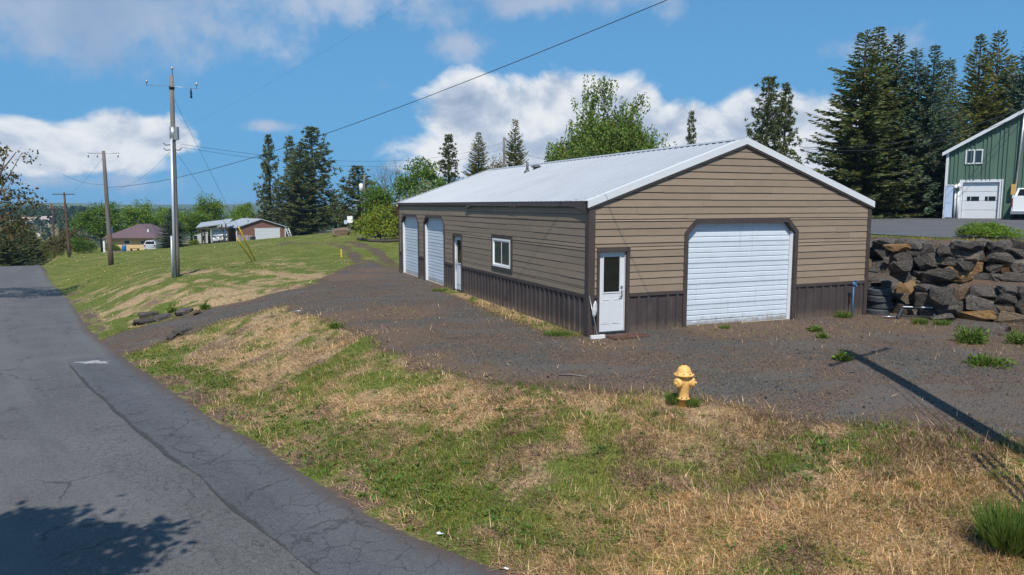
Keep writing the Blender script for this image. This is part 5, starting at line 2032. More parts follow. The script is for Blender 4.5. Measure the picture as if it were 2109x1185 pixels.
    for a, y in ((-.02, 1.0), (1.76, 1.0), (-.02, 4.3), (1.76, 4.3)):
        w_ = MB().tube([(a, y, .36), (a + .22, y, .36)], .36, 20).obj('wheel', M['tyre'], vh)
        MB().tube([(a - .005 if a < 1 else a + .2, y, .36), (a + .02 if a < 1 else a + .225, y, .36)], .2, 16).obj('rim', M['steel'], w_)
    return x0, Y, zb


green_building()
p = at_depth(1845, 452, 56)
ph = empty('playhouse', (p[0], p[1], ground(p[0], p[1])), .1, 'small playhouse with a bright green roof in the shade under the spruces', 'playhouse')
M['limegreen'] = pmat('lime_green_canvas', (.05, .42, .06), .7, var=.2)
M['redpaint'] = pmat('faded_red_paint', (.35, .05, .04), .6, var=.2)
M['tanpaint'] = pmat('tan_board', (.40, .30, .19), .7, var=.15)
for a in (-1.2, 1.2):
    for b in (-.7, .7):
        MB().box(a - .06, a + .06, b - .06, b + .06, 0, 1.75).obj('post', M['white'], ph)
MB().prism([(-1.5, -.95, 1.7), (1.5, -.95, 1.7), (0, -.95, 2.7)], (0, 0, 0), (0, 1.9, 0)).obj('roof', M['limegreen'], ph)
MB().prism([(-.3, -.98, 2.35), (.35, -.98, 2.35), (0.02, -.98, 2.62)], (0, 0, 0), (0, .02, 0)).obj('gable_badge', M['redpaint'], ph)
MB().box(.25, 1.14, -.66, -.60, 0.1, 1.5).obj('front_panel', M['tanpaint'], ph)
MB().box(-.5, .1, -.66, -.58, 0.0, .8).obj('side_slide', M['redpaint'], ph)

# ------------------------------------------------------------------ far houses on the lawn
def x_at(px, Y): return at_depth(px, 420, Y)[0]
def z_at(py, Y): return at_depth(1054, py, Y)[2]


M['yellowsiding'] = pmat('pale_yellow_siding', (.62, .45, .22), .7, var=.05)
M['purpleroof'] = pmat('plum_shingle_roof', (.115, .075, .085), .8, var=.12, scale=2)
M['brick'] = pmat('brown_red_siding', (.20, .10, .08), .8, var=.1)
M['greywhite'] = pmat('pale_grey_wall', (.42, .45, .48), .8, var=.06)
M['timber'] = pmat('dark_timber', (.07, .055, .045), .9, var=.25)
M['silver'] = pmat('silver_car_paint', (.55, .57, .60), .3, .3, var=.03)
M['bluebarrel'] = pmat('blue_plastic', (.02, .13, .36), .5, var=.1)


def purple_house():
    Y = 110.0
    xl, xr = x_at(211, Y), x_at(322, Y)
    zb, ze, zr = z_at(521, Y), z_at(490, Y), z_at(462.5, Y)
    r = empty('yellow_house', ((xl + xr) / 2, Y, zb), 0, 'pale yellow bungalow with a plum hipped roof below the lawn', 'house')
    w = (xr - xl) / 2
    h = ze - zb
    D = 8.0
    MB().box(-w + .6, w - .6, 0, D, -1.2, h).obj('wall', M['yellowsiding'], r)
    for k in range(7):
        MB().hexa([(-w + .55, -.03, k * .2 - .2), (w - 1.3, -.03, k * .2 - .2), (w - 1.3, 0, k * .2 - .2), (-w + .55, 0, k * .2 - .2)],
                  [(-w + .55, -.008, k * .2 - .01), (w - 1.3, -.008, k * .2 - .01), (w - 1.3, 0, k * .2 - .01), (-w + .55, 0, k * .2 - .01)]).obj('siding_board', M['yellowsiding'], r)
    px, pz = x_at(268, Y) - (xl + xr) / 2, zr - zb
    m = MB()
    e0, e1 = -w - .1, w + .2
    m.add([(e0, -.6, h), (e1, -.6, h), (e1, D + .6, h), (e0, D + .6, h), (px - .4, D / 2 - 1, pz), (px + .4, D / 2 + 1, pz)],
          [(0, 1, 4), (1, 5, 4), (1, 2, 5), (2, 3, 5), (3, 4, 5), (3, 0, 4), (3, 2, 1, 0)])
    rf = m.obj('roof', M['purpleroof'], r)
    MB().box(e0, e1, -.62, -.58, h - .22, h - .005).obj('fascia', M['timber'], rf)
    MB().box(px + 1.9, px + 2.1, .9, 1.1, h + .4, h + 1.25).obj('vent_pipe', M['vinyl'], rf)
    c = x_at(212, Y) - (xl + xr) / 2
    MB().box(c - .28, c + .28, 1.2, 1.8, -.5, z_at(468, Y) - zb).obj('chimney', M['greywhite'], rf)
    for p in (257, 291):
        a = x_at(p, Y) - (xl + xr) / 2
        f = MB().box(a - .4, a + .4, -.05, .0, h - .95, h - .42).obj('window', M['white'], r)
        MB().box(a - .34, a - .02, -.06, -.051, h - .89, h - .48).obj('pane', M['glass'], f)
        MB().box(a + .02, a + .34, -.06, -.051, h - .89, h - .48).obj('pane', M['glass'], f)
    for p in (212, 315):
        a = x_at(p, Y) - (xl + xr) / 2
        MB().box(a - .14, a + .14, -.45, -.2, -1.2, h - .02).obj('porch_post', M['vinyl'], r)
    a = x_at(325, Y) - (xl + xr) / 2
    f = MB().box(a - .6, a + .1, -.02, .06, -.4, h - .3).obj('side_door', M['white'], r)
    MB().box(a - .45, a - .05, -.03, -.021, h - 1.2, h - .5).obj('pane', M['glass'], f)
    # car, barrel, bench on the patio
    Yc = 106.5
    cx = x_at(303, Yc)
    cz = z_at(517.5, Yc)
    c = empty('parked_car', (cx, Yc, cz), .12, 'silver hatchback parked before the yellow bungalow', 'car')
    m = MB()
    m.hexa([(-.88, 0, .3), (.88, 0, .3), (.88, 4.0, .3), (-.88, 4.0, .3)], [(-.86, .05, .95), (.86, .05, .95), (.84, 3.9, .9), (-.84, 3.9, .9)])
    m.obj('body', M['silver'], c)
    cb = MB().hexa([(-.82, .1, .95), (.82, .1, .95), (.8, 3.0, .93), (-.8, 3.0, .93)], [(-.62, .45, 1.48), (.62, .45, 1.48), (.62, 2.0, 1.5), (-.62, 2.0, 1.5)]).obj('cabin', M['silver'], c)
    MB().hexa([(-.7, .10, 1.02), (.7, .10, 1.02), (.7, .16, 1.02), (-.7, .16, 1.02)], [(-.56, .36, 1.42), (.56, .36, 1.42), (.56, .42, 1.42), (-.56, .42, 1.42)]).obj('rear_window', M['glass'], cb)
    for a in (-.86, .64):
        for y in (.7, 3.2):
            MB().tube([(a, y, .31), (a + .22, y, .31)], .31, 14).obj('wheel', M['tyre'], c)
    for a in (-.8, .6):
        MB().box(a, a + .2, -.02, .02, .7, .9).obj('tail_lamp', pmat('red_lamp', (.35, .02, .02), .3), c)
    b = MB().lathe([(.27, 0), (.3, .3), (.3, .6), (.26, .92), (.2, .95)], 14).obj('rain_barrel', M['bluebarrel'])
    b.location = (x_at(250, Yc), Yc, z_at(518.5, Yc))
    tag(b, 'blue plastic barrel against the yellow bungalow', 'barrel')
    t = empty('picnic_bench', (x_at(272, Yc), Yc, z_at(519, Yc)), 0, 'low dark bench between the blue barrel and the silver car', 'bench')
    MB().box(-.6, .6, -.2, .2, .42, .5).obj('seat', M['timber'], t)
    MB().box(-.55, -.45, -.2, .2, 0, .42).obj('leg', M['timber'], t)
    MB().box(.45, .55, -.2, .2, 0, .42).obj('leg', M['timber'], t)
    o = MB().box(-4.5, 4.2, -.5, 3.2, -.3, .02).obj('patio', M['concrete'])
    o.location = (x_at(275, Yc), Yc, z_at(519, Yc))
    tag(o, kind='structure')


purple_house()


def brown_garage():
    Y = 132.0
    xl, xr = x_at(487, Y), x_at(585, Y)
    zb, ze, zr = z_at(494.5, Y), z_at(468, Y), z_at(452.5, Y)
    r = empty('brown_garage', ((xl + xr) / 2, Y, zb), rad(40), 'red brown garage with a wide white door beyond the lawn', 'garage')
    w, h, p, D = (xr - xl) / 2 * 1.04, ze - zb, zr - zb, 9.0
    MB().prism([(-w, 0, -1), (w, 0, -1), (w, 0, h), (0, 0, p - .05), (-w, 0, h)], (0, 0, 0), (0, D, 0)).obj('wall', M['brick'], r)
    for s in (-1, 1):
        m = MB()
        m.hexa([(s * (w + .3), -.3, h - .12), (0, -.3, p), (0, D + .3, p), (s * (w + .3), D + .3, h - .12)], [(s * (w + .3), -.3, h + .02), (0, -.3, p + .14), (0, D + .3, p + .14), (s * (w + .3), D + .3, h + .02)])
        m.obj('roof', M['roofwhite'], r)
        MB().box(s * w - .09, s * w + .09, -.04, -.001, -1, h - .1).obj('corner_board', M['white'], r)
    a0, a1, dt = (x_at(523, Y) - (xl + xr) / 2) * 1.04, (x_at(574, Y) - (xl + xr) / 2) * 1.04, z_at(471.5, Y) - zb
    d = MB().box(a0, a1, -.03, -.001, -.1, dt).obj('garage_door', M['white'], r)
    for k in range(4):
        MB().box(a0 + .1, a1 - .1, -.05, -.031, dt / 4 * k + .02, dt / 4 * (k + 1) - .03).obj('door_section', M['white'], d)
    MB().box(a0 - .12, a1 + .12, -.06, -.0012, dt + .002, dt + .12).obj('door_casing', M['white'], d)
    MB().lathe([(.08, 0), (.08, .5), (.15, .52), (.1, .62)], 8, (-w * .42, 1.2, h + (p - h) * .55)).obj('vent_pipe', M['steel'], r)
    yb = Y - 5.2
    o = MB()
    for k in range(4): o.box(-1.35 + k * .68, -1.35 + k * .68 + .62, -.1, .1, 0, 1.15 - .06 * (k % 2))
    q = o.obj('plywood_stack', pmat('grey_plywood', (.24, .22, .22), .8, var=.25))
    q.location = (x_at(502, yb), yb, zb - .05)
    tag(q, 'grey boards leaning against the brown garage left of its white door', 'boards', kind='stuff')
    b = MB().box(-.38, .38, -.3, .3, 0, .75).box(-.42, .42, -.34, .34, .75, .82).obj('waste_bin', M['darksteel'])
    b.location = (x_at(518, yb), yb, zb - .02)
    tag(b, 'dark waste bin beside the white door of the brown garage', 'bin')
    l = empty('ladder', (x_at(592, Y + 2.6), Y + 2.6, zb + .15), .6, 'white ladder leaning at the right corner of the brown garage', 'ladder')
    for a in (-.25, .25):
        MB().tube([(a + .3, -.5, 0), (a - .2, .1, 1.9)], .05, 5).obj('rail', M['vinyl'], l)
    for k in range(6):
        t = (k + .5) / 6
        MB().tube([(.05 - .5 * t, -.5 + .6 * t, 1.9 * t), (.55 - .5 * t, -.5 + .6 * t, 1.9 * t)], .03, 5).obj('rung', M['vinyl'], l)
    # camper under its shelter
    Yc = 124.0
    cx = x_at(433, Yc)
    zc = z_at(507, Yc)
    s = empty('carport', (cx, Yc, zc), rad(24), 'open lean-to shelter on wooden posts over the white camper', 'carport')
    xa, xb = x_at(404, Yc) - cx, x_at(468, Yc) - cx
    za, zb2 = z_at(467, Yc) - zc, z_at(460, Yc) - zc
    MB().hexa([(xa, -.4, za - .2), (xb, -.4, zb2 - .1), (xb + .9, 6.5, zb2 + .5), (xa + .9, 6.5, za + .4)], [(xa, -.4, za - .05), (xb, -.4, zb2 + .06), (xb + .9, 6.5, zb2 + .66), (xa + .9, 6.5, za + .56)]).obj('roof', M['roofwhite'], s)
    MB().box(xa + .05, xb - .05, -.36, -.26, za - .42, za - .21).obj('beam', M['timber'], s)
    for a in (x_at(415, Yc), x_at(420, Yc), x_at(464, Yc), x_at(456, Yc)):
        for y in (0, 5.5):
            MB().box(a - cx - .1, a - cx + .1, y - .1, y + .1, -.6, zb2 - .3 if y else za - .2).obj('post', M['timber'], s)
    v = empty('camper_trailer', (x_at(446, Yc), Yc + 1.0, zc), rad(24), 'white travel trailer with a rounded front parked under the shelter', 'travel trailer')
    m = MB()
    prof = [(0.5, .55), (.1, .75), (.0, 1.2), (.12, 1.75), (.45, 2.3), (.9, 2.6), (6.0, 2.65), (6.0, .55)]
    m.prism([(-1.25, y, z) for y, z in prof], (0, 0, 0), (2.5, 0, 0))
    b = m.obj('body', M['vinyl'], v, bevel=.12)
    MB().box(-.2, .2, -.02, .03, 1.25, 1.5).obj('emblem', pmat('orange_brown_emblem', (.30, .16, .10), .5), b)
    for sg in (-1, 1):
        MB().tube([(sg * 1.22, .02, 1.62), (sg * .85, -.03, 1.42), (sg * .42, -.05, 1.30)], [.05, .06, .02], 5).obj('front_stripe', M['darksteel'], b)
    MB().box(-1.24, 1.24, -.03, .6, .42, .75).obj('skirt', M['darksteel'], v)
    for a in (-.22, .22):
        MB().lathe([(.16, .55), (.17, .6), (.17, .95), (.08, 1.05)], 10, (a, -.55, 0)).obj('gas_bottle', M['darksteel'], v)
    MB().tube([(-.6, .3, .5), (0, -1.1, .5), (.6, .3, .5)], .05, 5).obj('hitch', M['darksteel'], v)
    for a in (-1.2, .98):
        MB().tube([(a, 3.6, .36), (a + .22, 3.6, .36)], .36, 14).obj('wheel', M['tyre'], v)
    # low pale house behind
    Yh = 150.0
    xl, xr = x_at(392, Yh), x_at(487, Yh)
    zb3 = z_at(500, Yh)
    g = empty('pale_house', ((xl + xr) / 2, Yh, zb3), 0, 'low pale grey house with a white roof behind the camper shelter', 'house')
    w2, h2, p2 = (xr - xl) / 2, z_at(482, Yh) - zb3, z_at(457, Yh) - zb3
    MB().prism([(-w2 + .5, 0, -1), (w2, 0, -1), (w2, 0, h2), (w2 * .5, 0, p2 - .1), (-w2 + .5, 0, h2)], (0, 0, 0), (0, 8, 0)).obj('wall', M['greywhite'], g)
    for u0, z0, u1, z1 in ((-w2 - .3, h2 - .05, w2 * .5, p2), (w2 * .5, p2, w2 + .3, h2 - .1)):
        MB().hexa([(u0, -.4, z0), (u1, -.4, z1), (u1, 8.3, z1), (u0, 8.3, z0)], [(u0, -.4, z0 + .15), (u1, -.4, z1 + .15), (u1, 8.3, z1 + .15), (u0, 8.3, z0 + .15)]).obj('roof', M['roofwhite'], g)
    for a in (-4.0, -2.4):
        f = MB().box(a - .5, a + .5, -.04, -.001, .3, 1.5).obj('window', M['white'], g)
        MB().box(a - .42, a + .42, -.05, -.041, .38, 1.42).obj('pane', M['glass'], f)


brown_garage()
# things by the street crest and on the far hill
Yq = 125.0
o = empty('white_outbuilding', (x_at(42, Yq), Yq, z_at(549, Yq)), 0, 'low white flat roofed outbuilding at the far end of the street', 'outbuilding')
MB().box(-2.0, 2.0, 0, 5, -1.5, .75).obj('wall', M['white'], o)
MB().box(-2.1, 2.1, -.1, 5.1, .75, .9).obj('roof', M['roofwhite'], o)
MB().box(.6, 1.3, -.05, -.001, -.2, .45).obj('window', M['glass'], o)
for i, (px, py, Yh, ww, col, lb) in enumerate(((52, 458, 420, 9.5, (.40, .30, .26), 'far tan roofed house on the left hillside'), (91, 456, 430, 6.5, (.38, .32, .30), 'far house with a grey pink roof right of the tan roofed one'),
                                     (100, 426, 640, 9.0, (.26, .22, .2), 'farthest small brown house on top of the left hill'))):
    q = hit(px, py + 5, 1500.0)
    ww = ww * q[1] / Yh
    o = empty('hill_house', (q[0], q[1], q[2]), 0, lb, 'house')
    MB().box(-ww * .45, ww * .45, 0, 8, -3, 2.4).obj('wall', M['greywhite'], o)
    m = MB(); p_ = 2.3
    m.hexa([(-ww / 2, -.5, 2.3), (ww / 2, -.5, 2.3), (ww / 2, 4, 2.3 + p_), (-ww / 2, 4, 2.3 + p_)], [(-ww / 2, -.5, 2.5), (ww / 2, -.5, 2.5), (ww / 2, 4, 2.5 + p_), (-ww / 2, 4, 2.5 + p_)])
    m.hexa([(-ww / 2, 4.01, 2.3 + p_), (ww / 2, 4.01, 2.3 + p_), (ww / 2, 8.5, 2.3), (-ww / 2, 8.5, 2.3)], [(-ww / 2, 4.01, 2.5 + p_), (ww / 2, 4.01, 2.5 + p_), (ww / 2, 8.5, 2.5), (-ww / 2, 8.5, 2.5)])
    m.obj('roof', pmat('far_roof', col, .9, var=.1), o)
    for a in (-ww * .22, ww * .2):
        MB().box(a - .6, a + .6, -.06, -.001, .6, 1.7).obj('window', M['glass'], o)
# road sign on its post, grey boulder, timber edging of the shrub bed
p = at_depth(721.5, 480, 88)
s = empty('road_sign', (p[0], p[1], ground(p[0], p[1])), 0, 'small white rectangular sign on a post before the dark pines', 'sign')
MB().box(-.03, .03, -.02, .02, 0, 1.9).obj('post', M['steel'], s)
MB().box(-.32, .32, -.05, -.021, 1.2, 2.0).obj('sign_board', M['vinyl'], s)
MB().box(-.72, -.34, -.045, -.021, 1.05, 1.5).obj('small_board', M['blueshade'], s)
p = at_depth(702, 484, 84)
tag(rock_obj('grey_boulder', ROCKS[5], M['rocktan'], (p[0], p[1], ground(p[0], p[1]) + .35), (2.0, 1.3, 1.3), (0, 0, .4)), 'big grey boulder on the grass left of the road sign', 'boulder')
tb = empty('bed_edging', tuple(hit(780, 497)), 0, 'dark weathered timber edging along the foot of the bright shrub', 'timber edging')
b0 = np.array(tb.location)
for i, (a, b) in enumerate((((738, 494), (765, 499)), ((765, 499), (795, 500)), ((795, 500), (826, 498)))):
    q0, q1 = hit(*a) - b0, hit(*b) - b0
    q0[2] += .1; q1[2] += .1
    MB().tube([tuple(q0), tuple(q1)], .17, 6, smooth=False).obj('timber', M['timber'], tb)

# ------------------------------------------------------------------ foliage
def diamonds(P, D, L, W, rng, N=None):
    """leaf or twig faces: base point P, direction D, length L, width W"""
    n = len(P)
    D = D / (np.linalg.norm(D, axis=1)[:, None] + 1e-9)
    if N is None: N = rng.normal(size=(n, 3))
    S = np.cross(D, N)
    S /= (np.linalg.norm(S, axis=1)[:, None] + 1e-9)
    L, W = np.broadcast_to(L, n)[:, None], np.broadcast_to(W, n)[:, None]
    m = P + D * L * 0.5
    V = np.stack([P, m + S * W * .5, P + D * L, m - S * W * .5], 1).reshape(-1, 3)
    Fq = np.arange(n * 4).reshape(n, 4)
    return V, Fq


def tints(n, rng, lo, hi, warm=.12):
    k = rng.uniform(lo, hi, n)[:, None] * (1 + warm * rng.normal(size=(n, 3)) * np.array([1, .5, 1]))
    return np.repeat(np.clip(k, 0.1, 3), 4, axis=0)


def trunk_mb(h, r, lean=0.0, n=8):
    m = MB()
    m.tube([(0, 0, -.6), (lean * .2, 0, h * .25), (lean * .5, lean * .2, h * .6), (lean, 0, h)], [r * 1.15, r * .85, r * .5, r * .08], n)
    return m


def spruce_mesh(seed, h=14.0, r=3.3, dense=1.0, tops=1):
    rng = np.random.default_rng(seed)
    Ps, Ds, Ls, Ws = [], [], [], []
    mb = trunk_mb(h, .22)
    z = .03 * h
    while z < h * .985:
        f = z / h
        R = r * 1.12 * min(1.0, 1.25 * (1 - f) ** .95) * (0.88 + .12 * math.sin(z * 1.7 + seed)) + .14
        nb = max(4, int(round((5 + 4 * (1 - f)) * dense)))
        a0 = rng.uniform(0, 6.28)
        for k in range(nb):
            a = a0 + 6.283 * k / nb + rng.normal() * .25
            L = R * rng.uniform(.62, 1.14)
            rise = -.30 + .95 * f + rng.normal() * .07
            d = np.array([math.cos(a), math.sin(a), 0])
            side = np.array([-d[1], d[0], 0])
            m = max(3, int(L / .17))
            t = (np.arange(m) + rng.uniform(0, 1, m) * .8) / m
            t = t[t > .12]
            pts = d * (L * t)[:, None] + np.c_[0 * t, 0 * t, z + L * (rise * t - .28 * t * (1 - t) * (1 - f) + .14 * t ** 3)]
            if L > 1.2 and k % 2 == 0:
                mb.tube([(0, 0, z), tuple(pts[len(pts) // 2]), tuple(pts[-1])], [.035 * L / 2 + .01, .02, .006], 3, cap=False)
            for s in (-1, 1, 0):
                tl = (.26 + .46 * (1 - t) * min(1.0, L / 2.2)) * rng.uniform(.7, 1.25, len(t))
                dd = d * .75 + side * s * rng.uniform(.55, 1.0, len(t))[:, None] + np.c_[0 * t, 0 * t, rng.uniform(-.42, .08, len(t)) + .3 * f]
                Ps.append(pts); Ds.append(dd); Ls.append(tl); Ws.append(tl * rng.uniform(.26, .42, len(t)))
            # drooping under-twigs
            Ps.append(pts); Ds.append(d * .35 + np.c_[rng.normal(size=(len(t), 2)) * .3, -np.ones(len(t)) * .8]); Ls.append(np.full(len(t), .26 * min(1, L))); Ws.append(np.full(len(t), .09))
        z += h * (.017 + .012 * (1 - f)) / dense * rng.uniform(.85, 1.15)
    # leader
    Ps.append(np.array([[0, 0, h * .97]] * 5)); Ds.append(np.c_[rng.normal(size=(5, 2)) * .25, np.ones(5)]); Ls.append(np.full(5, .5)); Ws.append(np.full(5, .07))
    P, D, L, W = np.vstack(Ps), np.vstack(Ds), np.concatenate(Ls), np.concatenate(Ws)
    V, Fq = diamonds(P, D, L, W, rng)
    return mb.mesh('trunk'), np_mesh('crown', V, Fq, tints(len(P), rng, .62, 1.35))


def pine_mesh(seed, h=14.0, r=3.0, bare=.08, power=.85, dens=1.15):
    rng = np.random.default_rng(seed)
    Ps, Ds, Ls = [], [], []
    mb = trunk_mb(h, .24)
    z = h * bare
    while z < h * .985:
        f = z / h
        R = r * ((1 - f) ** power) * (0.45 + .55 * min(1, (f - bare) * 5 + .3)) + .2
        nb = rng.integers(4, 7)
        a0 = rng.uniform(0, 6.28)
        for k in range(nb):
            a = a0 + 6.283 * k / nb + rng.normal() * .35
            L = R * rng.uniform(.5, 1.2)
            d = np.array([math.cos(a), math.sin(a), 0])
            rise = .05 + .5 * f + rng.normal() * .12
            end = d * L + np.array([0, 0, z + rise * L])
            mb.tube([(0, 0, z), tuple(d * L * .55 + np.array([0, 0, z + rise * L * .35])), tuple(end)], [.02 * L + .015, .012 * L + .008, .006], 3, cap=False)
            nt = max(2, int(L * 3.0 * dens))
            for j in range(nt):
                t = .3 + .7 * (j + rng.uniform(0, 1)) / nt
                c = d * L * t + np.array([0, 0, z + rise * L * t * t]) + rng.normal(size=3) * .10 * L
                m = 15
                dirs = rng.normal(size=(m, 3)) + np.array([d[0] * .6, d[1] * .6, .7])
                Ps.append(np.repeat(c[None], m, 0)); Ds.append(dirs); Ls.append(rng.uniform(.24, .46, m))
        z += h * rng.uniform(.026, .044)
    P, D, L = np.vstack(Ps), np.vstack(Ds), np.concatenate(Ls)
    V, Fq = diamonds(P, D, L, L * .3, rng)
    return mb.mesh('trunk'), np_mesh('crown', V, Fq, tints(len(P), rng, .6, 1.35))


def leafy_mesh(seed, lobes, nclump=170, leaves=42, size=.20, clump=.55, trunk_h=2.2, r=.2, stems=1):
    """broadleaf crown: leaf faces in clumps over the shells of several lobes, on limbs that reach into them"""
    rng = np.random.default_rng(seed)
    mb = MB()
    if stems == 1:
        mb.tube([(0, 0, -.6), (.05, 0, trunk_h * .5), (0, .05, trunk_h)], [r * 1.2, r, r * .8], 8)
    vol = np.array([l[3] * l[4] for l in lobes]); vol = vol / vol.sum()
    Ps, Ds, Ls = [], [], []
    for (cx, cy, cz, rx, rz) in lobes:
        base = (0, 0, trunk_h * .95) if stems == 1 else (cx * .3, cy * .3, 0)
        mb.tube([base, (cx * .5, cy * .5, (trunk_h + cz) / 2 - .1), (cx, cy, cz + rz * .3)], [r * .6, r * .35, r * .1], 5)
        for _ in range(4):
            d = rng.normal(size=3); d /= np.linalg.norm(d)
            mb.tube([(cx * .7, cy * .7, (trunk_h + cz) / 2 + .2 * cz * 0), (cx + d[0] * rx * .75, cy + d[1] * rx * .75, cz + d[2] * rz * .75)], [r * .22, r * .05], 4, cap=False)
    for i in rng.choice(len(lobes), nclump, p=vol):
        cx, cy, cz, rx, rz = lobes[i]
        d = rng.normal(size=3); d /= np.linalg.norm(d)
        if d[2] < -.5: d[2] *= -.6
        k = rng.uniform(.55, 1.06)
        c = np.array([cx, cy, cz]) + d * np.array([rx, rx, rz]) * k
        m = int(leaves * rng.uniform(.6, 1.3))
        q = rng.normal(size=(m, 3)) * clump * rng.uniform(.5, .9) * np.array([1, 1, .65])
        Ps.append(c + q); Ds.append(rng.normal(size=(m, 3)) + np.array([0, 0, -.35]) + d * .4); Ls.append(size * rng.uniform(.6, 1.3, m))
    P, D, L = np.vstack(Ps), np.vstack(Ds), np.concatenate(Ls)
    V, Fq = diamonds(P, D, L, L * .72, rng)
    return mb.mesh('trunk'), np_mesh('crown', V, Fq, tints(len(P), rng, .6, 1.4, .15))


def birch_mesh(seed):
    """weeping birch: pale limbs, long hanging strands of small leaves"""
    rng = np.random.default_rng(seed)
    mb = MB()
    Ps, Ds, Ls = [], [], []
    mb.tube([(0, 0, -.5), (.1, 0, 3), (-.2, .1, 6.5), (.1, 0, 10.5), (-.9, 0, 13.6)], [.34, .28, .2, .11, .03], 8)
    limbs = [(-.9, 0, 13.9, 1.0), (-2.4, .4, 12.6, 1.1), (3.1, .3, 12.9, .75), (1.0, -.2, 11.6, 1.6), (-1.0, 1, 11.2, 1.9)]
    for k in range(64):
        a = rng.uniform(0, 6.283); rr = 6.0 * math.sqrt(rng.uniform(.05, 1))
        zt = 10.6 - .125 * rr * rr * .95 + rng.normal() * .5
        limbs.append((rr * math.cos(a), rr * math.sin(a) * .8, zt, 1.3))
    for lx, ly, lz, sp in limbs:
        z0 = max(2.5, lz - 3.5 - abs(lx) * .4)
        mid = (lx * .45, ly * .45, (z0 + lz) / 2 + .6)
        mb.tube([(0, 0, z0), mid, (lx, ly, lz)], [.09, .06, .015], 5, cap=False)
        n = 44
        for _ in range(n):
            t = rng.uniform(.45, 1.08)
            s = np.array([lx, ly, lz]) * t + np.array([0, 0, z0]) * (1 - t) + np.r_[rng.normal(size=2) * sp * .62, rng.normal() * .35 + .25]
            s[2] += .5 * t * (1 - t)
            L = rng.uniform(.9, 3.0) * (1.0 if lz < 11.5 else .55)
            m = int(L * 17)
            u = np.linspace(0, 1, m)
            sway = rng.normal(size=2) * .25
            pts = s + np.c_[sway[0] * u, sway[1] * u, -L * u] + rng.normal(size=(m, 3)) * np.array([.10, .10, .06])
            Ps.append(pts); Ds.append(np.c_[rng.normal(size=(m, 2)) * .7, -np.ones(m) * .8]); Ls.append(rng.uniform(.18, .31, m))
    P, D, L = np.vstack(Ps), np.vstack(Ds), np.concatenate(Ls)
    ok = P[:, 2] > 2.2
    P, D, L = P[ok], D[ok], L[ok]
    V, Fq = diamonds(P, D, L, L * .6, rng)
    return mb.mesh('trunk'), np_mesh('crown', V, Fq, tints(len(P), rng, .6, 1.4, .14))


def bare_mesh(seed, h=10.0):
    rng = random.Random(seed)
    mb = MB()

    def grow(p, d, L, r, lv):
        q = p + d * L * .5 + Vector((rng.gauss(0, .06), rng.gauss(0, .06), 0)) * L
        e = p + d * L
        mb.tube([tuple(p), tuple(q), tuple(e)], [r, r * .8, r * .55], 5 if lv < 2 else 3, cap=False)
        if lv >= 5 or r < .006: return
        for _ in range(3 if lv < 3 else 2):
            nd = (d + Vector((rng.gauss(0, .42), rng.gauss(0, .42), rng.gauss(.12, .25)))).normalized()
            grow(q.lerp(e, rng.uniform(.2, 1)), nd, L * rng.uniform(.55, .82), r * .55, lv + 1)
    for k in range(3):
        grow(Vector((0, 0, -.3)), Vector((rng.gauss(0, .16), rng.gauss(0, .16), 1)).normalized(), h * .34, .13, 0)
    return mb.mesh('trunk')


M['spruce'] = leaf_mat('spruce_needles', (.108, .128, .046), .25)
M['spruceblue'] = leaf_mat('bluish_spruce_needles', (.092, .130, .085), .22)
M['spruceyellow'] = leaf_mat('yellowish_spruce_needles', (.140, .142, .036), .22)
M['pine'] = leaf_mat('pine_needles', (.120, .138, .056), .25)
M['leafbright'] = leaf_mat('bright_spring_leaves', (.165, .250, .034), .38)
M['leafmid'] = leaf_mat('spring_leaves', (.120, .195, .032), .36)
M['leafyellow'] = leaf_mat('yellow_green_leaves', (.220, .260, .038), .38)
M['leafred'] = leaf_mat('reddish_leaves', (.150, .110, .050), .25)
M['leafolive'] = leaf_mat('olive_brown_leaves', (.125, .105, .045), .28)
M['sage'] = leaf_mat('sage_green_leaves', (.20, .245, .14), .25)
M['birchleaf'] = leaf_mat('birch_leaves', (.145, .205, .040), .36)

SPR = [spruce_mesh(1), spruce_mesh(2, r=3.0), spruce_mesh(3, r=3.5)]
PIN = [pine_mesh(11), pine_mesh(12, r=2.7, bare=.14, power=.8), pine_mesh(13, r=3.3, power=.75)]
LF = [leafy_mesh(21, [(0, 0, 5.2, 2.2, 2.0), (-1.7, .2, 4.3, 1.6, 1.5), (1.7, -.3, 4.4, 1.7, 1.6), (.3, .6, 6.7, 1.3, 1.3), (-.6, -.9, 3.3, 1.8, 1.3), (1.0, .3, 3.0, 1.6, 1.2)], 210, 44, .22, .55),
      leafy_mesh(22, [(0, 0, 5.0, 1.9, 1.9), (-1.5, .2, 5.6, 1.3, 1.4), (1.4, 0, 3.8, 1.7, 1.4), (-.9, 0, 3.2, 1.8, 1.3), (.5, .2, 7.0, 1.0, 1.1)], 190, 44, .22, .5)]
BUSH = [leafy_mesh(31, [(0, 0, 1.5, 1.7, 1.4), (-1.2, .1, 1.2, 1.2, 1.1), (1.2, 0, 1.3, 1.2, 1.2), (.2, .3, 2.5, 1.0, 1.0), (0, -.6, .7, 1.9, .7)], 230, 34, .17, .36, .6, .07, stems=3),
        leafy_mesh(32, [(0, 0, 1.3, 1.5, 1.2), (-.9, .1, 1.9, .9, 1.0), (1.1, 0, 1.0, 1.2, .9), (0, -.4, .6, 1.8, .6)], 170, 34, .17, .36, .6, .07, stems=3)]
BIR = birch_mesh(41)
BARE = bare_mesh(51)


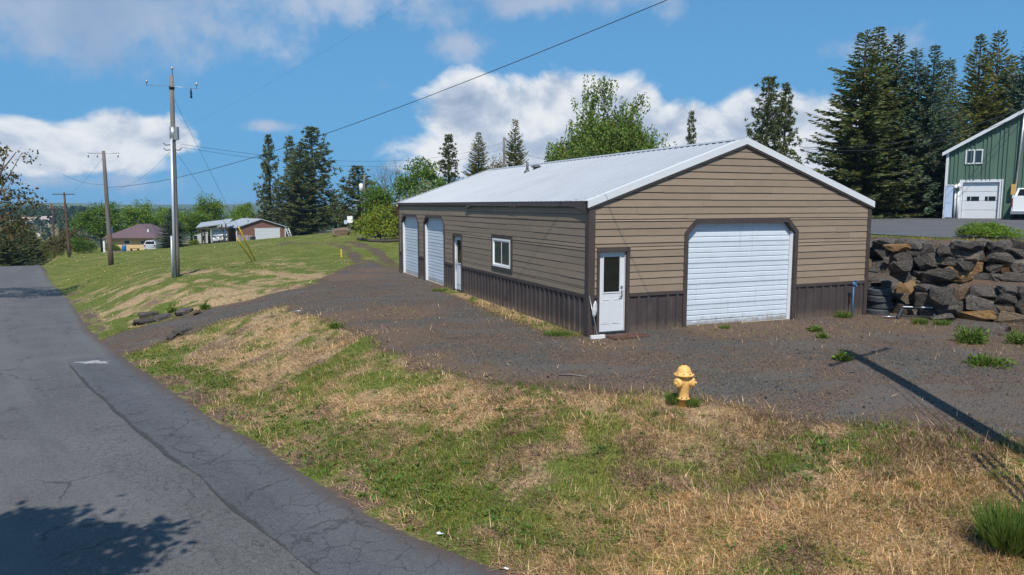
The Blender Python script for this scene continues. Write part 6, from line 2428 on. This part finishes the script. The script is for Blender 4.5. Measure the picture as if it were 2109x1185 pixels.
def tree(name, cat, meshes, bark, leaf, px, Y, top, hw, hm, rm, label, rz=0.0, group=None, base=None, deep=1.0):
    """hm, rm: height and radius of the mesh as made; top and hw: where the top stands in the photograph and half the spread"""
    x = x_at(px, Y)
    zb = ground(x, Y) if base is None else base
    h = z_at(top, Y) - zb
    w = hw * Y / F * (1.42 if name == 'spruce_tree' else 1.12 if name == 'pine_tree' else 1.0)
    r = empty(name, (x, Y, zb), rz, label, cat, group)
    r.scale = (w / rm, w / rm * deep, h / hm)
    tr, cr = meshes
    o = link('trunk', tr, r)
    if not tr.materials: tr.materials.append(M[bark])
    o.material_slots[0].link = 'OBJECT'; o.material_slots[0].material = M[bark]
    if cr is not None:
        o = link('crown', cr, r)
        if not cr.materials: cr.materials.append(M[leaf])
        o.material_slots[0].link = 'OBJECT'; o.material_slots[0].material = M[leaf]
    return r


G1, G2, G3 = 'dark conifers beyond the lawn', 'tall spruces beside the green building', 'broadleaf trees behind the far houses'
for i, (k, m, px, Y, top, hw, lf, lb) in enumerate((
        ('pine_tree', PIN[0], 557, 148, 279, 33, 'pine', 'open crowned pine at the left end of the tall conifer clump'),
        ('pine_tree', PIN[1], 601, 156, 279, 30, 'pine', 'narrow pine half hidden behind the big dark spruce of the clump'),
        ('spruce_tree', SPR[1], 621, 146, 296, 50, 'spruce', 'big dark spruce in the middle of the tall conifer clump'),
        ('pine_tree', PIN[2], 646, 151, 257, 56, 'pine', 'tallest pine at the right of the conifer clump'),
        ('pine_tree', PIN[1], 690, 162, 400, 34, 'pine', 'low pine filling the gap right of the tallest pine'),
        ('pine_tree', PIN[2], 739, 97, 339, 50, 'pine', 'rounded dark pine left of the white transformer pole'))):
    tree(k, 'pine' if k[0] == 'p' else 'spruce', m, 'bark', lf, px, Y, top, hw, 14, 2.6 if k[0] == 'p' else 3.2, lb, i * 1.3, G1)
for i, (k, m, px, Y, top, hw, lf, lb) in enumerate((
        ('pine_tree', PIN[0], 925, 92, 278, 38, 'pine', 'grey green pine over the left end of the shed roof'),
        ('spruce_tree', SPR[0], 986, 88, 272, 36, 'spruceyellow', 'pointed olive spruce over the shed roof, right of the grey green pine'),
        ('spruce_tree', SPR[2], 1061, 80, 244, 33, 'spruceyellow', 'thin topped spruce beside the pole behind the shed'),
        ('pine_tree', PIN[1], 1420, 112, 227, 24, 'pine', 'small lone pine just above the shed roof right of the birch'),
        ('pine_tree', PIN[2], 1574, 86, 153, 52, 'pine', 'tall pine behind the roof peak of the shed'),
        ('pine_tree', PIN[0], 1610, 89, 174, 42, 'pine', 'slightly lower pine close on the right of the tall one behind the roof peak'))):
    tree(k, 'pine' if k[0] == 'p' else 'spruce', m, 'bark', lf, px, Y, top, hw, 14, 2.6 if k[0] == 'p' else 3.2, lb, i * 2.1 + .4, 'conifers behind the shed')
for i, (m, px, Y, top, hw, lf, lb) in enumerate((
        (SPR[2], 1766, 53.5, 62, 92, 'spruce', 'leftmost of the tall spruces, its low branches reaching far left'),
        (SPR[0], 1791, 56, 54, 70, 'spruce', 'highest of the tall spruces, second from the left'),
        (SPR[1], 1831, 55, 66, 66, 'spruce', 'third tall spruce from the left with a thin spire'),
        (SPR[2], 1868, 54, 98, 66, 'spruceblue', 'shorter bluish spruce, fourth from the left'),
        (SPR[0], 1906, 52.5, 92, 60, 'spruceblue', 'bluish spruce nearest the green building, hiding its left edge'),
        (SPR[1], 1938, 63, 118, 56, 'spruce', 'dark spruce rising behind the left eave of the green building'),
        (SPR[0], 1997, 73, 70, 62, 'spruceyellow', 'yellowish spruce behind the roof of the green building'),
        (SPR[2], 2033, 75, 62, 60, 'spruceyellow', 'taller yellowish spruce behind the roof of the green building'),
        (SPR[1], 2062, 78, 110, 58, 'spruceyellow', 'lower yellowish spruce between the taller ones and the right edge'),
        (SPR[2], 2097, 71, 76, 56, 'spruceblue', 'dark blue green spruce at the right edge above the green roof'))):
    tree('spruce_tree', 'spruce', m, 'bark', lf, px, Y, top, hw, 14, 3.3, lb, i * 1.9 + .3, G2)
tree('blue_spruce', 'spruce', SPR[1], 'bark', 'spruceblue', 352, 101, 428, 40, 14, 3.2, 'bluish young spruce between the near power pole and the yellow bungalow', .5)
for i, (m, px, Y, top, hw, lf, lb) in enumerate((
        (LF[0], 205, 121, 411, 52, 'leafmid', 'broad round maple behind the left end of the yellow bungalow'),
        (LF[1], 287, 128, 411, 42, 'leafbright', 'bright maple right behind the plum roof'),
        (LF[0], 352, 134, 424, 44, 'leafbright', 'bright tree behind the near power pole'),
        (LF[1], 392, 137, 432, 40, 'leafmid', 'lower green tree right of the near power pole'),
        (LF[1], 428, 142, 399, 40, 'leafbright', 'tall bright tree behind the camper shelter'),
        (LF[0], 497, 152, 414, 34, 'leafbright', 'bright tree behind the white roof of the brown garage'),
        (LF[0], 318, 140, 440, 36, 'leafmid', 'green tree between the bungalow and the bluish spruce'),
        (LF[1], 455, 160, 446, 26, 'leafmid', 'small green tree behind the pale house roof'))):
    tree('maple_tree', 'tree', m, 'bark', lf, px, Y, top, hw, 8.1, 3.0, lb, i * 1.1, G3)
tree('weeping_birch', 'birch', BIR, 'birchbark', 'birchleaf', 1252, 70, 163, 122, 14.4, 5.9, 'large weeping birch with hanging strands behind the shed roof', 0.2)
tree('bare_tree', 'tree', (BARE, None), 'greybark', None, 816, 84, 283, 48, 10.2, 3.6, 'leafless grey tree behind the shrubs left of the shed', 0)
tree('leafy_tree', 'tree', LF[0], 'bark', 'leafmid', 868, 76, 318, 54, 8.1, 3.0, 'fresh green tree right of the leafless grey tree', .7)
tree('leafy_tree', 'tree', LF[1], 'bark', 'leafmid', 778, 74, 372, 52, 8.1, 3.0, 'green tree at the foot of the leafless grey tree', 2.0)
tree('leafy_tree', 'tree', LF[1], 'bark', 'leafolive', 1022, 86, 322, 30, 8.1, 3.0, 'low olive tree right of the pointed olive spruce', 1.0)
tree('bright_shrub', 'shrub', BUSH[0], 'bark', 'leafyellow', 782, 64.5, 414, 50, 3.6, 2.2, 'big yellow green shrub behind the timber edging by the shed', .3)
tree('leafy_shrub', 'shrub', BUSH[1], 'bark', 'leafred', 824, 66, 420, 26, 2.9, 2.0, 'darker reddish shrub between the bright shrub and the shed corner', 1.3)
tree('sage_shrub', 'shrub', BUSH[1], 'bark', 'sage', 862, 68, 378, 50, 2.9, 2.0, 'sage green shrub showing over the low end of the shed roof', 2.3)
tree('reddish_shrub', 'shrub', BUSH[0], 'bark', 'leafolive', 132, 115, 468, 40, 3.6, 2.2, 'brownish red shrub beside the brown power pole', .8)
tree('leafy_shrub', 'shrub', BUSH[1], 'bark', 'leafyellow', 100, 120, 497, 20, 2.9, 2.0, 'yellow green shrub at the crest left of the brownish shrub', .2)
tree('leafy_shrub', 'shrub', BUSH[1], 'bark', 'leafmid', 165, 113, 488, 26, 2.9, 2.0, 'green shrub between the brown power pole and the maple', 1.2)
tree('leafy_shrub', 'shrub', BUSH[1], 'bark', 'leafyellow', 396, 121, 493, 13, 2.9, 2.0, 'small yellow shrub left of the camper shelter', 2.2)
tree('leafy_shrub', 'shrub', BUSH[0], 'bark', 'leafmid', 227, 107, 499, 15, 3.6, 2.2, 'dark green shrub at the left corner of the yellow bungalow', 2.9)
p = hit(2043, 503)
tree('green_bush', 'shrub', BUSH[0], 'bark', 'leafbright', 2043, 24.0, 455, 62, 3.6, 2.2, 'bright green bush on the verge above the boulder wall', 1.0)
tree('grey_bush', 'shrub', BUSH[1], 'bark', 'sage', 1992, 24.6, 460, 20, 2.9, 2.0, 'small thin grey green bush left of the bright green bush', 1.4)
for i, (px, Y, top, hw, lf, lb) in enumerate(((8, 96, 468, 42, 'spruce', 'dark spruce at the left edge beside the street crest'), (38, 104, 452, 36, 'spruce', 'pointed dark spruce, second from the left edge at the street crest'),
                                              (58, 112, 462, 28, 'spruceyellow', 'olive spruce, third from the left edge at the street crest'), (74, 128, 492, 22, 'spruce', 'lowest dark spruce right of the olive one at the street crest'))):
    tree('spruce_tree', 'spruce', SPR[i % 3], 'bark', lf, px, Y, top, hw, 14, 3.3, lb, i, 'dark spruces at the street crest')

# trees outside the left of the frame that reach or throw shade into it
def roadside_tree(x, y, lobes, seed, leaf, label, nclump, leaves, size, clump, th, r, name='roadside_tree'):
    tr, cr = leafy_mesh(seed, lobes, nclump, leaves, size, clump, th, r)
    tr.materials.append(M['bark']); cr.materials.append(M[leaf])
    t = empty(name, (x, y, ground(x, y)), 0, label, 'tree')
    link('trunk', tr, t); link('crown', cr, t)


roadside_tree(-29.4, 37.0, [(0, 0, 6.0, 3.2, 2.4), (3.2, .3, 5.8, 1.6, 1.0), (4.3, .4, 7.6, 1.5, .3), (4.1, .2, 5.0, 1.6, .7), (3.6, .2, 4.0, 1.2, .6), (-2, 0, 5, 2.6, 2), (2.4, .4, 7.0, 1.0, .6), (-.5, 0, 7.6, 2, 1.2), (3.0, 0, 3.4, 1.3, .8)], 61, 'leafolive',
              'brownish tree at the left edge, thin twigs reaching over the street', 200, 30, .17, .36, 2.6, .22)
roadside_tree(-7.0, 3.8, [(0, 0, 6.2, 1.5, 1.5), (1.5, .3, 6.9, .8, .7), (1.1, -.3, 5.6, .9, .7), (-1.2, .2, 5.6, 1.2, 1.1), (.3, .2, 7.6, .7, .8), (2.4, -.2, 6.4, .5, .4)], 62, 'leafmid',
              'roadside tree standing left of the camera that throws leafy shade on the street', 105, 80, .21, .30, 3.0, .14)
roadside_tree(-36, 30, [(0, 0, 7, 3.4, 3), (2, 0, 5, 2.4, 2)], 63, 'leafmid', 'second roadside tree beyond the left edge of the street', 150, 36, .2, .5, 3.0, .22)


def hill_wood():
    rng = np.random.default_rng(9)
    Ps, Ds, Ls, Ws, Cs = [], [], [], [], []
    n = 0
    for _ in range(5200):
        az = rad(rng.uniform(-37, -16)); R_ = rng.uniform(430, 2600) if rng.random() < .75 else rng.uniform(500, 760)
        x, y = R_ * math.sin(az), R_ * math.cos(az)
        top = rng.random() < .22 and az < rad(-29) and 590 < R_ < 720
        if fbm(np.array([x]), np.array([y]), 110, 77.0)[0] < .555 and not top: continue
        z = ground(x, y)
        h = rng.uniform(3, 6.5); m = 22
        conif = rng.random() < .55
        u = rng.uniform(.05, 1, m)
        rr = (h * .28 * (1 - u) if conif else h * .38 * np.sqrt(np.clip(1 - (2 * u - 1) ** 2, 0, 1)))
        a = rng.uniform(0, 6.28, m)
        Ps.append(np.c_[x + rr * np.cos(a), y + rr * np.sin(a), z + h * u]); Ds.append(rng.normal(size=(m, 3)))
        Ls.append(np.full(m, h * .28)); Ws.append(np.full(m, h * .24))
        c = np.array([.7, .8, .75]) if conif else np.array([1.15, 1.25, .8])
        Cs.append(np.repeat((c * rng.uniform(.7, 1.3))[None], m * 4, 0))
    P = np.vstack(Ps)
    V, Fq = diamonds(P, np.vstack(Ds), np.concatenate(Ls), np.concatenate(Ws), rng)
    o = link('woodland', np_mesh('woodland', V, Fq, np.vstack(Cs)), None, leaf_mat('far_foliage', (.035, .055, .026), .15))
    tag(o, 'scattered dark woods on the far hills at the left', 'woodland', kind='stuff')


hill_wood()

# ------------------------------------------------------------------ weeds and grass
M['weed'] = leaf_mat('broad_weed_leaves', (.120, .180, .036), .30)
M['grass'] = leaf_mat('grass_blades', (1.0, 1.0, 1.0), .25)


def weed_clump(px, py, w, h, n, label, style='broad', seed=0):
    p = hit(px, py)
    rng = np.random.default_rng(seed)
    if style == 'grass':
        n *= 3
        a = rng.uniform(0, 6.283, n)
        rr = w * .5 * np.sqrt(rng.random(n)) * .8
        P = np.c_[rr * np.cos(a), rr * np.sin(a) * .7, rng.uniform(-.03, .01, n)]
        D = np.c_[np.cos(a) * .5 + rng.normal(size=n) * .4, np.sin(a) * .5 + rng.normal(size=n) * .4, rng.uniform(.9, 2.2, n)]
        L = h * rng.uniform(.35, 1.05, n)
        W = np.full(n, .012) * rng.uniform(.6, 1.3, n)
    else:
        n *= 3
        q = rng.normal(size=(n, 3))
        q /= np.linalg.norm(q, axis=1)[:, None]
        q[:, 2] = np.abs(q[:, 2])
        lump = .7 + .5 * np.sin(q[:, 0] * 5 + seed) * np.cos(q[:, 1] * 4 + seed * 2)
        P = q * (rng.random(n) ** .45 * lump)[:, None] * np.array([w * .5, w * .38, h * .8])
        D = q + rng.normal(size=(n, 3)) * .6 + np.array([0, 0, .35])
        L = rng.uniform(.05, .13, n) * (1.25 if style == 'tall' else 1.0)
        W = L * (.34 if style == 'broad' else .24)
    V, Fq = diamonds(P, D, L, W, rng)
    o = link('weed_clump' if style != 'grass' else 'grass_tuft', np_mesh('weed_clump', V, Fq, tints(n, rng, .6, 1.4)), None, M['weed'])
    o.location = (p[0], p[1], p[2])
    tag(o, label, 'weed' if style != 'grass' else 'grass tuft')


weed_clump(2000, 707, 1.0, .50, 420, 'largest bushy weed clump, at the foot of the boulder wall', 'tall', 1)
weed_clump(2100, 708, .8, .34, 260, 'bushy weed clump cut by the right edge below the boulder wall', 'tall', 2)
weed_clump(2026, 752, 1.15, .24, 300, 'wide low dark green weed patch on the gravel at the right', 'broad', 3)
weed_clump(1733, 742, .42, .2, 120, 'green weed in the shadow of the pole top on the gravel', 'broad', 4)
weed_clump(1680, 683, .4, .17, 110, 'leafy weed on the gravel right of the overhead door', 'broad', 5)
weed_clump(1694, 697, .22, .12, 50, 'small weed just below the leafy weed right of the overhead door', 'broad', 6)
weed_clump(1492, 677, .32, .14, 80, 'green tuft on the gravel before the overhead door', 'grass', 7)
weed_clump(1738, 655, .5, .28, 130, 'grass growing round the foot of the blue yard hydrant', 'grass', 8)
weed_clump(1895, 668, .5, .24, 120, 'grass tuft in front of the towing frame', 'grass', 9)
weed_clump(1940, 670, .5, .22, 120, 'grass tuft right of the towing frame under the boulders', 'grass', 10)
weed_clump(1390, 832, .34, .27, 150, 'tall green grass at the left foot of the fire hydrant', 'grass', 11)
weed_clump(1424, 838, .26, .22, 110, 'short green grass at the right foot of the fire hydrant', 'grass', 12)
weed_clump(2098, 1130, .85, .62, 620, 'tall green grass tuft in the lower right corner', 'grass', 13)
weed_clump(1150, 690, 1.0, .16, 220, 'grass strip at the foot of the long shed wall near its corner', 'grass', 14)
weed_clump(905, 600, .7, .16, 120, 'grass at the shed wall below the second overhead door', 'grass', 15)
weed_clump(690, 676, .5, .16, 90, 'weed on the edge of the gravel left of the yard', 'broad', 16)
weed_clump(423, 637, .4, .35, 110, 'upright weed beside the drive past the stone row', 'tall', 17)
weed_clump(354, 644, .35, .35, 100, 'upright weed among the flat stones of the drive mouth', 'tall', 18)


def grass():
    rng = np.random.default_rng(77)

    def sample(n, ymin, ymax, power):
        u = rng.random(n)
        y = ymin * (ymax / ymin) ** u if power else np.sqrt(ymin ** 2 + (ymax ** 2 - ymin ** 2) * u)
        x = y * rng.uniform(-.80, .80, n)
        return x, y
    VV, FF, CC = [], [], []
    off = 0
    for n, y0, y1, hs, ws in ((900000, 6.2, 26.0, .95, .55), (110000, 26.0, 60.0, .8, 1.3), (60000, 60.0, 125.0, .75, 2.4)):
        x, y = sample(n, y0, y1, True)
        d = poly_near(x, y, ROAD)[0]
        gr = gravel_at(x, y)
        dw = -wall_d(x, y)
        keep = (d > .08) & (d < 90) & ((rng.random(n) > gr * (.985 - .16 * weedy_at(x, y))) | (dw > 1.7)) & ((dw < -.4) | ((dw > 1.75) & (dw < 2.9)))
        q = np.c_[x, y, 0 * x] - BO
        lu, lv = q @ UH, q @ VH
        keep &= ~((lu > -.05) & (lu < BW + .05) & (lv > -.05) & (lv < BL + .05))
        keep &= rng.random(n) < np.clip(.35 + d * 1.3, 0, 1)
        bare = fbm(x, y, .9, 91.0)
        keep &= (rng.random(n) < np.clip(1.9 - bare * 2.1, .25, 1))
        x, y, gr = x[keep], y[keep], gr[keep]
        g = green_at(x, y)
        z = height(x, y)
        m = len(x)
        isg = rng.random(m) < np.clip((g - .22) * 1.35 + (fbm(x, y, .3, 181.0, 2) - .5) * .5, .10, .92)
        near = sst(np.hypot(x, y), 24, 34)
        h = np.where(isg, rng.uniform(.03, .11, m), rng.uniform(.03, .10, m)) * hs * (1 + .8 * (fbm(x, y, 1.2, 15.0) - .5))
        h *= 1 - .45 * near
        w = rng.uniform(.005, .010, m) * ws * (1 + np.hypot(x, y) / 28)
        a = rng.uniform(0, 6.283, m)
        tilt = np.where(isg, rng.uniform(.1, .9, m), rng.uniform(.35, 2.3, m))
        a = np.where(isg | (rng.random(m) < .35), a, math.atan2(-.66, -.75) + rng.normal(size=m) * .7)
        D = np.c_[np.cos(a) * tilt, np.sin(a) * tilt, np.ones(m)]
        D /= np.linalg.norm(D, axis=1)[:, None]
        L = h * np.where(isg, 1.15, rng.uniform(1.2, 2.6, m) * np.where(rng.random(m) < .015, 1.9, 1.0))
        S = np.c_[-np.sin(a), np.cos(a), 0 * a] * w[:, None]
        B = np.c_[x, y, z - .008]
        tip = B + D * L[:, None] + np.c_[np.cos(a) * tilt * h * .3, np.sin(a) * tilt * h * .3, -.25 * h * tilt]
        V = np.stack([B - S, B + S, tip], 1).reshape(-1, 3)
        gcol = np.c_[rng.uniform(.085, .19, m), rng.uniform(.11, .205, m), rng.uniform(.015, .04, m)]
        yel = fbm(x, y, 2.5, 41.0)[:, None]
        gcol = gcol * (1 - .55 * sst(yel, .45, .62)) + np.c_[.30 + 0 * x, .28 + 0 * x, .075 + 0 * x] * .55 * sst(yel, .45, .62)
        strk = fbm((x * .66 - y * .75) * 3.0, (x * .75 + y * .66), 2.0, 111.0)
        dk = (rng.uniform(.45, 1.35, m) * (.68 + .95 * strk))[:, None]
        scol = np.array([.54, .36, .18]) * dk
        brn = (rng.random(m) < .10 + .6 * sst(fbm(x, y, 1.3, 61.0), .46, .6))[:, None]
        scol = np.where(brn, np.array([.23, .140, .100]) * dk, scol)
        fz = sst(np.hypot(x, y), 24, 34)[:, None]
        scol = scol * (1 - fz) + np.array([.40, .335, .135]) * dk * fz
        gcol = gcol * 1.2
        scol = scol * np.array([1.16, 1.20, 1.36])
        c = np.where(isg[:, None], gcol * rng.uniform(.7, 1.25, m)[:, None], scol)
        VV.append(V); CC.append(np.repeat(c, 3, 0)); FF.append(np.arange(m * 3).reshape(m, 3) + off); off += m * 3
    o = link('grass', np_mesh('grass', np.vstack(VV), np.vstack(FF), np.vstack(CC)), None, M['grass'])
    tag(o, 'short mixed green and straw dry grass on the bank and lawn', 'grass', kind='stuff')
    # taller tufts and seed stalks standing out of the mown sward
    n = 2600
    x, y = sample(n, 6.4, 30, True)
    d = poly_near(x, y, ROAD)[0]
    keep = (d > .5) & (d < 30) & (gravel_at(x, y) < .55) & (wall_d(x, y) > .5) & (rng.random(n) < .25 + .75 * sst(fbm(x, y, 2.0, 131.0), .45, .6))
    x, y = x[keep], y[keep]
    k = 34
    m = len(x) * k
    sz = np.repeat(rng.uniform(.06, .16, len(x)), k)
    a = rng.uniform(0, 6.283, m)
    P = np.c_[np.repeat(x, k), np.repeat(y, k), 0 * a] + np.c_[rng.normal(size=(m, 2)) * (sz * .32)[:, None], 0 * a]
    P[:, 2] = height(P[:, 0], P[:, 1]) - .01
    D = np.c_[np.cos(a) * .55, np.sin(a) * .55, rng.uniform(.5, 1.6, m)]
    V, Fq = diamonds(P, D, sz * rng.uniform(.5, 1.15, m), rng.uniform(.005, .010, m), rng)
    gg = np.repeat(rng.random(len(x)) < np.clip(green_at(x, y) * 1.6, .6, .97), k)
    col = np.where(gg[:, None], np.array([.125, .165, .032]), np.array([.40, .29, .14])) * np.repeat(rng.uniform(.6, 1.3, len(x)), k)[:, None] * rng.uniform(.7, 1.3, m)[:, None]
    o = link('grass_tufts', np_mesh('grass_tufts', V, Fq, np.repeat(col, 4, 0)), None, M['grass'])
    tag(o, 'taller grass tufts and dry stalks standing out of the bank', 'grass', kind='stuff')
    # broad leaved weeds along the street edge and in tufts over the bank
    n = 30000
    x, y = sample(n, 6.3, 26, True)
    d = poly_near(x, y, ROAD)[0]
    gr = gravel_at(x, y)
    edge = np.exp(-((d - 1.0) / .6) ** 2)
    tuft = sst(fbm(x, y, .7, 71.0, 3), .58, .68)
    g = green_at(x, y)
    keep = (d > .12) & ((gr < .35) | ((gr < .93) & (rng.random(n) < .05))) & (rng.random(n) < np.clip(1.0 * edge * sst(fbm(x, y, 1.1, 19.0), .30, .5) + tuft * (.25 + .5 * g), 0, 1)) & (d < 14)
    x, y = x[keep], y[keep]
    z = height(x, y)
    k = 11
    m = len(x)
    sz = rng.uniform(.04, .11, m)
    a = rng.uniform(0, 6.283, (m, k))
    el = rng.uniform(.15, 1.3, (m, k))
    D = np.stack([np.cos(a), np.sin(a), el], -1).reshape(-1, 3)
    P = np.repeat(np.c_[x, y, z - .01], k, 0) + rng.normal(size=(m * k, 3)) * np.array([.03, .03, .0])
    L = np.repeat(sz, k) * rng.uniform(.6, 1.3, m * k)
    V, Fq = diamonds(P, D, L, L * .34, rng, N=np.stack([-np.sin(a), np.cos(a), 0 * a], -1).reshape(-1, 3) * .15 + np.array([0, 0, 1.0]) + rng.normal(size=(m * k, 3)) * .3)
    o = link('ground_weeds', np_mesh('ground_weeds', V, Fq, tints(m * k, rng, .55, 1.45, .15)), None, M['weed'])
    tag(o, 'broad leaved green weeds along the street edge and over the bank', 'weeds', kind='stuff')



def loose_gravel():
    """loose stones and straw scraps strewn over the yard"""
    rng = np.random.default_rng(31)
    n = 90000
    u = rng.random(n)
    y = 10.5 * (34 / 10.5) ** u
    x = y * rng.uniform(-.62, .8, n)
    keep = (gravel_at(x, y) > .35) & (poly_near(x, y, ROAD)[0] > .2) & (wall_d(x, y) > .2)
    q = np.c_[x, y, 0 * x] - BO
    lu, lv = q @ UH, q @ VH
    keep &= ~((lu > -.03) & (lu < BW + .03) & (lv > -.03) & (lv < BL + .03))
    keep &= rng.random(n) < .35 + .65 * sst(fbm(x, y, 1.8, 5.0), .4, .6)
    x, y = x[keep], y[keep]
    m = len(x)
    z = height(x, y) + .004
    s = rng.uniform(.009, .026, m) * (1 + .8 * (rng.random(m) < .06))
    a = rng.uniform(0, 6.283, m)
    c = np.c_[x, y, z]
    V = []
    for k in range(3):
        t = a + 2.094 * k + rng.normal(size=m) * .3
        V.append(c + np.c_[np.cos(t) * s, np.sin(t) * s, -.004 + 0 * s])
    V.append(c + np.c_[rng.normal(size=(m, 2)) * .3 * s[:, None], s * rng.uniform(.5, 1.1, m)])
    V = np.stack(V, 1).reshape(-1, 3)
    b = (np.arange(m) * 4)[:, None]
    Fq = np.concatenate([b + np.array([[0, 1, 3]]), b + np.array([[1, 2, 3]]), b + np.array([[2, 0, 3]])])
    col = np.array([.075, .072, .070]) * rng.uniform(.45, 1.9, m)[:, None]
    br = rng.random(m) < .28
    col[br] *= np.array([1.5, 1.05, .75])
    o = link('loose_gravel', np_mesh('loose_gravel', V, Fq, np.repeat(col, 4, 0)), None, M['grass'])
    tag(o, 'loose grey stones strewn over the gravel yard and drive', 'gravel', kind='stuff')


grass()
loose_gravel()


def haze_box():
    zs = [v.co.z for v in bpy.data.objects['ground'].data.vertices]
    z0, z1 = min(zs) - 1.0, max(max(zs), 24.0) + 2.0
    o = MB().box(-5230, 5230, -330, 6030, z0, z1).obj('haze', None)
    m = bpy.data.materials.new('thin_air_haze')
    m.use_nodes = True
    t = NT(m.node_tree)
    t.n.clear()
    out = t.node('ShaderNodeOutputMaterial')
    v = t.node('ShaderNodeVolumePrincipled')
    t.put(v.inputs['Color'], (.42, .70, 1.0))
    v.inputs['Density'].default_value = HAZE
    v.inputs['Anisotropy'].default_value = 0.0
    t.l.new(v.outputs[0], out.inputs['Volume'])
    o.data.materials.append(m)
    tag(o, 'thin bluish haze in the air over the whole valley', 'haze', kind='stuff')


HAZE = 0.00014
haze_box()
